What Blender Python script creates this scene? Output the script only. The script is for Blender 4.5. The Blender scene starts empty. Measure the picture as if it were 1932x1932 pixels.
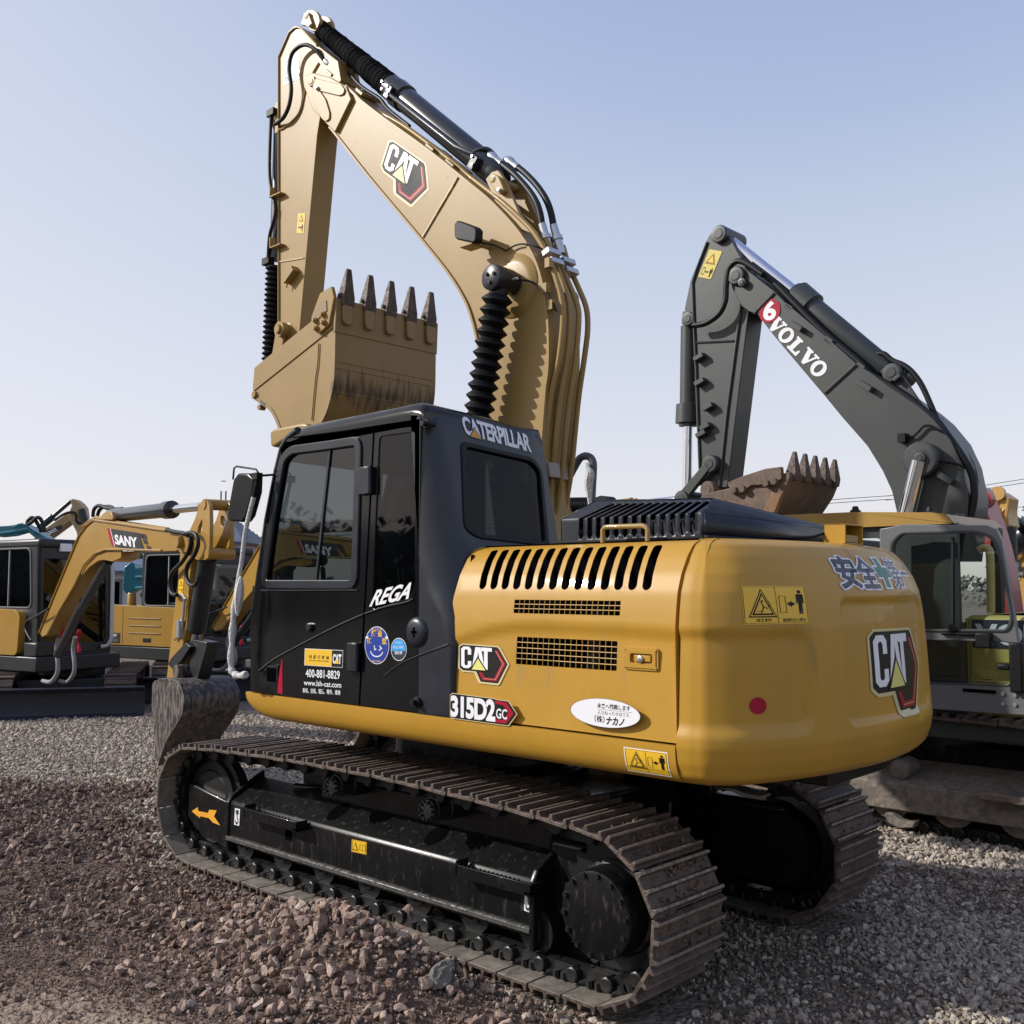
import bpy, bmesh, math, random
import numpy as np
from mathutils import Vector, Matrix, geometry
V = Vector
rad = math.radians
sc = bpy.context.scene
COL = sc.collection
random.seed(7)
RNG = np.random.default_rng(11)

# ------------------------------------------------------------------ camera
CAM = V((4.352, -4.40, 1.75))
TH, PITCH, FPX, HALF = rad(46.85), rad(4.1), 1945.0, 966.0
_f0 = V((-math.cos(TH), math.sin(TH), 0)); _rt = V((math.sin(TH), math.cos(TH), 0)); _up = V((0, 0, 1))
FWD = _f0 * math.cos(PITCH) + _up * math.sin(PITCH)
UPV = -_f0 * math.sin(PITCH) + _up * math.cos(PITCH)
cd = bpy.data.cameras.new("camera"); cam = bpy.data.objects.new("camera", cd); COL.objects.link(cam)
cd.sensor_width = 36; cd.lens = 36 * FPX / (2 * HALF); cd.clip_start = 0.05; cd.clip_end = 3000
mw = Matrix((_rt, UPV, -FWD)).transposed().to_4x4(); mw.translation = CAM
cam.matrix_world = mw
sc.camera = cam

# ------------------------------------------------------------------ light
SUN = V((-1.12, -1.0, 0.92)).normalized()          # towards the sun: front left of the big excavator
world = bpy.data.worlds.new("World"); sc.world = world; world.use_nodes = True
wn = world.node_tree.nodes; wl = world.node_tree.links
bg = wn["Background"]; sky = wn.new("ShaderNodeTexSky"); sky.sky_type = 'NISHITA'; sky.sun_disc = False
sky.sun_elevation = math.asin(SUN.z); sky.sun_rotation = math.atan2(SUN.x, SUN.y)
sky.air_density = 1.0; sky.dust_density = 1.0; sky.ozone_density = 1.0; sky.altitude = 50
bg.inputs["Strength"].default_value = 0.15
# thin spring haze: the sky is paler and less saturated than a clear one
hz1 = wn.new("ShaderNodeVectorMath"); hz1.operation = 'SCALE'; hz1.inputs["Scale"].default_value = 1/8
hz2 = wn.new("ShaderNodeRGBCurve"); hz3 = wn.new("ShaderNodeVectorMath"); hz3.operation = 'SCALE'; hz3.inputs["Scale"].default_value = 8
for ch, pts in enumerate((((0,.3),(1.19,1.85),(1.51,2.4),(2.4,3.1),(4.4,3.72),(8,4.2)), ((0,.35),(1.85,2.25),(2.3,2.75),(3.2,3.2),(5.1,3.7),(8,4.0)), ((0,.5),(2.2,2.9),(3.12,3.3),(3.68,3.55),(4.8,3.86),(8,4.15)))):
    c = hz2.mapping.curves[ch]; c.points[0].location = (pts[0][0]/8, pts[0][1]/8); c.points[1].location = (pts[-1][0]/8, pts[-1][1]/8)
    for x, y in pts[1:-1]: c.points.new(x/8, y/8)
hz2.mapping.update()
wl.new(sky.outputs["Color"], hz1.inputs[0]); wl.new(hz1.outputs[0], hz2.inputs["Color"]); wl.new(hz2.outputs["Color"], hz3.inputs[0]); wl.new(hz3.outputs[0], bg.inputs["Color"])
sd = bpy.data.lights.new("sun", 'SUN'); sun = bpy.data.objects.new("sun", sd); COL.objects.link(sun)
sd.energy = 3.0; sd.angle = rad(0.7); sd.color = (1.0, 0.965, 0.91)
sun.rotation_euler = (-SUN).to_track_quat('-Z', 'Y').to_euler()
sun.location = (-20, -18, 20)
vs = sc.view_settings; vs.view_transform = 'Standard'; vs.look = 'None'; vs.gamma = 1; vs.exposure = 0.55
vs.use_curve_mapping = False

# ------------------------------------------------------------------ measuring: photo point -> point on a known plane of the place
def ray(p): return FWD + _rt * ((p[0] - HALF) / FPX) - UPV * ((p[1] - HALF) / FPX)
def hit(p, axis, val):
    d = ray(p); return CAM + d * ((val - CAM[axis]) / d[axis])
def hitp(p, o, n):
    d = ray(p); return CAM + d * ((V(o) - CAM).dot(n) / d.dot(n))
def proj(P):
    v = V(P) - CAM; z = v.dot(FWD); return (HALF + FPX * v.dot(_rt) / z, HALF - FPX * v.dot(UPV) / z)
def view(ox, oy, s): return lambda x, y: (ox + s * x, oy + s * y)
vA = view(415.28, 0, .39683); vB = view(0, 894.46, .33069); vC = view(415.28, 734.73, .34722)
vD = view(798.6, 926.4, .51257); vE = view(255.6, 1341.7, .4299); vF = view(766.7, 1405.6, .49604)
vG = view(1245.8, 383.3, .35516); vH = view(1405.6, 894.5, .39672)
r1 = view(1022.2, 1469.5, .23944); r2 = view(268.3, 1373.6, .19841); r3 = view(1245.8, 1437.5, .24802)
r4 = view(1245.8, 990.3, .28109); r5 = view(734.7, 734.7, .19841)
vL = view(0, 926.4, .13889); vM = view(255.56, 926.4, .13228); vR = view(1788.9, 894.5, .16525)
vN = view(1022.2, 830.6, .13228); vQ = view(1597.2, 1309.7, .18184); vK = view(460, 511.1, .19841)
def ys(fn, y, pts): return [hit(fn(*p), 1, y) for p in pts]

# ------------------------------------------------------------------ mesh builder
ORG = {}
class MB:
    def __init__(s, xf=None): s.v = []; s.f = []; s.m = []; s.xf = xf
    def add(s, vs, fs, m=0):
        b = len(s.v); s.v += [V(p) for p in vs]; s.f += [tuple(i + b for i in f) for f in fs]; s.m += [m] * len(fs); return s
    def box(s, a, b, m=0):
        (x0, y0, z0), (x1, y1, z1) = a, b
        s.add([(x0,y0,z0),(x1,y0,z0),(x1,y1,z0),(x0,y1,z0),(x0,y0,z1),(x1,y0,z1),(x1,y1,z1),(x0,y1,z1)],
              [(0,3,2,1),(4,5,6,7),(0,1,5,4),(1,2,6,5),(2,3,7,6),(3,0,4,7)], m); return s
    def obox(s, c, ax, ay, az, m=0):
        c = V(c); ax, ay, az = V(ax), V(ay), V(az); vs = []
        for k in (-1, 1):
            for (i, j) in ((-1,-1),(1,-1),(1,1),(-1,1)): vs.append(c + ax*i + ay*j + az*k)
        s.add(vs, [(0,3,2,1),(4,5,6,7),(0,1,5,4),(1,2,6,5),(2,3,7,6),(3,0,4,7)], m); return s
    def prism(s, poly, d, m=0):
        n = len(poly); d = V(d); a = [V(p) for p in poly]; b = [p + d for p in a]
        s.add(a + b, [tuple(range(n))[::-1], tuple(range(n, 2*n))] + [(i, (i+1) % n, n + (i+1) % n, n + i) for i in range(n)], m); return s
    def lathe(s, p0, ax, prof, n=20, m=0, caps=True):
        p0 = V(p0); ax = V(ax).normalized(); u = ax.orthogonal().normalized(); w = ax.cross(u); vs = []; fs = []
        for (t, r) in prof:
            for k in range(n):
                a = 2 * math.pi * k / n; vs.append(p0 + ax*t + (u*math.cos(a) + w*math.sin(a)) * r)
        for i in range(len(prof) - 1):
            for k in range(n): fs.append((i*n+k, i*n+(k+1) % n, (i+1)*n+(k+1) % n, (i+1)*n+k))
        if caps: fs.append(tuple(range(n))[::-1]); fs.append(tuple(range((len(prof)-1)*n, len(prof)*n)))
        s.add(vs, fs, m); return s
    def cyl(s, a, b, r, r2=None, n=18, m=0):
        a = V(a); b = V(b); return s.lathe(a, b - a, [(0, r), ((b-a).length, r if r2 is None else r2)], n, m)
    def tube(s, path, r, n=8, m=0, sm=0):
        P = [V(p) for p in path]
        if sm: P = spline(P, sm)
        t0 = (P[1]-P[0]).normalized(); u = t0.orthogonal().normalized(); vs = []; fs = []
        for i, p in enumerate(P):
            t = (P[min(i+1, len(P)-1)] - P[max(i-1, 0)]).normalized()
            u = (u - t * u.dot(t)).normalized(); w = t.cross(u); rr = r(i/(len(P)-1)) if callable(r) else r
            for k in range(n):
                a = 2*math.pi*k/n; vs.append(p + (u*math.cos(a) + w*math.sin(a))*rr)
        for i in range(len(P)-1):
            for k in range(n): fs.append((i*n+k, i*n+(k+1) % n, (i+1)*n+(k+1) % n, (i+1)*n+k))
        fs.append(tuple(range(n))[::-1]); fs.append(tuple(range((len(P)-1)*n, len(P)*n)))
        s.add(vs, fs, m); return s
    def bellows(s, p0, p1, ra, rb, folds, n=20, m=0):
        p0 = V(p0); p1 = V(p1); L = (p1-p0).length; pr = []
        for i in range(folds):
            pr += [(L*i/folds, rb), (L*(i+.45)/folds, ra), (L*(i+.55)/folds, ra)]
        pr.append((L, rb)); return s.lathe(p0, p1-p0, pr, n, m)
    def ball(s, c, r, m=0, n=12, k=8, sz=1.0):
        return s.lathe(V(c) - V((0,0,r*sz)), (0,0,1), [(r*sz*(1-math.cos(math.pi*i/k)), max(1e-4, r*math.sin(math.pi*i/k))) for i in range(k+1)], n, m)
    def build(s, name, mats, parent=None, ang=35, bevel=0, seg=2, fix=True, sub=False):
        if not isinstance(mats, (list, tuple)): mats = [mats]
        vs = [s.xf @ p for p in s.v] if s.xf is not None else s.v
        A = np.array([tuple(p) for p in vs]); c = V((A.min(0) + A.max(0)) / 2)
        me = bpy.data.meshes.new(name); me.from_pydata([tuple(p - c) for p in vs], [], s.f)
        me.polygons.foreach_set("material_index", s.m)
        for mt in mats: me.materials.append(mt)
        bm = bmesh.new(); bm.from_mesh(me)
        if fix: bmesh.ops.recalc_face_normals(bm, faces=bm.faces)
        for f in bm.faces: f.smooth = True
        bm.to_mesh(me); bm.free()
        me.set_sharp_from_angle(angle=rad(ang)); me.update()
        o = bpy.data.objects.new(name, me); COL.objects.link(o)
        if bevel:
            md = o.modifiers.new("bevel", 'BEVEL'); md.width = bevel; md.segments = seg; md.limit_method = 'ANGLE'; md.angle_limit = rad(30); md.harden_normals = False
        put(o, c, parent); return o
def put(o, c, parent=None):
    c = V(c); ORG[o.name] = c
    if parent is not None: o.parent = parent; o.location = c - ORG[parent.name]
    else: o.location = c
def thing(name, loc, label, cat, group=None):
    o = bpy.data.objects.new(name, None); COL.objects.link(o); o.empty_display_size = .2; put(o, loc)
    return tag(o, label, cat, group)
def tag(o, label=None, cat=None, group=None, kind=None):
    if label: o["label"] = label
    if cat: o["category"] = cat
    if group: o["group"] = group
    if kind: o["kind"] = kind
    return o
def copy_tree(o, parent=None):
    c = o.copy(); COL.objects.link(c)
    if parent is not None: c.parent = parent
    for ch in o.children: copy_tree(ch, c)
    return c
def spline(P, k):
    P = [V(p) for p in P]; out = []
    for i in range(len(P)-1):
        a, b, c, d = P[max(i-1, 0)], P[i], P[i+1], P[min(i+2, len(P)-1)]
        for j in range(k):
            t = j/k; out.append(.5*((2*b) + (c-a)*t + (2*a-5*b+4*c-d)*t*t + (3*b-a-3*c+d)*t**3))
    out.append(P[-1]); return out
def loop2(P, k):
    out = []; n = len(P)
    for i in range(n):
        a, b, c, d = [V((*P[(i+q) % n], 0)) for q in (-1, 0, 1, 2)]
        for j in range(k):
            t = j/k; q = .5*((2*b) + (c-a)*t + (2*a-5*b+4*c-d)*t*t + (3*b-a-3*c+d)*t**3); out.append((q.x, q.y))
    return out
def rrect(u0, v0, u1, v1, r, n=5):
    out = []
    for (cu, cv, a0) in ((u1-r, v1-r, 0), (u0+r, v1-r, 90), (u0+r, v0+r, 180), (u1-r, v0+r, 270)):
        for i in range(n+1):
            a = rad(a0 + 90*i/n); out.append((cu + r*math.cos(a), cv + r*math.sin(a)))
    return out
def rounded(poly, r, n=5):
    """round every corner of a 2-D polygon"""
    out = []; N = len(poly)
    for i in range(N):
        p = V(poly[i]); a = V(poly[i-1]); b = V(poly[(i+1) % N]); d1 = (a-p); d2 = (b-p)
        rr = r[i] if isinstance(r, (list, tuple)) else r
        k = min(rr, d1.length*.45, d2.length*.45); p1 = p + d1.normalized()*k; p2 = p + d2.normalized()*k
        for j in range(n+1):
            t = j/n; q = p1*(1-t)**2 + p*2*t*(1-t) + p2*t*t; out.append((q.x, q.y))
    return out
def circ(u, v, r, n=28, rv=None): return [(u + r*math.cos(2*math.pi*i/n), v + (rv or r)*math.sin(2*math.pi*i/n)) for i in range(n)]
def inpoly(x, y, poly):
    c = False; j = len(poly) - 1
    for i in range(len(poly)):
        xi, yi = poly[i]; xj, yj = poly[j]
        if (yi > y) != (yj > y) and x < (xj-xi)*(y-yi)/(yj-yi) + xi: c = not c
        j = i
    return c
def cdt(outer, holes=(), grid=0):
    pts = []; ed = []
    for lp in [outer] + list(holes):
        b = len(pts); n = len(lp); pts += [V(p) for p in lp]; ed += [(b+i, b+(i+1) % n) for i in range(n)]
    if grid:
        us = [p[0] for p in outer]; vs = [p[1] for p in outer]; g = grid
        u = min(us) + g*.37
        while u < max(us):
            v = min(vs) + g*.41
            while v < max(vs):
                if inpoly(u, v, outer) and not any(inpoly(u, v, h) for h in holes): pts.append(V((u, v)))
                v += g
            u += g
    vo, eo, fo, _, _, _ = geometry.delaunay_2d_cdt(pts, ed, [], 1, 1e-6)
    F = []
    for f in fo:
        c = sum((vo[i] for i in f), V((0, 0))) / len(f)
        if inpoly(c.x, c.y, outer) and not any(inpoly(c.x, c.y, h) for h in holes): F.append(tuple(f))
    return [tuple(p) for p in vo], F
def panel(mb, outer, holes, fn, th, grid=0, m=0):
    vo, F = cdt(outer, holes, grid); n = len(vo); cnt = {}
    for f in F:
        for i in range(len(f)):
            e = (f[i], f[(i+1) % len(f)]); cnt[tuple(sorted(e))] = cnt.get(tuple(sorted(e)), []) + [e]
    fs = list(F) + [tuple(n+i for i in f[::-1]) for f in F]
    for k, es in cnt.items():
        if len(es) == 1: a, b = es[0]; fs.append((b, a, n+a, n+b))
    mb.add([fn(u, v, 0) for u, v in vo] + [fn(u, v, th) for u, v in vo], fs, m); return mb
def xz(y0, sgn=1): return lambda u, v, d: V((u, y0 + sgn*d, v))

# ------------------------------------------------------------------ materials
def lin(c): return tuple((x/12.92 if x <= .04045 else ((x+.055)/1.055)**2.4) for x in c)
MATS = {}
def mat(name, col, rough=.5, metal=0, coat=0, dirt=None, damt=.0, dscale=6, bump=0, bscale=40, var=.06, spec=.5, zdirt=None, streak=0):
    if name in MATS: return MATS[name]
    m = bpy.data.materials.new(name); m.use_nodes = True; nt = m.node_tree; N = nt.nodes; L = nt.links; b = N["Principled BSDF"]
    b.inputs["Roughness"].default_value = rough; b.inputs["Metallic"].default_value = metal; b.inputs["Coat Weight"].default_value = coat
    b.inputs["Coat Roughness"].default_value = .05; b.inputs["Specular IOR Level"].default_value = spec
    g = N.new("ShaderNodeNewGeometry"); mp = N.new("ShaderNodeMapping"); L.new(g.outputs["Position"], mp.inputs["Vector"])
    nz = N.new("ShaderNodeTexNoise"); nz.inputs["Scale"].default_value = dscale; nz.inputs["Detail"].default_value = 8; nz.inputs["Roughness"].default_value = .65
    if streak: mp.inputs["Scale"].default_value = (1, 1, streak)
    L.new(mp.outputs[0], nz.inputs["Vector"])
    lo = tuple(max(0, c*(1-var)) for c in col); hi = tuple(min(1, c*(1+var)) for c in col)
    cr = N.new("ShaderNodeValToRGB"); cr.color_ramp.elements[0].position = .35; cr.color_ramp.elements[1].position = .65
    cr.color_ramp.elements[0].color = (*lo, 1); cr.color_ramp.elements[1].color = (*hi, 1); L.new(nz.outputs["Fac"], cr.inputs["Fac"])
    out = cr.outputs["Color"]
    if dirt:
        n2 = N.new("ShaderNodeTexNoise"); n2.inputs["Scale"].default_value = dscale*2.3; n2.inputs["Detail"].default_value = 10; n2.inputs["Roughness"].default_value = .7
        L.new(mp.outputs[0], n2.inputs["Vector"])
        r2_ = N.new("ShaderNodeMapRange"); r2_.inputs["From Min"].default_value = .68 - damt*.5; r2_.inputs["From Max"].default_value = .86 - damt*.5
        L.new(n2.outputs["Fac"], r2_.inputs["Value"]); fac = r2_.outputs["Result"]
        mx = N.new("ShaderNodeMixRGB"); mx.inputs["Color2"].default_value = (*dirt, 1); L.new(fac, mx.inputs["Fac"]); L.new(out, mx.inputs["Color1"]); out = mx.outputs["Color"]
        rr = N.new("ShaderNodeMapRange"); rr.inputs["To Min"].default_value = rough; rr.inputs["To Max"].default_value = max(rough, .85); L.new(fac, rr.inputs["Value"]); L.new(rr.outputs["Result"], b.inputs["Roughness"])
    else:
        rr = N.new("ShaderNodeMapRange"); rr.inputs["To Min"].default_value = max(.03, rough*.8); rr.inputs["To Max"].default_value = min(1, rough*1.2); L.new(nz.outputs["Fac"], rr.inputs["Value"]); L.new(rr.outputs["Result"], b.inputs["Roughness"])
    L.new(out, b.inputs["Base Color"])
    if bump:
        n3 = N.new("ShaderNodeTexNoise"); n3.inputs["Scale"].default_value = bscale; n3.inputs["Detail"].default_value = 6; L.new(g.outputs["Position"], n3.inputs["Vector"])
        bp = N.new("ShaderNodeBump"); bp.inputs["Strength"].default_value = bump; bp.inputs["Distance"].default_value = .02; L.new(n3.outputs["Fac"], bp.inputs["Height"]); L.new(bp.outputs["Normal"], b.inputs["Normal"])
    MATS[name] = m; return m
def glass(name, tint, refl=1.0):
    if name in MATS: return MATS[name]
    m = bpy.data.materials.new(name); m.use_nodes = True; nt = m.node_tree; N = nt.nodes; L = nt.links; N.remove(N["Principled BSDF"])
    tr = N.new("ShaderNodeBsdfTransparent"); tr.inputs["Color"].default_value = (*tint, 1)
    gl = N.new("ShaderNodeBsdfGlossy"); gl.inputs["Roughness"].default_value = .02; gl.inputs["Color"].default_value = (refl, refl, refl, 1)
    fr = N.new("ShaderNodeFresnel"); gb = N.new("ShaderNodeNewGeometry"); mr = N.new("ShaderNodeMapRange"); mr.inputs["To Min"].default_value = 1.55; mr.inputs["To Max"].default_value = 1/1.55; L.new(gb.outputs["Backfacing"], mr.inputs["Value"]); L.new(mr.outputs["Result"], fr.inputs["IOR"])
    mx = N.new("ShaderNodeMixShader"); L.new(fr.outputs[0], mx.inputs[0]); L.new(tr.outputs[0], mx.inputs[1]); L.new(gl.outputs[0], mx.inputs[2])
    L.new(mx.outputs[0], N["Material Output"].inputs["Surface"]); MATS[name] = m; return m
DUST = (.20, .145, .10); MUD = (.105, .066, .05); DRY = (.23, .185, .15)
YEL = mat("yellow_paint_gloss", (.455, .246, .026), .46, coat=.22, spec=.35, var=.05, dscale=2.5, dirt=(.30, .19, .06), damt=.17, streak=.3, bump=.05, bscale=3.5)
YELB = mat("yellow_paint_boom", (.325, .208, .066), .40, coat=.08, spec=.35, var=.05, dscale=2.5, dirt=(.21, .15, .075), damt=.10, bump=.012, bscale=130)
WELD = mat("weld_bead_highlight", (.72, .60, .38), .35, var=.1)  # paler than the boom paint: the bead's highlight put into its colour
BLK = mat("black_paint_gloss", (.006, .0065, .007), .14, coat=.18, var=.3, dscale=3, dirt=(.020, .019, .017), damt=.06, streak=.15, spec=.3)
BLKN = mat("black_paint_satin", (.014, .017, .024), .34, var=.2)
FRM = mat("black_paint_frame", (.007, .007, .007), .32, coat=.12, spec=.3, var=.3, dscale=13, dirt=(.040, .033, .028), damt=.26, streak=.35)
RUB = mat("black_rubber", (.007, .007, .008), .5, var=.2, spec=.25)
HOSE = mat("hose_rubber", (.010, .010, .011), .48, var=.2, spec=.3)
SLV = mat("black_fabric_sleeve", (.005, .005, .006), .95, var=.3, bump=.5, bscale=90, spec=.1)
DKM = mat("dark_cylinder_paint", (.018, .021, .026), .3, coat=.2, var=.2)
CHR = mat("chrome_rod", (.75, .76, .78), .12, metal=1, var=.03)
TIP = mat("grouser_tip_worn_lit", (.26, .215, .18), .45, metal=.4, dirt=(.14, .095, .072), damt=.45, dscale=14, var=.3)  # worn tips, coloured paler for the sunlight their edges catch
STL = mat("bright_steel", (.55, .56, .58), .35, metal=.8, var=.1)
TRK = mat("track_steel", (.085, .066, .055), .55, metal=.25, dirt=(.17, .115, .085), damt=.42, dscale=9, bump=.35, bscale=45, var=.3)
TRKI = mat("track_plate_worn", (.27, .24, .20), .45, metal=.35, dirt=(.10, .075, .06), damt=.4, dscale=7, var=.3)
LNK = mat("track_chain_steel", (.012, .012, .012), .42, metal=.2, dirt=(.04, .031, .026), damt=.2, dscale=12, var=.3)
TTH = mat("tooth_steel", (.11, .085, .072), .6, metal=.2, dirt=(.07, .05, .045), damt=.4, dscale=15, bump=.3, bscale=60, var=.3)
WHT = mat("white_vinyl", (.80, .80, .82), .35, var=.02); BLV = mat("black_vinyl", (.010, .010, .010), .5, var=.1, spec=.2)
REDV = mat("red_vinyl", (.36, .008, .03), .45, var=.05, spec=.2); YLV = mat("yellow_vinyl", (.80, .48, .03), .4, var=.03)
PYV = mat("pale_yellow_vinyl", (.72, .68, .20), .4, var=.03); CRM = mat("cream_vinyl", (.62, .52, .27), .4, var=.03)
BLUV = mat("blue_vinyl", (.02, .05, .30), .35, var=.05); SKYV = mat("sky_blue_vinyl", (.05, .35, .75), .35, var=.05)
NVY = mat("navy_vinyl", (.035, .04, .06), .35, var=.05); GRNV = mat("green_vinyl", (.01, .16, .11), .4, var=.05)
GREYV = mat("grey_vinyl", (.12, .13, .13), .4, var=.05)
GLS = glass("tinted_glass", (.10, .115, .12), 1.0); GLR = glass("dark_tinted_glass", (.03, .034, .036), .40); GLC = glass("clear_glass", (.82, .87, .86), .9); GLD = glass("deep_tinted_glass", (.10, .15, .165), .8); GLV = glass("green_tinted_glass", (.62, .70, .68), 1.0)
GLQ = glass("smoked_glass", (.08, .085, .085), .7)
MIRR = mat("mirror_back", (.007, .007, .008), .3, var=.2, spec=.2)
INT = mat("cab_interior", (.02, .021, .023), .7, var=.2); BAY = mat("engine_bay_dark", (.003, .003, .004), .9, var=.2, spec=0)  # BAY: near-black, painted in for the shade inside bays, holes and slots
CRS = mat("crease_edge", (.05, .05, .052), .15, coat=.5, var=.1)  # greyer than the black panel, a painted highlight along the crease
WRAP = mat("white_foam_wrap", (.55, .55, .53), .8, bump=.6, bscale=60, var=.12); FILM = mat("grey_pipe", (.10, .105, .11), .5, var=.2)
# ================================================================== THE BIG YELLOW EXCAVATOR
EX = thing("excavator", (0, 0, 0), "big yellow excavator with glossy black cab and raised boom, in the middle", "excavator")
YS = -1.02
PROF = [(.16, .972), (.09, .978), (.055, .990), (.03, 1.012), (.010, 1.066), (0, 1.129), (.007, 1.237), (.016, 1.42), (.027, 1.587), (.036, 1.66), (.047, 1.726), (.074, 1.797), (.118, 1.868), (.162, 1.916), (.205, 1.935), (.26, 1.945), (.36, 1.950)]
PT = [0]
for i in range(1, len(PROF)): PT.append(PT[-1] + math.hypot(PROF[i][0]-PROF[i-1][0], PROF[i][1]-PROF[i-1][1]))
_pi = [p[0] for p in PROF]; _pz = [p[1] for p in PROF]
def prof(t): return float(np.interp(t, PT, _pi)), float(np.interp(t, PT, _pz))
def t_of_z(z): return float(np.interp(z, _pz, PT))
def hood_hit(p):
    y = YS
    for _ in range(8):
        h = hit(p, 1, y); z = min(max(h.z, .98), 1.950); y = YS + float(np.interp(z, _pz, _pi))
    return h.x, t_of_z(z)
def sst(a, b, x): x = min(1, max(0, (x-a)/(b-a))); return x*x*(3-2*x)
RIDGE = [hit(vD(*p), 1, YS+.02) for p in ((100,548),(170,524),(250,499),(330,488),(450,486),(700,498),(935,515))]
_rx = [p.x for p in RIDGE]; _rz = [p.z for p in RIDGE]
def hood_fn(x, t, d):
    i, z = prof(t); zr = float(np.interp(x, _rx, _rz)); rel = -.016 * (1 - sst(zr-.045, zr+.004, z)) if z < 1.7 else 0
    if z < 1.25: rel *= 1
    return V((x, YS + i - rel + d, z))
# ---- engine side door with slots and grilles
hp = [hood_hit(vD(*p)) for p in ((86,826),(91,640),(94,560),(100,480),(112,390),(135,310),(165,245),(208,208))]
tb = t_of_z(1.140)
outer = [(2.045, tb)] + [(2.045, PT[-1])] + [(1.0, PT[-1])] + hp[::-1][0:0] + [(hp[-1][0]+.02, PT[-2])] + hp[::-1]
outer[-1] = (outer[-1][0], tb)
holes = []
NS = 14; b0 = hood_hit(vD(218, 352)); b1 = hood_hit(vD(822, 354)); t0 = hood_hit(vD(258, 228)); t1 = hood_hit(vD(860, 212))
for i in range(NS):
    k = i/(NS-1); xb = b0[0] + (b1[0]-b0[0])*k; tb_ = b0[1] + (b1[1]-b0[1])*k; xt = t0[0] + (t1[0]-t0[0])*k; tt = t0[1] + (t1[1]-t0[1])*k + .012
    w = .0225; d = V((xt-xb, tt-tb_)).normalized(); pts = []; nx = V((d.y, -d.x))
    for q in range(1, 9): pts.append(tuple(V((xb, tb_)).lerp(V((xt, tt)), q/9) + nx*w))
    for q in range(9): a = math.pi*q/8; pts.append(tuple(V((xt, tt)) - d*w*.4 + nx*w*math.cos(a) + d*w*math.sin(a)))
    for q in range(1, 9): pts.append(tuple(V((xt, tt)).lerp(V((xb, tb_)), q/9) - nx*w))
    for q in range(9): a = math.pi*q/8; pts.append(tuple(V((xb, tb_)) + d*w*.4 - nx*w*math.cos(a) - d*w*math.sin(a)))
    holes.append(pts)
g1 = [hood_hit(vD(*p)) for p in ((334,400),(727,404),(724,458),(334,450))]; g2 = [hood_hit(vD(*p)) for p in ((334,537),(707,553),(702,663),(334,638))]
GR = []
for g in (g1, g2):
    u0 = (g[0][0]+g[3][0])/2; u1 = (g[1][0]+g[2][0])/2; v1 = (g[0][1]+g[1][1])/2; v0 = (g[2][1]+g[3][1])/2
    GR.append((u0, v0, u1, v1)); holes.append(rrect(u0, v0, u1, v1, .004, 2))
m = MB(); panel(m, outer, holes, hood_fn, .004, grid=.022); HOOD = m.build("engine_side_door", YEL, EX, ang=50)
for (u0, v0, u1, v1), nu, nv in zip(GR, (20, 18), (3, 5)):
    m = MB()
    for i in range(1, nu):
        u = u0 + (u1-u0)*i/nu; m.tube([hood_fn(u, v0 + (v1-v0)*k/6, .003) for k in range(7)], .0022, 5)
    for j in range(1, nv):
        v = v0 + (v1-v0)*j/nv; m.tube([hood_fn(u0 + (u1-u0)*k/12, v, .003) for k in range(13)], .0022, 5)
    m.build("grille", YEL, HOOD)
m = MB(); m.add([(.80,-.90,1.15),(2.03,-.90,1.15),(2.03,-.80,1.945),(.80,-.80,1.945)], [(0,1,2,3)]); m.box((.80, -.90, 1.13), (2.0, .93, 1.15)); m.add([(.80,-.99,1.2),(.80,-.5,1.2),(.80,-.5,1.9),(.80,-.9,1.9)], [(0,1,2,3)])
m.build("engine_bay", BAY, EX)
m = MB()      # machinery glimpsed through the grilles
m.cyl((1.55, -.86, 1.16), (1.55, -.86, 1.66), .05); m.cyl((1.78, -.85, 1.2), (1.78, -.85, 1.66), .035)
for k in range(6): m.cyl((1.50 + .05*k, -.87, 1.2), (1.50+.05*k, -.87, 1.66), .010)
m.build("engine_piping", FRM, EX)
# latch
a = hood_hit(vD(735, 568)); b = hood_hit(vD(860, 670))
zl = sorted((prof(a[1])[1], prof(b[1])[1])); yl = hood_fn((a[0]+b[0])/2, (a[1]+b[1])/2, 0).y
m = MB(); pl = rrect(a[0], zl[0]+.006, b[0], zl[1]-.006, .012); inn = rrect(a[0]+.035, zl[0]+.034, b[0]-.026, zl[1]-.030, .01)
panel(m, pl, [inn], xz(yl-.010), .014)
panel(m, rrect(a[0]+.010, zl[0]+.014, b[0]-.010, zl[1]-.014, .01), [inn], xz(yl-.014), .006)
for (u, v) in ((a[0]+.010, zl[0]+.016), (b[0]-.010, zl[0]+.016), (a[0]+.010, zl[1]-.016), (b[0]-.010, zl[1]-.016)): m.ball((u, yl-.011, v), .005)
LAT = m.build("door_latch", YEL, HOOD, bevel=.003)
m = MB(); m.box((a[0]+.055, yl-.014, zl[0]+.040), (b[0]-.034, yl+.012, zl[1]-.036)); m.box((a[0]+.030, yl+.004, zl[0]+.03), (b[0]-.02, yl+.010, zl[1]-.025)); m.build("latch_paddle", YEL, HOOD, bevel=.006)
m = MB(); cx = (a[0]+b[0])/2+.004; cz = (zl[0]+zl[1])/2; m.lathe((cx, yl-.024, cz), (0,1,0), [(0,.011),(.002,.014),(.012,.014)]); m.box((cx-.002, yl-.0255, cz-.008), (cx+.002, yl-.0235, cz+.008)); m.build("lock", STL, HOOD)
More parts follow.
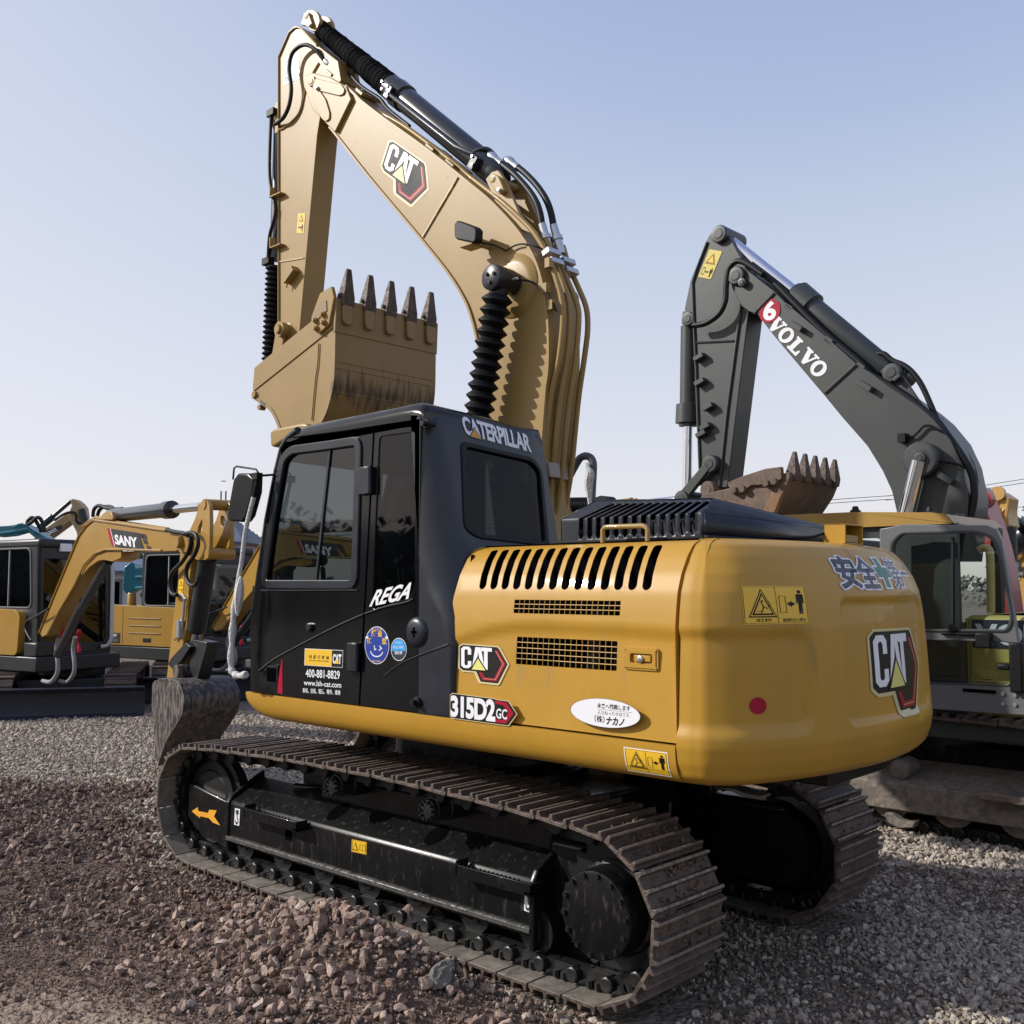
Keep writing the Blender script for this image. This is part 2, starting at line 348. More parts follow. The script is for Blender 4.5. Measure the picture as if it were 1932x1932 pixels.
# far side and top deck
m = MB(); panel(m, [(.62, t_of_z(1.0)), (2.045, t_of_z(1.0)), (2.045, PT[-1]), (.62, PT[-1])], [], lambda u, t, d: V((u, 1.02 - prof(t)[0] + 0*d - d, prof(t)[1])), .02, grid=.08); m.build("pump_side_door", YEL, EX, ang=50)
m = MB(); m.box((.66, -.68, 1.90), (2.06, .70, 1.944)); m.build("hood_deck", YEL, EX, bevel=.01)
# ---- side skirt (rounded lower rail)
xf0 = hit(vC(132, 1652), 1, YS).x
m = MB(); sec = [(.0, 1.131), (.0, 1.118), (.004, 1.075), (.013, 1.035), (.033, 1.003), (.06, .985), (.11, .975), (.25, .972), (.25, 1.131)]
rows = []
for x, k in ((xf0, .55), (xf0+.02, .66), (xf0+.06, .80), (xf0+.13, .93), (xf0+.24, 1.0), (2.047, 1.0)):
    rows.append([V((x, YS + i + (1-k)*.02, 1.131 - (1.131 - z)*k)) for i, z in sec])
vs = [p for r in rows for p in r]; n = len(sec); fs = [tuple(range(n)), tuple(range((len(rows)-1)*n, len(rows)*n))]
for i in range(len(rows)-1):
    for j in range(n): fs.append((i*n+j, i*n+(j+1) % n, (i+1)*n+(j+1) % n, (i+1)*n+j))
m.add(vs, fs); SKIRT = m.build("side_skirt", YEL, EX, ang=50)
m = MB(); m.box((xf0+.1, .80, .98), (2.04, 1.0, 1.13)); m.build("side_skirt", YEL, EX, bevel=.03)
m = MB(); m.box((xf0+.06, -.9, .985), (2.0, .9, 1.12)); m.box((-1.25, -.12, .99), (-.7, .46, 1.15)); m.build("main_deck", FRM, EX, bevel=.02)
# ---- counterweight
half = [(2.053, -1.02), (2.12, -1.012), (2.19, -.985), (2.30, -.875), (2.385, -.665), (2.455, -.36), (2.485, 0)]
pl = spline([(x, y, 0) for x, y in half] + [(x, -y, 0) for x, y in half[-2::-1]], 16)
SL = [0]
for i in range(1, len(pl)): SL.append(SL[-1] + (pl[i]-pl[i-1]).length)
_px = [p.x for p in pl]; _py = [p.y for p in pl]
tg = [(pl[min(i+1, len(pl)-1)] - pl[max(i-1, 0)]).normalized() for i in range(len(pl))]
tg[0] = V((1, 0, 0)); tg[-1] = V((-1, 0, 0)); _nx = [t.y for t in tg]; _ny = [-t.x for t in tg]
def sdr(s, z, s0, z0, s1, z1, r):
    qx = abs(s - (s0+s1)/2) - (s1-s0)/2 + r; qz = abs(z - (z0+z1)/2) - (z1-z0)/2 + r
    return math.hypot(max(qx, 0), max(qz, 0)) + min(max(qx, qz), 0) - r
REC = []
def cw_fn(s, t, off=0):
    i, z = prof(t); x = np.interp(s, SL, _px); y = np.interp(s, SL, _py); nx = np.interp(s, SL, _nx); ny = np.interp(s, SL, _ny)
    L = math.hypot(nx, ny); nx /= L; ny /= L; rel = 0
    for (s0, z0, s1, z1, r, w, dp) in REC: rel -= dp * (1 - sst(-w, 0, sdr(s, z, s0, z0, s1, z1, r)))
    if z < .985: rel = 0
    k = rel + off - i
    return V((x + nx*k, y + ny*k, z))
SG = np.linspace(0, SL[-1], 420); TG = np.linspace(0, PT[-2], 150); _G = None
def cw_hit(p):
    global _G
    if _G is None: _G = [(s, t, *proj(cw_fn(s, t))) for s in SG[:330] for t in TG]
    b = min(_G, key=lambda q: (q[2]-p[0])**2 + (q[3]-p[1])**2); return b[0], b[1]
def cw_n(s, t, d=0):
    e = .004; p = cw_fn(s, t); n_ = (cw_fn(s+e, t)-cw_fn(s-e, t)).cross(cw_fn(s, min(t+e, PT[-1]))-cw_fn(s, max(0, t-e))).normalized(); o_ = cw_fn(s, t, .01) - p
    return p + (n_ if n_.dot(o_) > 0 else -n_)*d
def szh(p): s, t = cw_hit(p); return s, prof(t)[1]
ca = szh(r4(1010, 735)); cb = szh(r4(1055, 1545)); rc0 = szh(r4(1207, 525)); rc1 = szh(r4(1255, 1512)); rc2 = szh(r4(1742, 560)); rc3 = szh(r4(1790, 1395))
REC += [(-.6, 1.165, (ca[0]+cb[0])/2, 1.588, .07, .05, .016), ((rc0[0]+rc1[0])/2, 1.175, (rc0[0]+rc1[0])/2 + 1.02, 1.70, .06, .022, .014)]
ns, ntt = 300, 100; SS = np.linspace(0, SL[-1], ns); TT = np.linspace(0, PT[-1], ntt)
m = MB(); vs = [cw_fn(s, t) for s in SS for t in TT]; fs = [(i*ntt+j, (i+1)*ntt+j, (i+1)*ntt+j+1, i*ntt+j+1) for i in range(ns-1) for j in range(ntt-1)]
fs.append(tuple((i)*ntt + ntt-1 for i in range(ns))); fs.append(tuple(i*ntt for i in range(ns))[::-1]); fs.append(tuple(range(ntt)) + tuple((ns-1)*ntt + j for j in range(ntt))[::-1])
m.add(vs, fs); CW = m.build("counterweight", YEL, EX, ang=60)
# lifting eye, grab rail, sensor housing and engine cover on top
def at_y(p, y): return hit(p, 1, y)
m = MB(); hz = -.80; q = [at_y(vD(*p), hz) for p in ((661,190),(661,143),(668,134),(680,132),(808,128),(820,133),(826,142),(826,186))]
q[0].z = 1.94; q[-1].z = 1.94; m.tube(q, .011, 10); m.build("grab_rail", YELB, EX, ang=60)
# black engine cover with louvres
yl, yr = -.70, .66
b_f = 1.20; b_r = 1.99
def lid(x, y): # height of the flat top
    return 2.152 - .030*(x-1.3)/.7 - .085*max(0, (y+.3))/.9
rows = [[(b_f, yl, 1.949), (b_r, yl, 1.949), (b_r, yr, 1.949), (b_f, yr, 1.949)], [(b_f, yl, 2.062), (b_r, yl, 2.056), (b_r, yr, 2.025), (b_f, yr, 2.03)],
        [(b_f+.13, yl+.11, lid(b_f+.13, yl+.11)), (b_r-.03, yl+.11, lid(b_r-.03, yl+.11)), (b_r-.03, yr-.1, lid(b_r-.03, yr-.1)), (b_f+.13, yr-.1, lid(b_f+.13, yr-.1))]]
m = MB()
def quad(a, b, c, d): m.add([a, b, c, d], [(0, 1, 2, 3)])
R0, R1, R2 = rows
for i in (1, 2, 3): quad(R0[i], R0[(i+1) % 4], R1[(i+1) % 4], R1[i]); quad(R1[i], R1[(i+1) % 4], R2[(i+1) % 4], R2[i])
quad(*R2)
def lidside(u, v, d):  # unrolled left side: lower wall then slope
    a0 = V(R0[0]).lerp(V(R0[1]), u); a1 = V(R1[0]).lerp(V(R1[1]), u); a2 = V(R2[0]).lerp(V(R2[1]), u)
    p = a0.lerp(a1, v*2.2) if v < 1/2.2 else a1.lerp(a2, (v-1/2.2)/(1-1/2.2))
    return p + V((0, d, -d*.3))
hl = []
for i in range(13):
    u = .155 + .77*i/12; w = .017
    hl.append([(u-w, .13), (u, .06), (u+w, .13), (u+w, .45), (u+w+.06, .86), (u+.05, .92), (u-w+.045, .86), (u-w, .47)])
hl = [rounded(h, .012, 3) for h in hl]
vo, F = cdt([(0, 0), (1, 0), (1, .4545), (1, 1), (0, 1), (0, .4545)], hl, .03); n0 = len(m.v)
m.add([lidside(u, v, 0) for u, v in vo], F)
LID = m.build("engine_cover", BLKN, EX, ang=28)
md = LID.modifiers.new("solid", 'SOLIDIFY'); md.thickness = .004; md.offset = -1
m = MB(); m.box((b_f+.06, yl+.16, 1.965), (b_r-.06, yr-.06, 2.02)); m.build("cover_bay", BAY, EX)
m = MB()
for i in range(7): m.obox((1.62+.05*i, -.50, 2.03), (.02, 0, 0), (0, .08, .03), (0, -.004, .03))
m.build("air_ducting", INT, EX)
m = MB()
for i in range(6): m.obox((1.70 + .040*i, -.02, lid(1.75+.04*i, -.02)+.001), (.010, .02, 0), (.018, .08, -.008), (0, 0, .0015))
m.build("cover_slots", BAY, LID)  # slots are black strips laid on the lid, their shade painted
m = MB(); m.box((1.18, -.73, 1.946), (2.01, -.695, 1.960)); m.box((1.995, -.73, 1.946), (2.03, .66, 1.960)); m.build("cover_seal", RUB, EX, bevel=.004)
# sensor housing on the counterweight
sp = hit(vD(1578, 236), 0, 2.24); ys_ = sp.y
q = [hit(vD(*p), 0, 2.24) for p in ((1555, 196), (1620, 206), (1622, 124), (1557, 119))]
m = MB(); hw = (q[1].y - q[0].y); m.prism([V((2.24, q[0].y, q[0].z)), V((2.24, q[0].y+hw, q[0].z)), V((2.24, q[0].y+hw, q[3].z)), V((2.24, q[0].y, q[3].z))], (-.01, 0, 0))
y0, y1, z0, z1 = q[0].y, q[0].y+hw, q[0].z, q[3].z
m = MB()
for (aa, bb) in (((2.13, y0, z0), (2.24, y1, z0+.008)), ((2.13, y0, z1-.008), (2.24, y1, z1)), ((2.13, y0, z0), (2.24, y0+.008, z1)), ((2.13, y1-.008, z0), (2.24, y1, z1)), ((2.13, y0, z0), (2.14, y1, z1))): m.box(aa, bb)
HB = m.build("camera_housing", YEL, EX, bevel=.003)
m = MB(); m.box((2.15, y0+.03, 1.95), (2.23, y1-.03, 1.985)); m.box((2.165, y0+.05, 1.98), (2.215, y1-.05, z0+.002)); m.build("housing_bracket", YELB, EX, bevel=.003)
m = MB(); m.tube([(2.14, y0+.02, 2.0), (2.10, y0-.06, 1.975), (2.02, y0-.16, 1.972), (1.95, y0-.3, 1.975)], .007, 8, sm=6); m.build("camera_cable", RUB, EX)

# ================================================================== CAB
cab_out = [(165,1642),(163,1400),(168,1200),(198,980),(238,700),(288,440),(318,318),(348,268),(398,226),(470,204),(840,160),(1058,128)]
P = [hit(vC(*p), 1, YS) for p in cab_out]; cab2 = [(p.x, p.z) for p in P]
xs = .56; ztop = 2.60
xfm = cab2[0][0]
side = [(x, z) for x, z in cab2[:-1] if z < ztop-.0] + [(xs, ztop-.02), (xs, 1.135)]
side[0] = (side[0][0], 1.135)
def cpt(x, y): h = hit(vC(x, y), 1, YS); return (h.x, h.z)
dw = rounded([cpt(*p) for p in ((252,1040),(300,690),(352,388),(392,348),(600,322),(744,300),(722,1040))], [.03,.6,.05,.05,.6,.03,.03])
qw = rounded([cpt(*p) for p in ((866,256),(1056,232),(1056,1062),(1030,1130),(826,1196),(842,800))], [.03,.02,.02,.05,.03,.6])
m = MB(); panel(m, side, [dw, qw], xz(YS), .035); CAB = m.build("cab", BLK, EX, bevel=.004)
# far (right) side of the cab, floor, front lower panel, pillars
YR = -.13
m = MB(); fw = [(x+.02 if i in (0,1,2,3) else x, z) for i, (x, z) in enumerate(dw)]
panel(m, side, [rounded([(-.70,1.42),(-.52,2.42),(.05,2.48),(.05,1.42)], .05), rounded([(.14,1.42),(.14,2.48),(.50,2.48),(.50,1.42)], .04)], xz(YR, -1), .035)
m.box((xfm+.01, YS+.03, 1.14), (xs+.18, YR-.03, 1.18)); m.box((xfm, YS+.03, 1.14), (xfm+.035, YR-.03, 1.45))
for yy in (YS+.005, YR-.045):
    m.tube([V((x+.02, yy+.02, z)) for x, z in cab2[2:9]], .03, 8)
m.tube([(cab2[8][0]-.01, YS+.02, cab2[8][1]-.02), (cab2[8][0]-.01, YR-.02, cab2[8][1]-.02)], .03, 8)
m.build("cab_frame", BLK, EX, bevel=.004)
m = MB(); w0 = [V((cab2[i][0]+.015, YS+.03, cab2[i][1])) for i in (2,3,4,5,6,7)]
for a_, b_ in zip(w0[:-1], w0[1:]): m.add([a_, b_, b_+V((0, YR-YS-.06, 0)), a_+V((0, YR-YS-.06, 0))], [(0,1,2,3)])
m.build("windscreen", GLC, EX)
m = MB(); m.add([(-.72,YR-.015,1.40),(.08,YR-.015,1.40),(.08,YR-.015,2.50),(-.56,YR-.015,2.50)], [(0,1,2,3)]); m.add([(.12,YR-.015,1.40),(.52,YR-.015,1.40),(.52,YR-.015,2.50),(.12,YR-.015,2.50)], [(0,1,2,3)]); m.build("right_window", GLC, EX)
# roof: long rounded box with a crown
rx0, rx1 = cab2[7][0]-.0, .585
m = MB(); secs = []
def roofsec(x, k, zt):
    pts = []; r = .068*k + .004
    yl_, yr_ = YS, YR
    for (cy, cz, a0) in ((yl_+r, zt-r, 180), (yr_-r, zt-.05-r, 90)):
        for j in range(7):
            a = rad(a0 - 90*j/6); pts.append(V((x, cy + r*math.cos(a), cz + r*math.sin(a))))
    mid = pts[6].lerp(pts[7], .5) + V((0, 0, .006*k)); pts.insert(7, mid)
    dz = .13 if x < .52 else .07; return [V((x, yl_, zt-dz))] + pts + [V((x, yr_, zt-dz-.02))]
zt_ = lambda x: 2.660 + .022*(x-.55)*0 - max(0, (-.42-x))*.16
RX = [(rx0-.03, .3, zt_(rx0)-.035), (rx0+.0, .6, zt_(rx0)-.012), (rx0+.06, 1, zt_(rx0+.06)), (-.40, 1, zt_(-.4)), (0, 1, 2.666), (.42, 1, 2.674), (.50, 1, 2.672), (.545, .95, 2.662), (.570, .8, 2.645), (.584, .5, 2.618)]
rw = [roofsec(*q) for q in RX]; n = len(rw[0]); vs = [p for r in rw for p in r]; fs = [tuple(range(n)), tuple(range((len(rw)-1)*n, len(rw)*n))]
for i in range(len(rw)-1):
    for j in range(n): fs.append((i*n+j, i*n+(j+1) % n, (i+1)*n+(j+1) % n, (i+1)*n+j))
m.add(vs, fs); ROOF = m.build("cab_roof", BLK, EX, ang=40)
# rear shell: left corner sweeping into the rear face, with a window
_rz_ = [1.13, 1.45, 1.60, 1.75, 1.90, 2.0, 2.3, 2.56, 2.62]; _rxx = [.80, .80, .815, .80, .755, .715, .655, .600, .575]
_rr = [.02, .03, .10, .20, .20, .17, .14, .11, .09]
def rear(s, z, d):
    X = float(np.interp(z, _rz_, _rxx)); r = float(np.interp(z, _rz_, _rr)); L1 = X - r - xs; La = r*math.pi/2
    # s: 0..1 flat side, 1..2 corner arc, 2..2+width rear
    rd = r - d
    if s <= 1: return V((xs + L1*s, YS + d, z))
    if s <= 2: a = (s-1)*math.pi/2; return V((X - r + rd*math.sin(a), YS + r - rd*math.cos(a), z))
    yy = YS + r + (s-2); return V((X - d - .05*max(0, yy-(YR-.12))*4, yy, z))
def rear_hit(p):
    x = .66
    for _ in range(8): h = hit(p, 0, x); x = float(np.interp(h.z, _rz_, _rxx))
    return (h.y, h.z)
rwp = [rear_hit(vC(*p)) for p in ((1322,300),(1690,385),(1745,440),(1778,836),(1400,792),(1335,740))]
def toS(y, z): return 2 + (y - YS - float(np.interp(z, _rz_, _rr)))
rw2 = rounded([(toS(y, z), z) for y, z in rwp], [.035,.04,.04,.03,.06,.06])
smax = lambda z: 2 + (YR - YS) - float(np.interp(z, _rz_, _rr))
outl = [(0, 1.13), (1, 1.13), (2, 1.13)] + [(smax(z), z) for z in (1.13, 1.45, 1.6, 1.75, 1.9, 2.0, 2.3, 2.56, 2.62)] + [(2, 2.62), (1, 2.62), (0, 2.60)]
m = MB(); panel(m, outl, [rw2], rear, .02, grid=.05); m.build("cab_rear_panel", BLKN, EX, ang=60)
m = MB()
c_ = V((sum(p[0] for p in rw2)/len(rw2), sum(p[1] for p in rw2)/len(rw2)))
ring = [tuple(c_ + (V(p)-c_)*1.0 + (V(p)-c_).normalized()*.022) for p in rw2]; rin = [tuple(c_ + (V(p)-c_) - (V(p)-c_).normalized()*.012) for p in rw2]
panel(m, ring, [rin], lambda u, v, d: rear(u, v, -.008+d), .02); m.build("rear_window_seal", RUB, EX, bevel=.004)
m = MB(); vo, F = cdt(rw2, [], .06); m.add([rear(u, v, .010) for u, v in vo], F); m.build("rear_window", GLR, EX)
# door window frame, panes, slider bar, quarter pane
c_ = V((sum(p[0] for p in dw)/len(dw), sum(p[1] for p in dw)/len(dw)))
def grow(P, e): 
    out = []; n = len(P)
    for i in range(n):
        a, b = V(P[i-1]), V(P[(i+1) % n]); t = (b-a); 
        if t.length < 1e-9: out.append(P[i]); continue
        nrm = V((t.y, -t.x)).normalized(); q = V(P[i]); 
        if nrm.dot(q-c_) < 0: nrm = -nrm
        out.append(tuple(q + nrm*e))
    return out
m = MB(); panel(m, grow(dw, .045), [grow(dw, -.006)], xz(YS-.012), .02); m.build("door_window_frame", BLKN, CAB, bevel=.006)
bx = [cpt(592, 325), cpt(516, 1040)]
m = MB(); m.add([(x, YS+.012, z) for x, z in dw], [tuple(range(len(dw)))]); m.build("door_window", GLS, CAB)
m = MB(); m.tube([(bx[0][0], YS+.010, bx[0][1]), (bx[1][0], YS+.010, bx[1][1])], .011, 4); m.build("slider_bar", BLKN, CAB)
m = MB(); m.add([(x, YS+.006, z) for x, z in qw], [tuple(range(len(qw)))]); m.build("quarter_window", GLQ, CAB)
# door gap, crease line, handle, hinges, caps
def cp3(x, y, o=.004): h = hit(vC(x, y), 1, YS-o); return h
m = MB(); m.tube([cp3(836, 214, .001), cp3(800, 900, .001), cp3(756, 1712, .001)], .0045, 6); m.tube([cp3(398, 262, .001), cp3(600, 236, .001), cp3(834, 208, .001)], .004, 6); m.build("door_gap", BAY, CAB)
m = MB(); m.tube([cp3(212, 1528), cp3(300, 1462), cp3(430, 1390), cp3(600, 1302), cp3(735, 1240), cp3(778, 1222)], .0045, 8, sm=4); m.tube([cp3(786, 1218), cp3(900, 1180), cp3(1010, 1156), cp3(1048, 1136)], .0045, 8, sm=4)
m.tube([cp3(222, 1092), cp3(745, 1090)], .005, 6); m.tube([cp3(890, 1560, .002), cp3(1000, 1480, .002), cp3(1240, 1385, .002)], .004, 6, sm=4); m.build("body_crease", CRS, CAB, ang=60)
for (a_, b_) in (((768, 424), (832, 570)), ((708, 1374), (762, 1536))):
    m = MB(); p, q = cp3(*a_), cp3(*b_); m.box((p.x, YS-.03, q.z), (q.x-.005, YS, p.z)); m.cyl((q.x-.01, YS-.022, q.z), (q.x-.01, YS-.022, p.z), .012); m.build("door_hinge", BLKN, CAB, bevel=.006)
m = MB(); p, q = cp3(250, 1490), cp3(312, 1604); panel(m, rounded([(p.x, q.z), (q.x, q.z+.01), (q.x, p.z), (p.x+.015, p.z-.01)], .012), [], xz(YS-.006), .008); HD = m.build("door_handle", BLKN, CAB, bevel=.003)
m = MB(); m.box((p.x+.012, YS-.0075, q.z+.012), (q.x-.012, YS-.004, p.z-.02)); m.build("handle_recess", BAY, HD)
h = cp3(490, 1292); m = MB(); m.lathe((h.x, YS-.022, h.z), (0,1,0), [(0,.018),(.004,.024),(.02,.024)], 6); m.build("door_catch", BLKN, CAB)
h = cp3(1068, 1318); m = MB(); m.lathe((h.x, YS-.022, h.z), (0,1,0), [(0,.045),(.006,.062),(.016,.073),(.026,.075)], 36)
m.build("filler_cap", BLKN, CAB, ang=50); m = MB(); m.box((h.x-.006, YS-.024, h.z-.024), (h.x+.006, YS-.020, h.z+.024)); m.box((h.x-.02, YS-.024, h.z-.006), (h.x+.02, YS-.020, h.z+.006)); m.build("key_slot", BAY, CAB)
for (x, y, r) in ((1073, 1700, .020), (1128, 188, .020)):
    h = cp3(x, y); off = 0 if y > 1000 else .03
    m = MB(); m.cyl((h.x, YS-.045, h.z), (h.x, YS+.04, h.z), r*.7); m.lathe((h.x, YS-.02, h.z), (0,1,0), [(0,r),(.006,r*1.3),(.02,r*1.3)]); m.build("rubber_stop", RUB, CAB)
# yellow roof lamp housing
q = [hit(vC(*p), 1, YS+.08) for p in ((268,230),(290,214),(440,182),(470,184),(478,208),(440,228),(330,286),(290,312),(272,308))]
m = MB(); m.prism(q, (0, .55, -.02)); m.build("roof_lamp_housing", YELB, EX, bevel=.03, seg=4)
# interior: seat, console, levers
m = MB(); m.box((-.25, -.86, 1.18), (.28, -.42, 1.50)); m.box((-.22, -.86, 1.50), (.25, -.42, 1.60)); m.obox((.27, -.64, 1.90), (.06, 0, .03), (0, .21, 0), (-.06, 0, .36)); m.obox((.22, -.64, 2.34), (.05, 0, 0), (0, .13, 0), (-.01, 0, .10)); m.build("driver_seat", INT, EX, bevel=.04, seg=3)
m = MB()
for yy in (-.92, -.36): m.box((-.35, yy-.05, 1.45), (.15, yy+.05, 1.66)); m.cyl((-.33, yy, 1.66), (-.36, yy, 1.86), .014); m.ball((-.36, yy, 1.89), .03)
m.box((-.80, -.42, 1.18), (-.62, -.30, 1.72)); m.box((.42, -.9, 1.18), (.60, -.3, 1.95)); m.build("cab_console", INT, EX, bevel=.02)
# mirror, bracket and wrapped grab rail at the cab front
yo = YS-.10
mp = [hit(vC(*p), 1, yo) for p in ((32,700),(70,490),(95,455),(150,455),(180,485),(176,560),(140,690),(118,722),(50,716))]
m = MB(); m.prism(mp, (.03, .05, 0)); m.build("side_mirror", MIRR, EX, bevel=.012, seg=3)
m = MB(); m.tube([hit(vC(*p), 1, yo) for p in ((70,490),(76,428),(90,418),(195,434),(206,450),(208,480))] , .006, 8); m.tube([hit(vC(205,470),1,yo), hit(vC(285,464),1,YS)], .007, 8)
m.tube([hit(vC(*p), 1, yo) for p in ((206,470),(196,520),(182,585))], .011, 8); h = hit(vC(205, 472), 1, yo); m.box((h.x-.03, yo-.02, h.z-.02), (h.x+.02, yo+.02, h.z+.02)); m.build("mirror_bracket", RUB, EX, bevel=.003)
m = MB(); m.tube([hit(vC(*p), 1, yo) for p in ((183,585),(140,760),(118,930),(100,1030),(84,1130),(72,1250),(64,1380),(60,1500),(72,1540),(100,1556),(142,1550))], lambda t: .014 + .006*sst(.35, .5, t) + .004*math.sin(t*60)*sst(.35,.5,t), 9, sm=5); m.build("wrapped_grab_rail", WRAP, EX, ang=60)
m = MB(); h0 = hit(vC(118, 1010), 1, yo); m.tube([hit(vC(*p), 1, yo-.012) for p in ((112,1015),(108,1080),(100,1150),(94,1230))], lambda t: .006+.022*math.sin(math.pi*t), 6, sm=4); m.build("loose_wrap", WRAP, EX)
h = cp3(122, 1500); m = MB(); m.box((xfm-.09, YS+.06, 1.12), (xfm-.03, YS+.12, 1.75)); m.build("front_corner_post", FRM, EX)
# far handrail wrapped in film, beyond the boom
m = MB(); m.tube([hit(vN(*p), 1, .95) for p in ((270,760),(330,640),(420,470),(520,290),(570,240),(630,225),(690,245),(725,300),(735,380),(725,600),(715,800),(708,1000),(702,1250),(700,1420))], .026, 10, sm=4); m.build("far_handrail", FILM, EX, ang=60)
m = MB(); m.tube([hit(vN(*p), 1, .91) for p in ((640,330),(660,400),(690,480),(670,620),(680,800),(690,960))], lambda t: .012+.02*math.sin(math.pi*t)**2, 7, sm=4); m.build("loose_wrap", WRAP, EX)
# ================================================================== BOOM
BY, BW = 0.10, .27
up_e = [(402,372),(418,352),(440,345),(520,366),(598,408),(640,448),(680,487),(800,578),(1000,722),(1200,884),(1290,960),(1400,1078),(1470,1180),(1518,1290),(1545,1420),(1560,1560),(1560,1750),(1540,1932)]
lo_e = [(1232,1932),(1240,1760),(1228,1640),(1190,1490),(1150,1400),(1080,1290),(960,1140),(830,985),(700,830),(545,632),(520,604),(440,520),(402,420)]
bl = [hit(vA(*p), 1, BY) for p in up_e]; bl2 = [hit(vA(*p), 1, BY) for p in lo_e]
foot = [V((bl[-1].x-.045, BY, 2.05)), V((.50, BY, 1.42)), V((.18, BY, 1.36)), V((.05, BY, 1.7))]
bpoly = bl + foot + bl2
m = MB(); body = [V((p.x, BY+.006, p.z)) for p in bpoly]; m.prism(body, (0, BW-.012, 0)); BOOM = m.build("boom", YELB, EX, ang=30, bevel=.004)
# top and bottom plates standing proud of the side plates
def strip(pts, w0, w1, th, name, up):
    m = MB(); n = len(pts); vs = []; fs = []
    for i, p in enumerate(pts):
        t = (pts[min(i+1, n-1)] - pts[max(i-1, 0)]).normalized(); nn = V((t.z, 0, -t.x)) * up
        for (yy, k) in ((w0, .0), (w1, .0), (w1, th), (w0, th)): vs.append(V((p.x, yy, p.z)) + nn*(k - th*.5))
    for i in range(n-1):
        for j in range(4): fs.append((i*4+j, i*4+(j+1) % 4, (i+1)*4+(j+1) % 4, (i+1)*4+j))
    fs += [(0,1,2,3), tuple(range((n-1)*4, n*4))]; m.add(vs, fs); return m.build(name, YELB, BOOM, ang=30)
strip(spline(bl[4:-1] + [bl[-1].lerp(bl[-2], .02)] + foot[:2], 3), BY-.008, BY+BW+.008, .016, "boom_top_plate", -1); strip(spline(bl2[:11], 3), BY-.008, BY+BW+.008, .016, "boom_bottom_plate", -1)
def weld(pa, pb, y=BY, r=.006): 
    m = MB(); a, b = hit(vA(*pa), 1, y), hit(vA(*pb), 1, y); m.tube([a.lerp(b, k/16)+V((0, random.uniform(-.001,.001), 0)) for k in range(17)], r, 6); return m.build("weld_seam", WELD, BOOM, ang=60)
weld((625,478),(548,612)); weld((1130,842),(962,1128))
# pin plates at the nose
def plate(pts, y, th, name, parent, mt=YELB, fn=vA, bv=.004, r=None, shift=0):
    q = [hit(fn(*p), 1, y) + V((0, shift, 0)) for p in pts]; y += shift
    if r: q = [V((u, y, w)) for u, w in rounded([(p.x, p.z) for p in q], r)]
    m = MB(); m.prism(q, (0, th, 0)); return m.build(name, mt, parent, bevel=bv)
plate([(402,372),(418,352),(440,345),(520,366),(598,408),(622,470),(545,628),(520,604),(440,520),(402,420)], BY-.022, .03, "nose_plate", BOOM, bv=.006)
plate([(438,388),(452,372),(575,400),(592,425),(585,448),(565,455),(440,425)], BY-.034, .014, "pin_keeper", BOOM, r=.015)
plate([(462,415),(500,470),(520,535),(518,565),(502,578),(485,568),(448,500),(436,430)], BY-.034, .014, "pin_keeper", BOOM, r=.015)
def pin(p, y0, y1, r, name, parent, mt=YELB, fn=vA):
    a = hit(fn(*p), 1, y0); m = MB(); m.lathe(a, (0,1,0), [(0,r*.55),(.004,r*.6),(.005,r*.95),(.012,r),(y1-y0,r)], 20); return m.build(name, mt, parent, ang=40)
pin((430,384), BY-.042, BY+.29, .040, "boom_nose_pin", BOOM)
pin((452,416), BY-.058, BY, .016, "keeper_bolt", BOOM, STL)
# stick-cylinder bracket and its pin
plate([(1262,852),(1290,818),(1320,808),(1350,850),(1420,1010),(1480,1110),(1400,1078),(1345,1010),(1310,965)], BY+.03, .03, "cylinder_bracket", BOOM)
plate([(1262,852),(1290,818),(1320,808),(1350,850),(1420,1010),(1480,1110),(1400,1078),(1345,1010),(1310,965)], BY+.03, .03, "cylinder_bracket", BOOM, shift=.18)
plate([(1272,850),(1296,822),(1322,836),(1345,890),(1350,905),(1330,925),(1310,912)], BY-.005, .034, "pin_keeper", BOOM, r=.02)
pin((1293,850), BY-.012, BY+.26, .026, "cylinder_pin", BOOM); pin((1320,900), BY-.026, BY+.02, .014, "keeper_bolt", BOOM, STL)
# boom-cylinder boss: raised rings on the boom side
c0 = hit(vA(1392,1360), 1, BY); m = MB(); m.lathe((c0.x, BY-.020, c0.z), (0,1,0), [(0,.10),(.006,.135),(.008,.165),(.014,.17),(.018,.195),(.026,.20)], 40); m.build("cylinder_boss", YELB, BOOM, ang=50)
# work lamp on the boom
y_l = BY-.16; q = [hit(vA(*p), 1, y_l) for p in ((1111,1066),(1125,1046),(1205,1076),(1218,1090),(1216,1138),(1204,1156),(1122,1138),(1112,1122))]
m = MB(); m.prism(q, (.01, .055, 0)); LMP = m.build("work_lamp", RUB, EX, bevel=.010, seg=3)
a = hit(vA(1190, 1150), 1, y_l+.04); m = MB(); m.box((a.x-.055, y_l+.0, a.z-.035), (a.x+.05, y_l+.10, a.z-.022)); m.box((a.x+.03, y_l+.02, a.z-.03), (a.x+.055, BY+.01, a.z+.02)); m.build("lamp_bracket", YELB, LMP, bevel=.003)
m = MB(); m.tube([hit(vA(*p), 1, y) for p, y in (((1215,1145),y_l+.05),((1250,1155),y_l+.09),((1300,1165),BY-.02),((1340,1182),BY-.015),((1360,1190),BY-.014),((1400,1168),BY-.015),((1445,1160),BY-.015),((1500,1172),BY-.01),((1530,1182),BY+.02))], .0055, 8, sm=5); m.build("lamp_cable", RUB, BOOM)
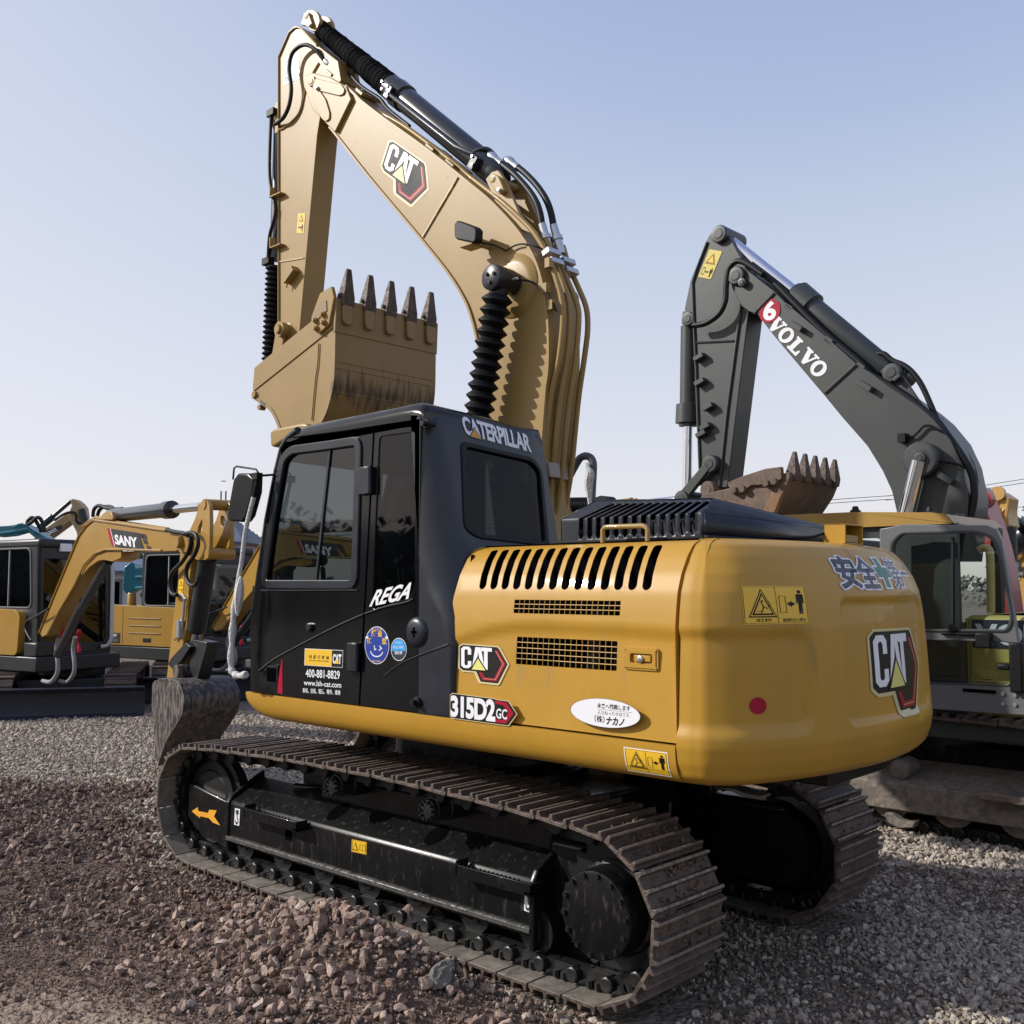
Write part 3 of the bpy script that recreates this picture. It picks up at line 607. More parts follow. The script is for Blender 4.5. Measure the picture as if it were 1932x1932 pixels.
# ---- boom cylinders with rubber bellows (left one seen)
for yc, nm in ((BY-.135, 0), (BY+BW+.135, 1)):
    p = hit(vA(1332, 1330), 1, yc) if nm == 0 else V((p.x, yc, p.z)); e = hit(vA(1235, 1932), 1, BY-.135); d = (V((e.x, 0, e.z)) - V((p.x, 0, p.z))).normalized()
    if nm == 0: D_ = d
    m = MB(); a_ = p + D_*.09; m.bellows(a_, a_ + D_*1.62, .094, .062, 25, 26); BOOT = m.build("boom_cylinder", RUB, EX, ang=25)
    m = MB(); m.lathe(p + V((0, -.085, 0)), (0,1,0), [(0,.07),(.006,.078),(.15,.078),(.2,.07)], 28); m.cyl(p + D_*.03, p + D_*.115, .06, .055)
    m.build("rod_eye", BLKN, BOOT, ang=40)
    m = MB(); m.lathe(p + D_*.10, D_, [(0,.060),(.02,.060)], 24); m.build("hose_clamp", STL, BOOT)
    for k in range(3):
        aa = 2.1*k+.4; m = MB(); m.lathe(p + V((.034*math.cos(aa), -.097, .034*math.sin(aa))), (0,1,0), [(0,.011),(.012,.012)], 6); m.build("eye_bolt", RUB, BOOT)
m = MB(); m.tube([hit(vA(*p), 1, y) for p, y in (((1385,1330),BY-.13),((1440,1332),BY-.09),((1490,1345),BY-.03),((1540,1385),BY-.02),((1575,1430),BY-.015),((1600,1480),BY))], .0065, 8, sm=5); m.build("grease_hose", RUB, BOOM)
h = hit(vA(1390,1329), 1, BY-.13); m = MB(); m.cyl(h, h+V((.04,0,0)), .008, n=8); m.build("hose_fitting", STL, BOOM)
# ---- stick cylinder on top of the boom
sy = BY + BW/2
def A(x, y, yy=sy): return hit(vA(x, y), 1, yy)
pa, pb = A(1352, 860), A(452, 118); dd = (pb-pa).normalized(); L = (pb-pa).length
q1 = A(1275,800); q2 = A(835,425); k1 = (q1-pa).dot(dd); k2 = (q2-pa).dot(dd)
m = MB(); m.lathe(pa, dd, [(0,.05),(.06,.075),(k1*.5,.085),(k2-.16,.085),(k2-.155,.098),(k2-.04,.100),(k2-.035,.092),(k2+.05,.092)], 28); SCY = m.build("stick_cylinder", DKM, EX, ang=35)
m = MB(); k3 = L-.10; nr = 46; prf = []
for i in range(nr+1):
    t = k2+.0 + (k3-k2)*i/nr; env = .088*(1-.30*i/nr); prf.append((t, env + (.006 if i % 2 else -.004) + random.uniform(-.003,.003)))
m.lathe(pa, dd, prf, 22); m.build("rod_sleeve", SLV, SCY, ang=25)
up = V((-dd.z, 0, dd.x)); up = up if up.z > 0 else -up
m = MB()
for s_, o_ in ((1, -.115), (-1, -.04)):
    m.tube([pa + dd*(k1+.05) + up*.03 + V((0, o_, 0)), pa + dd*(k1+.25) + up*-.005 + V((0, o_, 0)), pa + dd*(k2-.05) - up*.02 + V((0, o_, 0))], .018, 8)
for kk in (k1+.02, k2-.10):
    m.obox(pa + dd*kk + V((0, -.10, 0)) - up*.01, dd*.03, V((0, .03, 0)), up*.045)
m.build("cylinder_pipe", DKM, SCY, bevel=.004)
m = MB()
for kk in (k1+.02, k2-.10, k2-.02):
    for s_ in (-1, 1): m.lathe(pa + dd*(kk+.018*s_) + V((0, -.14, 0)) + up*.02*s_, (0,1,0), [(0,.010),(.03,.010)], 6)
m.build("flange_bolt", STL, SCY)
# ---- steel pipes and hoses along the boom back
YP = [BY+.05, BY+.12, BY+.20, BY+.40]
pipes = [[(640,430),(700,500),(860,590),(1000,690),(1130,790),(1200,850),(1330,950),(1450,1060),(1505,1125),(1560,1220),(1602,1340),(1630,1480),(1612,1700),(1565,1932)],
         [(1540,1120),(1580,1210),(1620,1320),(1660,1450),(1655,1650),(1612,1932)],
         [(1560,1135),(1600,1220),(1650,1330),(1695,1440),(1705,1530),(1685,1750),(1657,1932)],
         [(1630,1170),(1660,1270),(1700,1360),(1740,1460),(1748,1560),(1735,1680),(1710,1850),(1700,1932)]]
PW = [.035, .09, .15, .25]
pipes = [[(x, y, PW[i] + (.04 if i == 0 and k < 6 else 0)) for k, (x, y) in enumerate(q)] for i, q in enumerate(pipes)]
for i, pp in enumerate(pipes):
    q = [A(x, y, BY+w) for x, y, w in pp]; e = q[-1]; q.append(V((e.x - .10, e.y, e.z-.6))); q.append(V((e.x-.32, e.y, e.z-1.0)))
    m = MB(); m.tube(q, .017, 10, sm=4); m.build("boom_pipe", YELB, BOOM, ang=60)
for (x, y, w) in ((1583,1228,.06),(1655,1272,.20)):
    c = A(x, y, BY+w); m = MB(); t = (A(x+30,y+90,BY+w)-c).normalized(); nn = V((t.z,0,-t.x)); m.obox(c - t*.035, t*.018, V((0,.055,0)), nn*.03); m.obox(c + t*.035, t*.018, V((0,.055,0)), nn*.03); m.build("pipe_clamp", STL, BOOM, bevel=.004)
c = hit(vN(298,478), 1, .32); m = MB(); m.obox(c, (.03,0,.004), (0,.06,0), (-.004,0,.045)); c2 = hit(vN(135,440), 1, .18); m.obox(c2, (.03,0,.004), (0,.05,0), (-.004,0,.045)); m.build("pipe_clamp", mat("galvanised_clamp", (.30,.25,.23), .5), BOOM, bevel=.006)
for (x, y, yy) in ((1545,1370,BY-.01),(1560,1250,BY-.005),(1572,1450,BY-.01)):
    c = A(x, y, yy); m = MB(); m.box((c.x-.02, yy-.012, c.z-.03), (c.x+.02, yy+.03, c.z+.03)); m.build("pipe_bracket", YELB, BOOM, bevel=.003)
hoses = [[(1310,760,.12),(1345,785,.12),(1400,830,.11),(1460,895,.10),(1500,955,.09),(1520,1010,.09),(1530,1065,.09)],[(1390,780,.18),(1440,815,.17),(1500,875,.16),(1545,940,.15),(1570,1000,.15),(1585,1070,.15)]]
for q in hoses:
    m = MB(); m.tube([A(x, y, BY+w) for x, y, w in q], .021, 10, sm=6); m.build("hydraulic_hose", HOSE, BOOM, ang=60)
for q in hoses:
    m = MB(); a, b = A(*q[-1][:2], BY+q[-1][2]), A(q[-1][0]+16, q[-1][1]+58, BY+q[-1][2]+.01); m.lathe(a, b-a, [(0,.024),(.07,.026),(.075,.036),(.10,.036),(.105,.028),(.19,.026)], 12); m.build("hose_fitting", STL, BOOM, ang=40)
    m = MB(); a, b = A(*q[0][:2], BY+q[0][2]), A(*q[1][:2], BY+q[1][2]); m.lathe(a, b-a, [(-.09,.020),(-.05,.034),(-.02,.034),(0,.026),(.07,.025)], 12); m.build("hose_fitting", STL, BOOM, ang=40)
m = MB(); m.tube([A(1185,735,BY+.06), A(1235,712,BY+.08), A(1275,712,BY+.11), A(1310,745,BY+.15)], .017, 8, sm=5); m.tube([A(1190,720,BY+.12), A(1260,740,BY+.18), A(1340,790,BY+.2), A(1385,780,BY+.22)], .014, 8, sm=5); m.build("hydraulic_pipe", DKM, BOOM, ang=60)
q = [(570,330,.14),(610,345,.13),(650,390,.10),(690,425,.10),(760,470,.10),(800,520,.09),(900,600,.08)]
m = MB(); m.tube([A(x, y, BY+w) for x, y, w in q], .014, 8, sm=4); m.tube([A(x+30, y-20, BY+w+.08) for x, y, w in q], .012, 8, sm=4); m.build("boom_top_hose", HOSE, BOOM, ang=60)
for (x, y) in ((560,365),(1040,720),(705,455),(1135,795)):
    c = A(x, y, BY+.12); t = dd; m = MB(); m.obox(c, t*.05, V((0,.09,0)), up*.012); m.build("hose_clip", YELB, BOOM, bevel=.003)

# ================================================================== STICK
SY, SW = .14, .19
sp_ = [(275,1640),(275,1200),(275,700),(275,270),(290,235),(326,152),(350,130),(368,124),(385,130),(418,160),(462,214),(560,290),(575,380),(520,470),(478,540),(462,640),(420,1100),(372,1640)]
q = [hit(vA(*p), 1, SY) for p in sp_]
m = MB(); m.prism(q, (0, SW, 0)); STK = m.build("stick", YELB, EX, bevel=.004)
# rear plate rail of the left face, rims
m = MB(); m.tube([hit(vA(*p), 1, SY-.006) for p in ((279,1600),(279,272),(293,238),(328,156),(352,133),(368,128),(384,133),(460,216))], .009, 6); m.build("stick_rim", YELB, STK)
m = MB(); m.tube([hit(vA(*p), 1, SY-.004) for p in ((282,1245),(330,1238),(398,1226))], .005, 6); m.build("weld_seam", WELD, STK)
plate([(402,60),(415,48),(435,43),(455,52),(468,70),(475,100),(455,150),(430,145),(405,120),(380,118)], SY+.02, .03, "rod_bracket", STK, r=.02)
plate([(402,60),(415,48),(435,43),(455,52),(468,70),(475,100),(455,150),(430,145),(405,120),(380,118)], SY+.02, .03, "rod_bracket", STK, r=.02, shift=.12)
plate([(395,66),(408,58),(420,66),(436,112),(430,128),(412,126)], SY-.004, .03, "pin_keeper", STK, r=.014)
pin((407,72), SY-.012, SY+.19, .028, "rod_pin", STK); pin((420,116), SY-.02, SY+.02, .014, "keeper_bolt", STK, STL)
# curved reinforcement around the boom pin on the stick side
m = MB(); m.tube([hit(vA(*p), 1, SY-.004) for p in ((470,300),(430,370),(405,430),(385,520),(350,570),(300,610),(282,615))], .010, 6, sm=5); m.build("stick_rib", YELB, STK)
for (x, y) in ((300, 912), (300, 1155)):
    c = hit(vA(x, y), 1, SY); m = MB(); m.box((c.x-.12, SY-.05, c.z-.03), (c.x+.03, SY, c.z-.018)); m.box((c.x-.12, SY-.05, c.z-.03), (c.x-.108, SY, c.z+.06)); m.build("hose_bracket", YELB, STK, bevel=.003)
c = hit(vA(350, 1312), 1, SY); m = MB(); m.obox((c.x, SY-.03, c.z), (.06,0,.04), (0,.03,0), (-.015,0,.022)); m.tube([(c.x-.03,SY-.03,c.z-.02),(c.x-.05,SY-.03,c.z-.09)], .006, 6); m.build("grease_block", YELB, STK, bevel=.003)
# bucket cylinder in front of the stick
cy = SY + SW/2
m = MB(); a, b = hit(vA(292, 560), 1, cy), hit(vA(272, 1235), 1, cy); d = (b-a).normalized(); Lc = (b-a).length
m.lathe(a, d, [(0,.05),(.05,.062),(Lc-.12,.062),(Lc-.115,.075),(Lc,.075)], 24); BCY = m.build("bucket_cylinder", DKM, EX, ang=35)
a2 = hit(vA(258, 1265), 1, cy-.03); b2 = hit(vA(238, 1720), 1, cy-.03); m = MB(); m.bellows(a2, b2, .070, .046, 18, 22); m.build("rod_bellows", RUB, BCY, ang=25)
c = b; m = MB(); m.obox(c + V((-.04, -.06, -.02)), (.05,0,0), (0,.03,0), (0,0,.03)); m.obox(a + V((-.02,-.07,.02)), (.05,0,0), (0,.03,0), (0,0,.03)); m.build("cylinder_port", RUB, BCY, bevel=.006)
m = MB(); m.tube([a + V((-.03,-.08,0)), a + V((-.02,-.09,-.5)), hit(vA(262,1000),1,cy-.12), hit(vA(236,1120),1,cy-.1), hit(vA(228,1230),1,cy-.08)], .014, 8, sm=6); m.build("cylinder_hose", HOSE, BCY, ang=60)
plate([(262,490),(272,480),(285,500),(290,600),(262,640),(246,600),(250,545)], SY+.03, .16, "cylinder_lug", STK, r=.02); pin((258,555), SY+.02, SY+.2, .024, "lug_pin", STK)
m = MB(); m.tube([hit(vA(*p), 1, y) for p, y in (((262,590),SY-.03),((300,560),SY-.05),((328,500),SY-.06),((338,420),SY-.065),((328,330),SY-.065),((340,260),SY-.065),((375,222),SY-.06),((415,214),SY-.05),((455,238),SY-.03),((490,280),SY),((520,312),SY+.03),((560,338),SY+.06))], .016, 10, sm=6); m.build("stick_hose", HOSE, STK, ang=60)
m = MB(); a, b = hit(vA(498,288),1,SY), hit(vA(575,352),1,SY+.06); m.lathe(a, b-a, [(0,.018),(.02,.024),(.05,.024),(.055,.019),(.11,.019),(.115,.026),(.15,.026)], 10); m.build("hose_fitting", STL, STK, ang=40)

# ================================================================== BUCKET (curled right in, above the cab)
bk0 = -.20; BKW = .91
BK = MB(); 
side_px = [(100,920),(640,480),(820,300),(885,275),(872,585),(865,900),(848,1100),(800,1300),(735,1445),(620,1620),(480,1690),(380,1640),(345,1520),(300,1400),(250,1320),(180,1270),(84,1200),(84,1090)]
q = [hit(vK(*p), 1, bk0) for p in side_px]
ctr = sum(q, V((0,0,0))) / len(q)
BPT = mat("bucket_paint", (.30,.198,.072), .42, coat=.08, spec=.35, var=.06, dscale=3, dirt=(.10,.08,.07), damt=.05)
shell = [q[i] for i in (3,4,5,6,7,8,9,10,11,12,13,14,15,16)]; sh = spline(shell, 3)
STN = mat("bucket_shell_paint", (.275,.18,.066), .5, var=.08, dscale=3, dirt=(.10,.08,.07), damt=.20, streak=.25)
# dark worn band where the paint is scraped off
nt = STN.node_tree; N = nt.nodes; Lk = nt.links; b_ = N["Principled BSDF"]; src = b_.inputs["Base Color"].links[0].from_socket
g = N.new("ShaderNodeNewGeometry"); sx = N.new("ShaderNodeSeparateXYZ"); Lk.new(g.outputs["Position"], sx.inputs[0])
nz = N.new("ShaderNodeTexNoise"); nz.inputs["Scale"].default_value = 17; nz.inputs["Detail"].default_value = 11; mp = N.new("ShaderNodeMapping"); mp.inputs["Scale"].default_value = (1, 1.8, .3); Lk.new(g.outputs["Position"], mp.inputs[0]); Lk.new(mp.outputs[0], nz.inputs["Vector"])
zb = hit(vK(1100, 1120), 0, q[5].x).z
ma = N.new("ShaderNodeMath"); ma.operation = 'SUBTRACT'; ma.inputs[1].default_value = zb - .02; Lk.new(sx.outputs["Z"], ma.inputs[0])
mb_ = N.new("ShaderNodeMath"); mb_.operation = 'ABSOLUTE'; Lk.new(ma.outputs[0], mb_.inputs[0])
mc = N.new("ShaderNodeMapRange"); mc.inputs["From Min"].default_value = .0; mc.inputs["From Max"].default_value = .22; mc.inputs["To Min"].default_value = .26; mc.inputs["To Max"].default_value = -.12; Lk.new(mb_.outputs[0], mc.inputs["Value"])
md_ = N.new("ShaderNodeMath"); md_.operation = 'ADD'; Lk.new(mc.outputs["Result"], md_.inputs[0]); Lk.new(nz.outputs["Fac"], md_.inputs[1])
me_ = N.new("ShaderNodeMapRange"); me_.inputs["From Min"].default_value = .56; me_.inputs["From Max"].default_value = .84; Lk.new(md_.outputs[0], me_.inputs["Value"])
mx = N.new("ShaderNodeMixRGB"); mx.inputs["Color2"].default_value = (.050, .042, .038, 1); Lk.new(me_.outputs["Result"], mx.inputs["Fac"]); Lk.new(src, mx.inputs["Color1"]); Lk.new(mx.outputs[0], b_.inputs["Base Color"])
m = MB(); n = len(sh); vs = []; fs = []
for i, p in enumerate(sh):
    t = (sh[min(i+1, n-1)] - sh[max(i-1, 0)]).normalized(); nn = V((t.z, 0, -t.x)); 
    if nn.dot(p-ctr) < 0: nn = -nn
    for yy, k in ((bk0-.006, .006), (bk0+BKW+.006, .006), (bk0+BKW+.006, -.02), (bk0-.006, -.02)): vs.append(V((p.x, yy, p.z)) + nn*k)
for i in range(n-1):
    for j in range(4): fs.append((i*4+j, i*4+(j+1) % 4, (i+1)*4+(j+1) % 4, (i+1)*4+j))
fs += [(0,1,2,3), tuple(range((n-1)*4, n*4))]; m.add(vs, fs); BKT = m.build("bucket", STN, EX, ang=40)
for yy_ in (bk0, bk0+BKW-.025):
    m = MB(); m.prism([V((p.x, yy_, p.z)) for p in q], (0, .025, 0)); m.build("side_plate", BPT, BKT, bevel=.004)
# lip plate with adapters, seams across the shell
lx = q[3].x; lt = q[3].z; lb = q[4].z
def onback(z):  # x of the shell back at height z
    zz = [p.z for p in sh][::-1]; xx = [p.x for p in sh][::-1]
    return float(np.interp(z, [p.z for p in (sh[k] for k in range(12, -1, -1))], [p.x for p in (sh[k] for k in range(12, -1, -1))]))
m = MB(); m.prism([V((onback(lt)+.012, bk0-.012, lt+.01)), V((onback(lb)+.012, bk0-.012, lb)), V((onback(lb)-.01, bk0-.012, lb)), V((onback(lt)-.01, bk0-.012, lt+.01))], (0, BKW+.024, 0)); m.build("cutting_edge", STN, BKT, bevel=.004)
for zz in (hit(vK(890, 860), 0, lx).z, hit(vK(860, 1140), 0, lx).z, hit(vK(890,920),0,lx).z):
    m = MB(); x_ = onback(zz); m.box((x_-.004, bk0, zz-.004), (x_+.010, bk0+BKW, zz+.004)); m.build("shell_seam", STN, BKT, bevel=.002)
m = MB(); yy0 = bk0-.008
m.prism([hit(vK(*p), 1, yy0) for p in ((100,920),(640,480),(860,300),(868,520),(848,540),(95,1140),(84,1130))], (0, .012, 0)); m.build("bucket_side_bar", BPT, BKT, bevel=.003)
m = MB(); m.tube([hit(vK(*p), 1, yy0) for p in ((712,690),(700,900),(680,1030),(645,1420))], .005, 6, sm=3); m.build("weld_seam", YELB, BKT)
# side cutter
cp = [(832,145),(722,212),(640,440),(650,520),(690,590),(712,598),(810,505),(848,300),(858,250)]
cq = [hit(vK(*p), 1, bk0-.03) for p in cp]; win = [hit(vK(*p), 1, bk0-.03) for p in ((790,280),(752,282),(690,360),(664,440),(700,470),(795,380))]
m = MB(); panel(m, [(p.x, p.z) for p in cq], [], lambda u, v, d: V((u, bk0-.03+d, v)), .028); SCUT = m.build("side_cutter", YELB, BKT, bevel=.005)
m = MB(); m.prism([V((p.x, bk0-.036, p.z)) for p in win], (0, .008, 0)); m.build("cutter_recess", mat("recess_shade", (.21,.135,.045), .5), SCUT, bevel=.003)  # raised patch in darker yellow, shade of the recess put into the colour
for (x, y) in ((762,415),(688,473),(768,492),(696,548)):
    h = hit(vK(x, y), 1, bk0-.03); m = MB(); m.lathe((h.x, bk0-.062, h.z), (0,1,0), [(0,.013),(.003,.015),(.014,.015)], 6); m.lathe((h.x, bk0-.048, h.z), (0,1,0), [(0,.021),(.018,.023)], 14); m.build("cutter_bolt", YELB, SCUT)
# teeth
for k in range(5):
    yc = bk0 + .075 + (BKW-.15)*k/4; bx_, bz = onback(lt), lt
    ax = V((.13, 0, .99)).normalized(); nx = V((ax.z, 0, -ax.x))
    b0 = V((bx_, yc, bz)); m = MB(); vs = []
    for (t, wy, wn) in ((-.03,.050,.036),(.03,.048,.038),(.08,.038,.032),(.20,.022,.014),(.225,.018,.010)):
        for (i, j) in ((-1,-1),(1,-1),(1,1),(-1,1)): vs.append(b0 + ax*t + V((0, wy*i, 0)) + nx*(wn*j))
    fs = [(0,1,2,3), (16,17,18,19)]
    for i in range(4):
        for j in range(4): fs.append((i*4+j, i*4+(j+1) % 4, i*4+4+(j+1) % 4, i*4+4+j))
    m.add(vs, fs); m.lathe(b0 + ax*.035 + V((0,-.066,0)), (0,1,0), [(0,.014),(.13,.014)], 12); m.build("tooth", TTH, BKT, bevel=.006)
    m = MB(); m.prism([b0 + V((.008, -.045, .02)), b0 + V((.008, .045, .02)), b0 + V((.012, .04, -.14)), b0 + V((.012, .022, -.165)), b0 + V((.012, -.022, -.165)), b0 + V((.012, -.04, -.14))], (.022, 0, 0)); m.build("tooth_adapter", STN, BKT, bevel=.008)
# hinge boss and links at the stick end
h = hit(vA(268, 1562), 1, .04); m = MB(); m.lathe(h, (0,1,0), [(0,.032),(.006,.036),(.03,.036)], 18); m.lathe(h + V((0,.02,0)), (0,1,0), [(0,.06),(.05,.06),(.055,.052),(.07,.052),(.075,.064),(.13,.064),(.135,.05),(.30,.05)], 24); m.build("bucket_hinge", YELB, BKT, ang=35)
m = MB(); m.prism([hit(vA(*p), 1, .1) for p in ((262,1590),(300,1610),(290,1680),(245,1690))], (0, .04, 0)); m.build("bucket_ear", YELB, BKT, bevel=.004)
h = hit(vK(88, 1175), 1, bk0-.02); m = MB(); m.lathe(h, (0,1,0), [(0,.022),(.005,.028),(.05,.028)], 14); m.lathe(h + V((.06,.01,-.10)), (0,1,0), [(0,.02),(.05,.02)], 10); m.build("bucket_pin", YELB, BKT)

# ================================================================== UNDERCARRIAGE
TYO, TYI = -1.023, -.530      # outer and inner edge of the near track
def trackpath(n):
    r = .345; zc = .385; xa, xb = -1.62, 1.60; pts = []
    for i in range(13): pts.append(V((xa + (xb-xa)*i/12, 0, zc-r)))
    for i in range(1, 17): a = -math.pi/2 + math.pi*i/16; pts.append(V((xb + r*math.cos(a), 0, zc + r*math.sin(a))))
    for i in range(1, 20):
        t = i/20; pts.append(V((xb + (xa-xb)*t, 0, zc + r + .055*math.sin(math.pi*t)**.8)))
    for i in range(17): a = math.pi/2 + math.pi*i/16; pts.append(V((xa + r*math.cos(a), 0, zc + r + 0 - r + r*math.sin(a))))
    pts.append(pts[0]); L = [0]
    for i in range(1, len(pts)): L.append(L[-1] + (pts[i]-pts[i-1]).length)
    out = []; T = L[-1]
    f = lambda s: V((np.interp(s % T, L, [p.x for p in pts]), 0, np.interp(s % T, L, [p.z for p in pts])))
    for k in range(n):
        s = T*k/n; a = f(s - T/n*.5); b = f(s + T/n*.5); out.append(((a+b)/2, (b-a).normalized()))
    return out, T/n
NSH = 46; SHO, PITCHS = trackpath(NSH)
def shoe_mesh(w):
    m = MB(); h = PITCHS*.5
    # profile along travel (x) and height (z = outwards), three grousers, both edges curled
    pr = [(-h+.002,-.006),(-h-.002,.010),(-h+.006,.012),(-h+.010,.034),(-h+.024,.034),(-h+.030,.012),(-.012,.012),(-.007,.036),(.007,.036),(.012,.012),(h-.034,.012),(h-.028,.034),(h-.014,.034),(h-.010,.012),(h-.007,.004),(h-.010,-.004)]
    m.prism([V((x, -w/2, z)) for x, z in pr], (0, w, 0), 0)
    return m
def make_track(yc, w, parent, name="track"):
    root = None
    # chain first: it carries the shoes
    m = MB()
    for (c, t) in SHO:
        nn = V((t.z, 0, -t.x))
        for s_ in (-1, 1):
            for j in (-1, 1):
                m.obox(c - nn*.042 + V((0, yc + s_*.075 + j*.016, 0)) + t*(.03*j), t*.085, V((0, .014, 0)), nn*.036)
            m.lathe(c - nn*.05 + t*.06 + V((0, yc + s_*.125 - .018, 0)), (0,1,0), [(0,.028),(.004,.034),(.036,.034)], 8)
            for j in (-.045, .0): m.lathe(c - nn*.012 + t*j + V((0, yc + s_*.115, 0)), -nn, [(0,.016),(.03,.016)], 6)
    ch = m.build(name, LNK, parent, ang=35)
    proto = None
    for i, (c, t) in enumerate(SHO):
        nn = V((t.z, 0, -t.x)); R = Matrix((t, V((0,-1,0)), nn)).transposed().to_4x4()
        if proto is None:
            o = shoe_mesh(w).build("track_shoe", [TRK, TRKI, TIP], None, ang=30, bevel=.003)
            me = o.data; cz0 = V(o.location)
            for p in me.polygons:
                if p.normal.z < -.8: p.material_index = 1
                elif p.center.z + cz0.z > .0335: p.material_index = 2
            me.transform(Matrix.Translation(cz0)); proto = o
        else: o = proto.copy(); COL.objects.link(o)
        w_ = V((c.x, yc, c.z)); o.parent = ch; o.rotation_euler = R.to_euler(); o.location = w_ - ORG[ch.name]
        o.rotation_euler.rotate_axis('Y', random.uniform(-.035, .035)); o.location += V((0, random.uniform(-.004, .004), 0))
    return ch
YC = (TYO+TYI)/2; YC2 = YC + .89*1.75
TRL = make_track(YC, TYI-TYO, EX); TRR = make_track(YC2, TYI-TYO, EX)
fy = -.895
def E_(x, y, yy=fy): return hit(vE(x, y), 1, yy)
ZTOP = E_(1000, 390, YC+.10).z
for side_, yc in ((0, YC), (1, YC2)):
    mirror = (lambda y: y) if side_ == 0 else (lambda y: YC + YC2 - y)
    fa, fb = E_(410, 555), E_(1740, 962); xa, xb = fa.x, fb.x; zr = (fa.z+fb.z)/2; z0 = zr - .03
    r_a, r_b = E_(500, 410), E_(1700, 735); zs = (r_a.z + r_b.z)/2
    yin = YC + .13; ztop = ZTOP
    m = MB(); sec = [(fy, z0), (fy, zs-.02), (fy+.012, zs), (fy+.22, ztop), (yin, ztop+.005), (yin, z0)]
    m.prism([V((xa, mirror(y), z)) for y, z in sec], (xb-xa, 0, 0)); FRMO = m.build("track_frame", FRM, EX, bevel=.006)
    m = MB(); m.box((xa-.01, mirror(fy-.02), zr-.012), (xb, mirror(fy+.01), zr+.012)) if side_ == 0 else m.box((xa, mirror(fy+.01), zr-.012), (xb, mirror(fy-.02), zr+.012))
    m.build("frame_rail", mat("worn_rail", (.16,.155,.145), .38, metal=.6, dirt=(.03,.03,.03), damt=.45, dscale=20, var=.3), FRMO, bevel=.003)
    m = MB(); m.box((-.62, min(mirror(YC+.06), mirror(YC+.13)), ZTOP-.03), (1.15, max(mirror(YC+.06), mirror(YC+.13)), ZTOP+.105)); m.build("frame_top_box", FRM, FRMO, bevel=.012)
    # end plates
    for (x_, zz_, e_) in ((xa-.025, z0-.04, .03), (xb-.01, z0-.06, .04)):
        m = MB(); m.prism([V((x_, mirror(y), z)) for y, z in ((fy-.012, zz_), (fy-.012, zs-.01), (fy+.02, zs+e_), (fy+.24, ztop+.04), (yin, ztop+.04), (yin, zz_))], (.03, 0, 0)); m.build("frame_end_plate", FRM, FRMO, bevel=.01)
    # idler guard block carrying the arrow
    m = MB(); ga, gb = hit(vE(232, 312), 1, fy), hit(vE(410, 640), 1, fy)
    m.prism([V((x, mirror(fy), z)) for x, z in ((ga.x, ga.z-.02), (ga.x, .27), (ga.x+.10, .20), (xa-.02, .14), (xa-.02, zs-.01), (ga.x+.02, ga.z))], (0, .20*(1 if side_ == 0 else -1), 0)); m.build("idler_guard", FRM, EX, bevel=.012)
    m = MB(); m.lathe((-1.60, yc-.085, .385), (0,1,0), [(0,.06),(.01,.19),(.02,.20),(.022,.255),(.05,.26),(.055,.295),(.115,.295),(.12,.26),(.148,.255),(.15,.20),(.16,.19),(.17,.06)], 40); m.build("idler_wheel", LNK, EX, ang=30)
    # sprocket and travel motor housing
    yo_ = mirror(-.965); sg = 1 if side_ == 0 else -1
    m = MB(); m.lathe((1.60, yo_, .385), (0,sg,0), [(0,.165),(.004,.178),(.012,.182),(.13,.185),(.14,.20),(.20,.205),(.21,.235),(.26,.24),(.27,.19),(.40,.18)], 44); SPR = m.build("travel_motor", FRM, EX, ang=30)
    m = MB(); NT = 21; pts = []
    for i in range(NT*4): a = 2*math.pi*i/(NT*4); rr_ = (.295, .295, .262, .262)[i % 4]; pts.append(V((1.60 + rr_*math.cos(a), yc-.03, .385 + rr_*math.sin(a))))
    m.prism(pts, (0, .06, 0)); m.build("sprocket", LNK if side_ == 0 else FRM, SPR)  # far sprocket in blacker paint, standing in for the deep shade there
    for i in range(14):
        a = 2*math.pi*i/14 + .1; b_o = MB(); b_o.lathe((1.60 + .163*math.cos(a), yo_ - .012*sg, .385 + .163*math.sin(a)), (0,sg,0), [(0,.011),(.012,.012),(.013,.017),(.018,.017)], 8); b_o.build("motor_bolt", LNK, SPR)
    m = MB(); m.box((xb-.02, min(mirror(YC+.02), mirror(YC+.17)), .17), (1.62, max(mirror(YC+.02), mirror(YC+.17)), .60)); m.build("motor_mount", FRM, FRMO, bevel=.03)
    # track rollers and carrier rollers
    for i in range(7):
        x = -1.18 + 2.36*i/6; m = MB(); m.lathe((x, yc-.105, .205), (0,1,0), [(0,.03),(.006,.045),(.02,.045),(.022,.10),(.045,.10),(.05,.08),(.16,.08),(.165,.10),(.188,.10),(.19,.045),(.21,.04)], 24); m.obox((x, yc-.095, .215), (.045,0,0), (0,.010,0), (0,0,.045)); m.build("track_roller", LNK, EX, ang=35)
    for i, (px_, py_) in enumerate(((865,332),(1285,435))):
        h = E_(px_, py_, YC-.16); m = MB(); m.lathe((h.x, mirror(YC-.17), h.z), (0,sg,0), [(0,.03),(.006,.05),(.03,.055),(.032,.06),(.11,.062),(.115,.068),(.23,.068),(.24,.05)], 22)
        for kk in range(10): a = 2*math.pi*kk/10; m.lathe((h.x + .042*math.cos(a), mirror(YC-.185), h.z + .042*math.sin(a)), (0,sg,0), [(0,.007),(.02,.008)], 6)
        m.build("carrier_roller", LNK, EX, ang=35)
    m = MB(); hz_ = lambda x, y: E_(x, y, fy+.11)
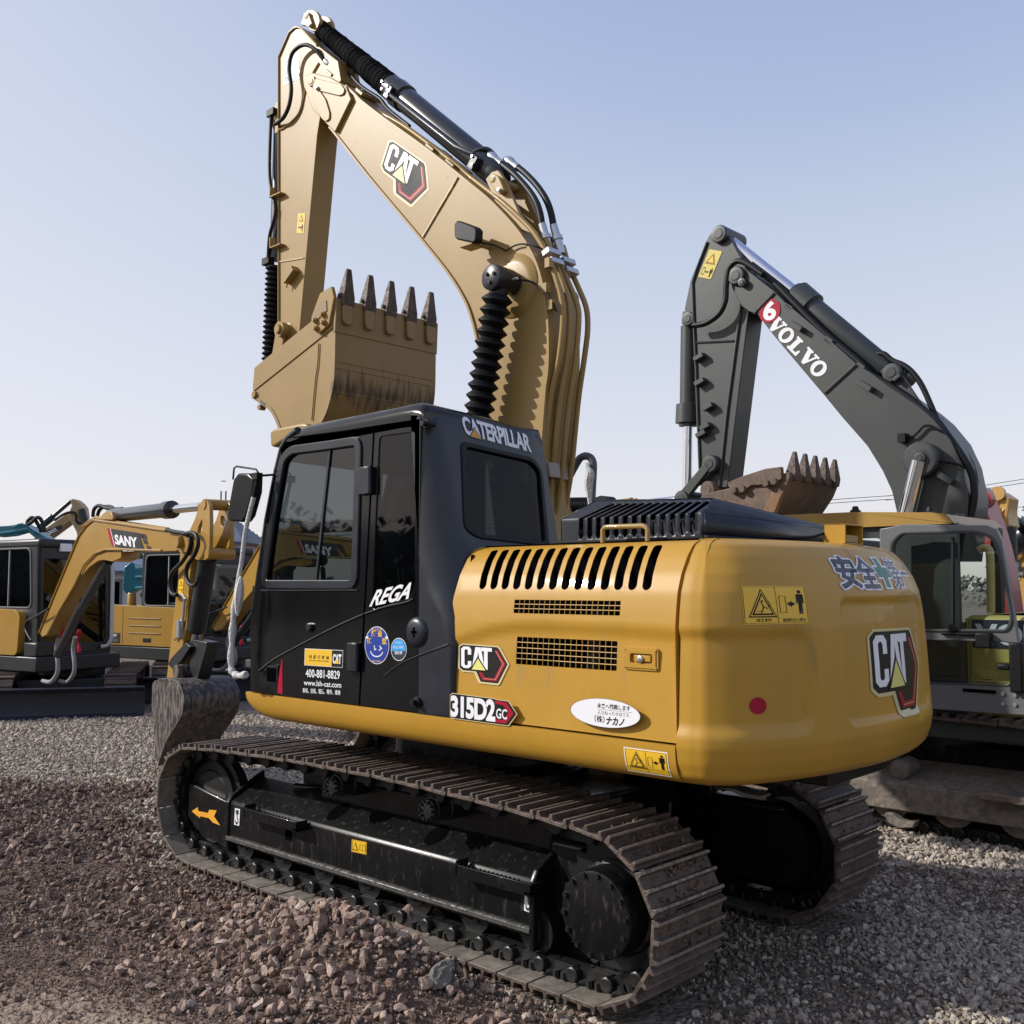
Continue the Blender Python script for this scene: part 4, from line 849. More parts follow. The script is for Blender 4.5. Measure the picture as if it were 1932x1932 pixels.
    for (cx_, cy_) in ((890,420),(1320,525)):
        h = hz_(cx_, cy_); t = V((0, .22, ztop-zs)).normalized(); nrm = V((0, -t.z, t.y)); pts = [h + V((.055*math.cos(2*math.pi*k/18), 0, 0)) + t*(.075*math.sin(2*math.pi*k/18)) for k in range(18)]
        pts = [V((p.x, p.y, zs + (p.y - fy - .012)/.208*(ztop-zs) + .002)) for p in pts]
        if side_ == 0: m.prism(pts, nrm*.002)
    if side_ == 0: 
        h = E_(672, 540); m.box((h.x-.028, fy-.004, h.z-.032), (h.x+.028, fy+.02, h.z+.032)); m.build("frame_hole", BAY, FRMO)  # holes are black patches laid on the frame, their shade painted
    # steps
    if side_ == 0:
        FL = FRMO
        for (pa_, pb_) in (((486,395),(718,440)),((1414,630),(1748,715))):
            a = E_(*pa_, fy-.06); b = E_(*pb_, fy-.06); x0, x1 = a.x, b.x; zt = (a.z+b.z)/2 - .0
            zt = zs + .005; m = MB(); m.box((x0, fy-.075, zt-.055), (x1, fy-.063, zt)); m.box((x0, fy-.075, zt-.055), (x0+.012, fy, zt+.02)); m.box((x1-.05, fy-.075, zt-.05), (x1, fy, zt-.038)); m.box((x1-.012, fy-.075, zt-.055), (x1, fy, zt))
            nT = 15
            for k in range(nT): xk = x0 + .02 + (x1-x0-.08)*k/nT; m.prism([V((xk, fy-.075, zt)), V((xk+.010, fy-.075, zt)), V((xk+.005, fy-.075, zt+.010))], (0, .012, 0))
            m.build("foot_step", FRM, FRMO, bevel=.002)
# car body between the tracks, slew ring
m = MB(); m.box((-.95, YC+.16, .30), (.95, YC2-.16, .66)); m.lathe((0, 0, .58), (0,0,1), [(0,.62),(.16,.62),(.17,.52),(.42,.52)], 40)
for sx_ in (-1, 1):
    for sy_ in (-1, 1): m.obox((sx_*.55, sy_*.42, .47), (.42*1, sy_*sx_*.16, 0), (-.06*sy_*sx_, .14, 0), (0, 0, .10))
m.build("car_body", FRM, EX, bevel=.02)
m = MB(); m.box((1.55, -.25, .90), (2.30, .35, .975)); m.build("belly_plate", FRM, EX, bevel=.01)
m = MB(); h = hit(r3(620, 255), 1, -.25); m.prism([hit(r3(*p), 1, -.25) for p in ((440,195),(560,205),(640,235),(760,262),(750,285),(640,270),(540,225))], (0,.10,0)); m.build("bent_guard_plate", mat("bare_plate", (.20,.18,.15), .5, metal=.3), EX, bevel=.003)
# ================================================================== WRITING AND MARKS
_tc = bpy.data.curves.new("lettering", 'FONT'); _to = bpy.data.objects.new("lettering", _tc); COL.objects.link(_to)
def glyphs(body, off=0.0, shear=0.0, space=1.0):
    def run(o):
        _tc.body = body; _tc.offset = o; _tc.shear = shear; _tc.space_character = space; _tc.resolution_u = 4
        bpy.context.view_layer.update(); dg = bpy.context.evaluated_depsgraph_get()
        me = bpy.data.meshes.new_from_object(_to.evaluated_get(dg)); v = [(p.co.x, p.co.y) for p in me.vertices]; f = [tuple(q.vertices) for q in me.polygons]
        bpy.data.meshes.remove(me); return v, f
    v0, _ = run(0); xs_ = [p[0] for p in v0]; y_ = [p[1] for p in v0]; x0, x1, y0, y1 = min(xs_), max(xs_), min(y_), max(y_)
    v, f = run(off); return [((x-x0)/(x1-x0), (y-y0)/(y1-y0)) for x, y in v], f
class Decal:
    def __init__(s, fn, lift=.0012, step=.0006): s.fn = fn; s.P = []; s.mats = []; s.lift = lift; s.step = step
    def mi(s, mt):
        if mt not in s.mats: s.mats.append(mt)
        return s.mats.index(mt)
    def poly(s, pts, k, mt): s.P.append(([tuple(p) for p in pts], [tuple(range(len(pts)))], k, s.mi(mt))); return s
    def line(s, pts, w, k, mt, close=False):
        n = len(pts); 
        for i in range(n if close else n-1):
            a, b = V(pts[i]), V(pts[(i+1) % n]); t = (b-a).normalized(); nn = V((-t.y, t.x))*w/2; e = t*w/2
            s.poly([a-nn-e, b-nn+e, b+nn+e, a+nn-e], k + (i % 2)*.15, mt)
        return s
    def text(s, body, u0, v0, u1, v1, k, mt, off=.02, shear=0, space=1.0):
        v, f = glyphs(body, off, shear, space); s.P.append(([(u0 + (u1-u0)*x, v0 + (v1-v0)*y) for x, y in v], f, k, s.mi(mt))); return s
    def build(s, name, parent, cut=0):
        me = bpy.data.meshes.new(name); bm = bmesh.new()
        for vs, fs, k, mi in s.P:
            B = [bm.verts.new((x, y, k)) for x, y in vs]
            for f in fs:
                try: q = bm.faces.new([B[i] for i in f]); q.material_index = mi
                except ValueError: pass
        bm.normal_update()
        if cut:
            bmesh.ops.triangulate(bm, faces=bm.faces[:])
            xs_ = [v.co.x for v in bm.verts]; y_ = [v.co.y for v in bm.verts]
            u = min(xs_) + cut
            while u < max(xs_): bmesh.ops.bisect_plane(bm, geom=bm.verts[:]+bm.edges[:]+bm.faces[:], plane_co=(u,0,0), plane_no=(1,0,0)); u += cut
            u = min(y_) + cut
            while u < max(y_): bmesh.ops.bisect_plane(bm, geom=bm.verts[:]+bm.edges[:]+bm.faces[:], plane_co=(0,u,0), plane_no=(0,1,0)); u += cut
        if cut: bmesh.ops.triangulate(bm, faces=bm.faces[:])
        for v in bm.verts: v.co = s.fn(v.co.x, v.co.y, s.lift + s.step*v.co.z)
        bm.to_mesh(me); bm.free()
        A_ = np.array([tuple(v.co) for v in me.vertices]); c = V((A_.min(0)+A_.max(0))/2); me.transform(Matrix.Translation(-c))
        for mt in s.mats: me.materials.append(mt)
        o = bpy.data.objects.new(name, me); COL.objects.link(o); put(o, c, parent); return o
def fr3(TL, TR, BL, n):   # frame from three corners of a rectangle: u 0..1 along the top, v 0 (top) .. 1 (bottom)
    TL, TR, BL = V(TL), V(TR), V(BL); n = V(n).normalized(); return lambda u, v, d: TL + (TR-TL)*u + (BL-TL)*v + n*d
def frp(fn, y, TL, TR, BL): return fr3(hit(fn(*TL), 1, y), hit(fn(*TR), 1, y), hit(fn(*BL), 1, y), (0,-1,0))
def logo(dec, red=REDV):
    out_ = [(-.10,.05),(.04,-.09),(1.18,-.07),(1.26,.02),(1.53,.68),(1.22,1.58),(1.16,1.62),(.60,1.60),(.54,1.54),(.42,1.16),(.05,1.16),(-.10,1.02)]
    blk_ = [(-.05,.06),(.06,-.04),(1.15,-.02),(1.21,.05),(1.47,.68),(1.17,1.53),(.63,1.52),(.49,1.09),(.06,1.09),(-.05,.98)]
    dec.poly(out_, 0, CRM); dec.poly(blk_, 1, BLV)
    dec.poly([(1.08,.12),(1.17,.12),(1.41,.68),(1.14,1.44),(.70,1.44),(.58,1.12),(.67,1.12),(.76,1.32),(1.06,1.32),(1.29,.68)], 2, red)
    dec.line([(1.12,.16),(1.345,.68),(1.10,1.38),(.73,1.38)], .012, 3, CRM)
    # letters drawn as condensed blocks
    W = WHT
    dec.poly([(.34,.38),(.34,.14),(.27,.03),(.09,.03),(.01,.14),(.01,.88),(.09,.98),(.25,.98),(.34,.88),(.34,.66),(.23,.66),(.23,.82),(.19,.86),(.15,.86),(.12,.82),(.12,.2),(.15,.15),(.20,.15),(.23,.2),(.23,.38)], 4, W)
    dec.poly([(.36,.98),(.475,.03),(.655,.03),(.77,.98),(.655,.98),(.565,.24),(.475,.98)], 4, W)
    dec.poly([(.61,.03),(1.0,.03),(1.0,.19),(.865,.19),(.865,.98),(.75,.98),(.75,.19),(.70,.19),(.63,.10)], 4, W)
    dec.poly([(.30,1.05),(.55,.42),(.86,1.05)], 5, BLV); dec.poly([(.36,1.02),(.56,.52),(.80,1.02)], 6, PYV)
    return dec
def triangle(dec, u0, v0, u1, v1, k):
    um = (u0+u1)/2; dec.poly([(um, v0), (u1, v1), (u0, v1)], k, BLV); c = V((um, v0*.36+v1*.64)); sh = lambda p, q: tuple(c + (V(p)-c)*q)
    T = [(um, v0), (u1, v1), (u0, v1)]; dec.poly([sh(p, .88) for p in T], k+1, YLV); dec.poly([sh(p, .78) for p in T], k+2, BLV); dec.poly([sh(p, .62) for p in T], k+3, YLV)
def standing(dec, u, v0, v1, w, k):
    h = v1-v0; dec.poly(circ(u, v0+h*.07, w*.28, 14, h*.07), k, BLV)
    dec.poly([(u-w*.5,v0+h*.17),(u+w*.5,v0+h*.17),(u+w*.55,v0+h*.55),(u+w*.36,v0+h*.55),(u+w*.3,v0+h*.28),(u+w*.27,v0+h),(u+w*.05,v0+h),(u,v0+h*.6),(u-w*.05,v0+h),(u-w*.27,v0+h),(u-w*.3,v0+h*.28),(u-w*.36,v0+h*.55),(u-w*.55,v0+h*.55)], k, BLV)
def darrow(dec, u0, u1, v, t, k):
    d = t*1.1; dec.poly([(u0,v),(u0+d,v-t),(u0+d,v-t*.35),(u1-d,v-t*.35),(u1-d,v-t),(u1,v),(u1-d,v+t),(u1-d,v+t*.35),(u0+d,v+t*.35),(u0+d,v+t)], k, BLV)
# --- big sticker logos
logo(Decal(frp(vA, BY+.006, (815,674), (948,765), (776,796)))).build("logo_decal", BOOM)
logo(Decal(fr3(hood_fn(*hood_hit(vD(133,569)),0), hood_fn(*hood_hit(vD(247,576)),0), hood_fn(*hood_hit(vD(133,652)),0), (0,-1,0)), lift=.004)).build("logo_decal", HOOD)
a, b, c = cw_hit(r4(1430,730)), cw_hit(r4(1662,742)), cw_hit(r4(1440,1108))
def cwframe(a, b, c): return lambda u, v, d: cw_n(a[0] + (b[0]-a[0])*u + (c[0]-a[0])*v*0, a[1] + (c[1]-a[1])*v, d)
logo(Decal(cwframe(a, (b[0], a[1]), c), lift=.003)).build("logo_decal", CW, cut=.12)
# --- model plate on the side door
a = hood_hit(vD(112,752)); b = hood_hit(vD(272,772)); c = hood_hit(vD(112,826)); zt_, zb_ = prof(a[1])[1], prof(c[1])[1]
d = Decal(fr3(V((a[0], YS, zt_)), V((b[0], YS, zt_)), V((a[0], YS, zb_)), (0,-1,0)), lift=.006)
o_ = [(-.03,.0),(.03,-.10),(.98,-.05),(1.02,-.02),(1.28,.0),(1.46,.55),(1.28,1.14),(.03,1.12),(-.03,1.02)]
d.poly([(x*1.02-.01, y*1.06-.03) for x, y in o_], 0, CRM); d.poly(o_, 1, BLV)
d.poly([(1.0,.02),(1.25,.06),(1.40,.55),(1.24,1.06),(1.0,1.06),(1.0,.92),(1.16,.92),(1.29,.55),(1.18,.20),(1.0,.17)], 2, REDV)
d.text("315D2", .0, 1.0, .99, .04, 3, WHT, off=.045, space=.92); d.text("GC", 1.03, .86, 1.26, .40, 3, WHT, off=.02); d.build("model_decal", HOOD)
# --- oval company sticker (its mascot is left out)
a, b, c = hood_hit(vD(550,765)), hood_hit(vD(808,765)), hood_hit(vD(550,868)); zt_, zb_ = prof(hood_hit(vD(680,764))[1])[1], prof(hood_hit(vD(680,870))[1])[1]
d = Decal(fr3(V((a[0], YS, zt_)), V((b[0], YS, zt_)), V((a[0], YS, zb_)), (0,-1,0)), lift=.006)
d.poly(circ(.5,.5,.505,40), 0, NVY); d.poly(circ(.5,.5,.495,40), 1, WHT)
d.text("未来へ挑戦します", .40,.34,.86,.17, 2, BLV, off=.015); d.line([(.40,.385),(.88,.385)], .008, 2, BLV); d.text("人ひねっちせほてた", .40,.56,.85,.42, 2, GREYV, off=.0); d.text("（株）", .36,.85,.50,.60, 2, BLV, off=.01); d.text("ナカノ", .53,.88,.78,.62, 2, BLV, off=.035, shear=.2); d.build("company_sticker", HOOD)
# --- warning plates
def warn(dec, texts=True):
    dec.poly([(0,0),(1,0),(1,1),(0,1)], 0, YLV); dec.line([(.015,.03),(.985,.03),(.985,.97),(.015,.97)], .008, 1, BLV, True); dec.line([(.50,.03),(.50,.97)], .008, 1, BLV)
    triangle(dec, .07, .07, .49, .82, 1)
    dec.line([(.20,.73),(.38,.73)], .012, 5, BLV); dec.line([(.26,.42),(.29,.55),(.26,.68)], .018, 5, BLV); dec.line([(.29,.55),(.35,.60)], .016, 5, BLV); dec.line([(.30,.42),(.38,.42),(.38,.55),(.32,.55)], .008, 5, BLV); dec.poly(circ(.275,.40,.013,10,.026), 5, BLV); dec.line([(.19,.66),(.25,.66),(.25,.73)], .008, 5, BLV)
    dec.line([(.545,.27),(.645,.27),(.645,.70),(.545,.70)], .009, 2, BLV, True); darrow(dec, .655, .80, .48, .075, 2); standing(dec, .88, .12, .74, .115, 2)
    if texts: dec.text("はさまれ", .18,.93,.40,.845, 2, BLV, off=.02); dec.text("旋回内立入禁止", .57,.94,.95,.85, 2, BLV, off=.01)
    return dec
a, b, c = cw_hit(r4(533,412)), cw_hit(r4(965,430)), cw_hit(r4(562,672))
warn(Decal(lambda u, v, dd: cw_n(a[0] + (b[0]-a[0])*u + .0*v, a[1] + (c[1]-a[1])*v, dd), lift=.003)).build("warning_sticker", CW, cut=.12)
q = [hit(vD(*p), 1, YS+.03) for p in ((757,953),(912,975),(766,1035))]
def skf(u, v, dd):
    x = q[0].x + (q[1].x-q[0].x)*u; z = 1.100 - .092*v; i = float(np.interp(z, [.985,1.003,1.035,1.075,1.118,1.131], [.06,.033,.013,.004,0,0])); return V((x, YS + i - dd - .001, z))
d = Decal(skf); d.poly([(-.02,-.04),(1.02,-.04),(1.02,1.04),(-.02,1.04)], -1, WHT); warn(d, False).build("warning_sticker", SKIRT, cut=.2)
q2 = [hit(vA(*p), 1, SY) for p in ((372,1014),(406,1014),(364,1108))]
d = Decal(fr3(*q2, (0,-1,0)), lift=.002); d.poly([(0,0),(1,0),(1,1),(0,1)], 0, YLV); triangle(d, .15,.06,.85,.42,1); darrow(d, .2,.6,.72,.08,2); standing(d, .75,.55,.92,.2,2); d.build("warning_sticker", STK)
# --- red dot on the counterweight
a = cw_hit(r4(670,1223)); e1 = cw_hit(r4(727,1223)); e2 = cw_hit(r4(670,1160)); ru = e1[0]-a[0]; rv = abs(e2[1]-a[1])
Decal(lambda u, v, dd: cw_n(a[0] + u*ru, a[1] + v*rv, dd), lift=.003).poly(circ(0,0,1,36), 0, REDV).build("red_dot", CW, cut=.25)
# --- safety-first lettering wrapped over the counterweight shoulder
qs = [cw_hit(r4(*p)) for p in ((1110,200),(1235,400),(1580,268),(1625,440))]
tt0, tt1 = (qs[0][1]+qs[2][1])/2 + .01, (qs[1][1]+qs[3][1])/2; s0, s1 = qs[1][0]-.03, qs[3][0]+.26
d = Decal(lambda u, v, dd: cw_n(s0 + (s1-s0)*u, tt0 + (tt1-tt0)*v, dd), lift=.003)
OFS = [(.018*math.cos(k*.785), .06*math.sin(k*.785)) for k in range(8)]
for i, ch in enumerate("安全"):
    for du, dv in OFS: d.text(ch, i*.2+.01+du, 1+dv, i*.2+.19+du, .0+dv, 0, WHT, off=.02)
    for du, dv in ((-.004,0),(.004,0),(0,-.012),(0,.012)): d.text(ch, i*.2+.01+du, 1+dv, i*.2+.19+du, .0+dv, 1, NVY, off=.02)
cr_ = lambda u0, u1, g: [(u0+(u1-u0)*.33,0-g),(u0+(u1-u0)*.67,0-g),(u0+(u1-u0)*.67,.33),(u1,.33),(u1,.67),(u0+(u1-u0)*.67,.67),(u0+(u1-u0)*.67,1+g),(u0+(u1-u0)*.33,1+g),(u0+(u1-u0)*.33,.67),(u0,.67),(u0,.33),(u0+(u1-u0)*.33,.33)]
d.poly([(.40,.27),(.60,.27),(.60,.73),(.40,.73)], 0, WHT); d.poly([(.45,-.05),(.55,-.05),(.55,1.05),(.45,1.05)], 0.1, WHT); d.poly(cr_(.41,.59,.0), 1, GRNV)
for i, ch in enumerate("第一"):
    v1_, v0_ = (1, 0) if i == 0 else (.57, .47)
    for du, dv in OFS: d.text(ch, .61+i*.2+du, v1_+dv, .79+i*.2+du, v0_+dv, 0, WHT, off=.0)
    for du, dv in ((-.004,0),(.004,0),(0,-.012),(0,.012)): d.text(ch, .61+i*.2+du, v1_+dv, .79+i*.2+du, v0_+dv, 1, NVY, off=.0)
d.build("safety_lettering", CW, cut=.05)
# --- small safety notice on the stick
d = Decal(frp(vA, SY, (304,275), (380,243), (302,405)), lift=.002); d.poly([(0,0),(1,0),(1,1),(0,1)], 0, WHT)
d.poly([(.36,.0),(.66,.0),(.66,.33),(1,.33),(1,.66),(.66,.66),(.66,1),(.36,1),(.36,.66),(0,.66),(0,.33),(.36,.33)], 1, mat("teal_vinyl", (.10,.24,.26), .4)); 
for ch, u0, v0 in (("安",.04,.05),("全",.72,.03),("第",.04,.72),("一",.72,.80)): d.text(ch, u0, v0+.22 if ch != "一" else v0+.08, u0+.26, v0, 2, NVY, off=.02)
d.build("safety_notice", STK)
# --- lettering on the cab
ys0 = [rear_hit(vC(*p)) for p in ((1306,146),(1672,250),(1310,236))]
def rframe(u, v, dd):
    yy = ys0[0][0] + (ys0[1][0]-ys0[0][0])*u; z = ys0[0][1] + (ys0[1][1]-ys0[0][1])*u + (ys0[2][1]-ys0[0][1])*v; return rear(toS(yy, z), z, -dd)
d = Decal(rframe, lift=.003); d.text("CATERPILLAR", 0, 1, 1, 0, 0, WHT, off=.035, space=.95); d.poly([(.055,1.13),(.145,.48),(.255,1.13)], 1, NVY); d.poly([(.075,1.09),(.147,.58),(.235,1.09)], 2, mat("orange_vinyl", (.70,.30,.03), .4)); d.build("maker_lettering", bpy.data.objects["cab_rear_panel"], cut=.1)
d = Decal(frp(vC, YS, (836,1096), (1044,1050), (816,1178)), lift=.003)
d.text("REGA", 0, 1, 1, 0, 0, WHT, off=.03, shear=.35).build("model_lettering", CAB)
d = Decal(frp(vC, YS, (464,1410), (668,1420), (461,1496)), lift=.002); d.poly([(-.01,-.03),(1.01,-.03),(1.01,1.03),(-.01,1.03)], 0, WHT); d.poly([(0,0),(1,0),(1,1),(0,1)], 1, YLV); d.poly([(.73,0),(1,0),(1,1),(.73,1)], 2, BLV)
for i, ch in enumerate("利星行機械"): d.text(ch, .12+i*.115, .58, .19+i*.115, .36, 2, BLV, off=.01)
d.text("LEI SHING HONG MACHINERY", .12,.74,.66,.66, 2, BLV, off=.0); d.text("CAT", .76,.78,.97,.25, 3, WHT, off=.05); d.poly([(.80,.80),(.865,.52),(.93,.80)], 4, YLV); d.build("dealer_sticker", CAB)
d = Decal(frp(vC, YS, (468,1520), (652,1530), (468,1562)), lift=.003)
d.text("400-881-8829", 0, 1, 1, .0, 0, WHT, off=.015); d.build("phone_lettering", CAB)
d = Decal(frp(vC, YS, (458,1578), (660,1592), (458,1606)), lift=.003); d.text("www.lsh-cat.com", 0, 1, 1, 0, 0, WHT, off=.012); d.build("web_lettering", CAB)
d = Decal(frp(vC, YS, (452,1622), (656,1634), (452,1648)), lift=.003); d.text("新机、旧机、租赁、零件、维修", 0, 1, 1, 0, 0, WHT, off=.012); d.build("service_lettering", CAB)
d = Decal(frp(vC, YS, (300,1470), (360,1470), (300,1660)), lift=.002); d.poly([(.62,-.02),(.68,-.03),(.66,.35),(.68,.95),(.58,.97),(.22,.93),(.30,.55)], 0, REDV); d.build("red_stripe", CAB)
# round low-noise badge
d = Decal(frp(vC, YS, (788,1288), (920,1288), (788,1490)), lift=.002); d.poly(circ(.5,.5,.50,40), 0, WHT); d.poly(circ(.5,.5,.48,40), 1, BLUV)
d.poly([(.04,.28),(.15,.25),(.15,.31),(.03,.34)], 2, WHT); d.poly([(.96,.28),(.85,.25),(.85,.31),(.97,.34)], 2, WHT)
for i, ch in enumerate("低騒音型"):
    aa = rad(160 - i*46.7); cu, cv = .5 + .33*math.cos(aa), .5 - .33*math.sin(aa); d.text(ch, cu-.085, cv+.075, cu+.085, cv-.075, 2, YLV, off=.03)
for i, ch in enumerate("超低騒音"): d.text(ch, .30+i*.105, .115, .385+i*.105, .06, 2, YLV, off=.01)
arc = [(.5 + .26*math.cos(rad(t)), .62 + .18*math.sin(rad(t))) for t in range(20, 165, 12)]; d.line(arc, .03, 2, WHT); d.text("建設機械", .32, .945, .68, .895, 2, YLV, off=.0); d.line([(.40,.52),(.42,.62),(.47,.60)], .03, 2, WHT); d.line([(.62,.52),(.70,.58),(.60,.63)], .03, 2, WHT)
d.build("noise_badge", CAB)
d = Decal(frp(vC, YS, (930,1350), (1015,1350), (930,1474)), lift=.002); d.poly(circ(.5,.5,.50,36), 0, WHT); d.poly(circ(.5,.5,.47,36), 1, NVY); d.poly([p for p in circ(.5,.5,.45,40) if p[1] < .62], 2, SKYV); d.poly(circ(.5,.58,.30,20,.03), 2, SKYV)
d.text("排出ガス基準", .16,.47,.84,.35, 3, WHT, off=.01); d.text("適合車", .26,.72,.74,.57, 3, WHT, off=.01); d.text("国土交通省", .3,.24,.7,.16, 3, WHT, off=0); d.build("emission_badge", CAB)
# --- undercarriage markings
o = [hit(vE(*p), 1, fy) for p in ((248,436),(362,436),(248,500))]
dx = o[1].x - o[0].x
AR = mat("amber_vinyl", (.78,.36,.03), .45)
d = Decal(frp(vE, fy, (248,438), (364,462), (262,500)), lift=.002)
d.poly([(0,.02),(.28,-.38),(.27,-.10),(.63,-.10),(.72,-.36),(1.0,-.42),(.84,.05),(1.0,.62),(.74,.52),(.62,.26),(.27,.26),(.28,.42)], 0, AR); d.build("direction_arrow", bpy.data.objects["idler_guard"])
for TL, TR, BL in (((438,425),(460,430),(434,498)),((1712,780),(1744,792),(1706,874))):
    d = Decal(frp(vE, fy, TL, TR, BL), lift=.002); d.poly([(0,0),(1,0),(1,1),(0,1)], 0, WHT); d.line(circ(.5,.22,.26,16,.10), .10, 1, NVY, True); d.poly([(.5,.10),(.72,.22),(.58,.22),(.58,.5),(.42,.5),(.42,.22),(.28,.22)], 2, NVY); d.line([(.5,.5),(.72,.66),(.75,.78),(.55,.90),(.3,.84),(.24,.74)], .13, 1, NVY); d.build("hook_sticker", bpy.data.objects["track_frame"])
d = Decal(frp(vE, fy, (951,562), (1016,575), (949,616)), lift=.002); d.poly([(0,0),(1,0),(1,1),(0,1)], 0, YLV); triangle(d, .06,.15,.48,.85,1); d.line([(.56,.3),(.75,.3),(.93,.3),(.93,.75),(.56,.75)], .03, 1, BLV, True); d.line([(.745,.3),(.745,.8)], .02, 1, BLV); d.line([(.05,.05),(.95,.05),(.95,.95),(.05,.95)], .015, 1, BLV, True); d.build("warning_sticker", bpy.data.objects["track_frame"])
# ================================================================== GREY EXCAVATOR PARKED ALONGSIDE (right)
VG = mat("dark_grey_paint", (.040,.045,.044), .42, coat=.1, var=.08, dscale=3, dirt=(.10,.09,.075), damt=.12)
VY = mat("faded_yellow_paint", (.36,.21,.04), .4, coat=.2, var=.05, dscale=3, dirt=(.30,.22,.12), damt=.08)
VS = mat("grey_door_paint", (.16,.165,.165), .35, metal=.2, var=.06)
RST = mat("rusty_steel", (.15,.10,.068), .75, dirt=(.11,.09,.075), damt=.45, dscale=8, bump=.3, bscale=40, var=.25)
MUDS = mat("mud_caked_steel", (.14,.116,.095), .8, dirt=(.23,.185,.145), damt=.45, dscale=9, bump=.5, bscale=28, var=.3)
MUDC = mat("dried_mud", (.15,.11,.085), .95, bump=1.0, bscale=22, var=.3)
VX = thing("excavator", (1.1, 3.9, 0), "dark grey excavator with a yellow cab roof and its door open behind the counterweight", "excavator")
GY, GW = 3.80, .46
def arm(pts, y, w, name, parent, mt, fn=vG, bevel=.006, shift=0):
    m = MB(); m.prism([hit(fn(*p), 1, y) + V((0, shift, 0)) for p in pts], (0, w, 0)); return m.build(name, mt, parent, bevel=bevel)
VB = arm([(372,400),(385,350),(420,335),(450,345),(600,462),(660,522),(860,690),(1040,850),(1130,908),(1200,962),(1380,1085),(1450,1145),(1540,1255),(1600,1385),(1636,1560),(1625,1700),(1600,1900),(1330,1900),(1258,1650),(1230,1530),(1180,1420),(1100,1290),(960,1130),(870,1020),(760,890),(600,700),(515,590),(470,575),(430,545),(380,450)], GY, GW, "boom", VX, VG)
for a, b in (((605,478),(498,588)),((1040,858),(874,1010))):
    m = MB(); m.tube([hit(vG(*a),1,GY-.004), hit(vG(*b),1,GY-.004)], .014, 6); m.build("weld_seam", VG, VB)
VSTK = arm([(262,168),(285,145),(320,132),(350,150),(380,200),(450,330),(475,420),(470,565),(355,1510),(215,1515),(205,1200),(190,800),(182,640),(128,565),(160,410),(185,345),(240,210)], GY+.08, GW-.2, "stick", VX, VG)
m = MB(); m.tube([hit(vG(*p),1,GY+.07) for p in ((248,205),(192,350),(170,420),(178,640),(190,900),(212,1500))], .012, 6); m.tube([hit(vG(*p),1,GY+.07) for p in ((430,540),(400,760),(355,1100),(312,1510))], .012, 6); m.tube([hit(vG(*p),1,GY+.07) for p in ((190,740),(395,730))], .008, 6); m.build("stick_rim", VG, VSTK)
for (x, y) in ((220,822),(224,954),(268,1085),(252,1190),(232,1228)):
    h = hit(vG(x, y), 1, GY+.08); m = MB(); m.obox((h.x, GY+.05, h.z), (.05,0,.018), (0,.04,0), (-.008,0,.02)); m.build("hose_bracket", VG, VSTK, bevel=.003)
for (x, y) in ((735,660),(1100,975),(1525,1462)):
    h = hit(vG(x, y), 1, GY); m = MB(); m.obox((h.x, GY-.03, h.z), (.055,0,-.04), (0,.04,0), (.012,0,.02)); m.build("boom_bracket", VG, VB, bevel=.003)
def vpin(x, y, r, y0, y1, parent, name="pivot_pin", mt=VG, fn=vG):
    h = hit(fn(x, y), 1, y0); m = MB(); m.lathe((h.x, y0, h.z), (0,1,0), [(0,r*.5),(.006,r*.55),(.008,r*.9),(.02,r),(y1-y0,r)], 22); return m.build(name, mt, parent, ang=35)
vpin(395,382,.085,GY-.05,GY+.4,VB); vpin(428,418,.04,GY-.06,GY,VB,"keeper_bolt"); vpin(305,160,.085,GY+.02,GY+.4,VSTK); vpin(1375,1358,.14,GY-.12,GY+.1,VB,"cylinder_eye"); vpin(1372,1352,.05,GY-.15,GY,VB,"pivot_pin"); vpin(140,612,.07,GY+.05,GY+.35,VSTK); vpin(255,1383,.085,GY-.02,GY+.4,VSTK); vpin(245,1520,.08,GY-.02,GY+.4,VSTK,"pivot_pin",RST)
arm([(150,570),(118,575),(112,640),(150,650),(180,640),(182,600)], GY+.12, .2, "cylinder_lug", VSTK, VG)
cyv = GY + .2
def rod(p0, p1, r, name, parent, mt, fn=vG, y=None, n=20, prof=None):
    a, b = hit(fn(*p0), 1, y or cyv), hit(fn(*p1), 1, y or cyv); m = MB(); L = (b-a).length
    m.lathe(a, b-a, [(t*L, rr) for t, rr in prof] if prof else [(0, r), (L, r)], n); return m.build(name, mt, parent, ang=35)
c1 = rod((155,640),(148,1185),.09,"bucket_cylinder",VX,VG,prof=[(0,.05),(.03,.085),(.78,.085),(.79,.12),(.97,.125),(.98,.09),(1,.09)]); rod((147,1180),(143,1570),.048,"cylinder_rod",c1,CHR)
c2 = rod((1225,905),(712,480),.11,"stick_cylinder",VX,VG,prof=[(0,.06),(.05,.10),(.80,.105),(.81,.135),(.97,.14),(.98,.11),(1,.11)]); rod((712,478),(362,198),.062,"cylinder_rod",c2,CHR)
c3 = rod((1375,1370),(1300,1680),.06,"boom_cylinder",VX,CHR,y=GY-.1)
arm([(1165,895),(1190,870),(1225,850),(1262,880),(1400,1085),(1470,1160),(1440,1150),(1380,1085)], GY+.1, .04, "cylinder_bracket", VB, VG); vpin(1222,898,.08,GY+.05,GY+.4,VB); arm([(1228,930),(1270,905),(1278,918),(1240,950)], GY+.03, .03, "pin_keeper", VB, VG)
m = MB()
for off in (0, .07): m.tube([hit(vG(*p),1,GY+.14+off) for p in ((1080,790),(1130,805),(1185,800),(1230,835),(1290,860),(1340,900),(1390,970),(1440,1080),(1470,1150))], .024, 8, sm=4)
m.tube([hit(vG(*p),1,GY+.05) for p in ((430,305),(500,345),(600,420),(700,520),(860,680),(1050,840),(1110,905),(1250,990),(1450,1140),(1530,1240),(1600,1340),(1655,1440),(1668,1560),(1640,1700))], .03, 8, sm=4)
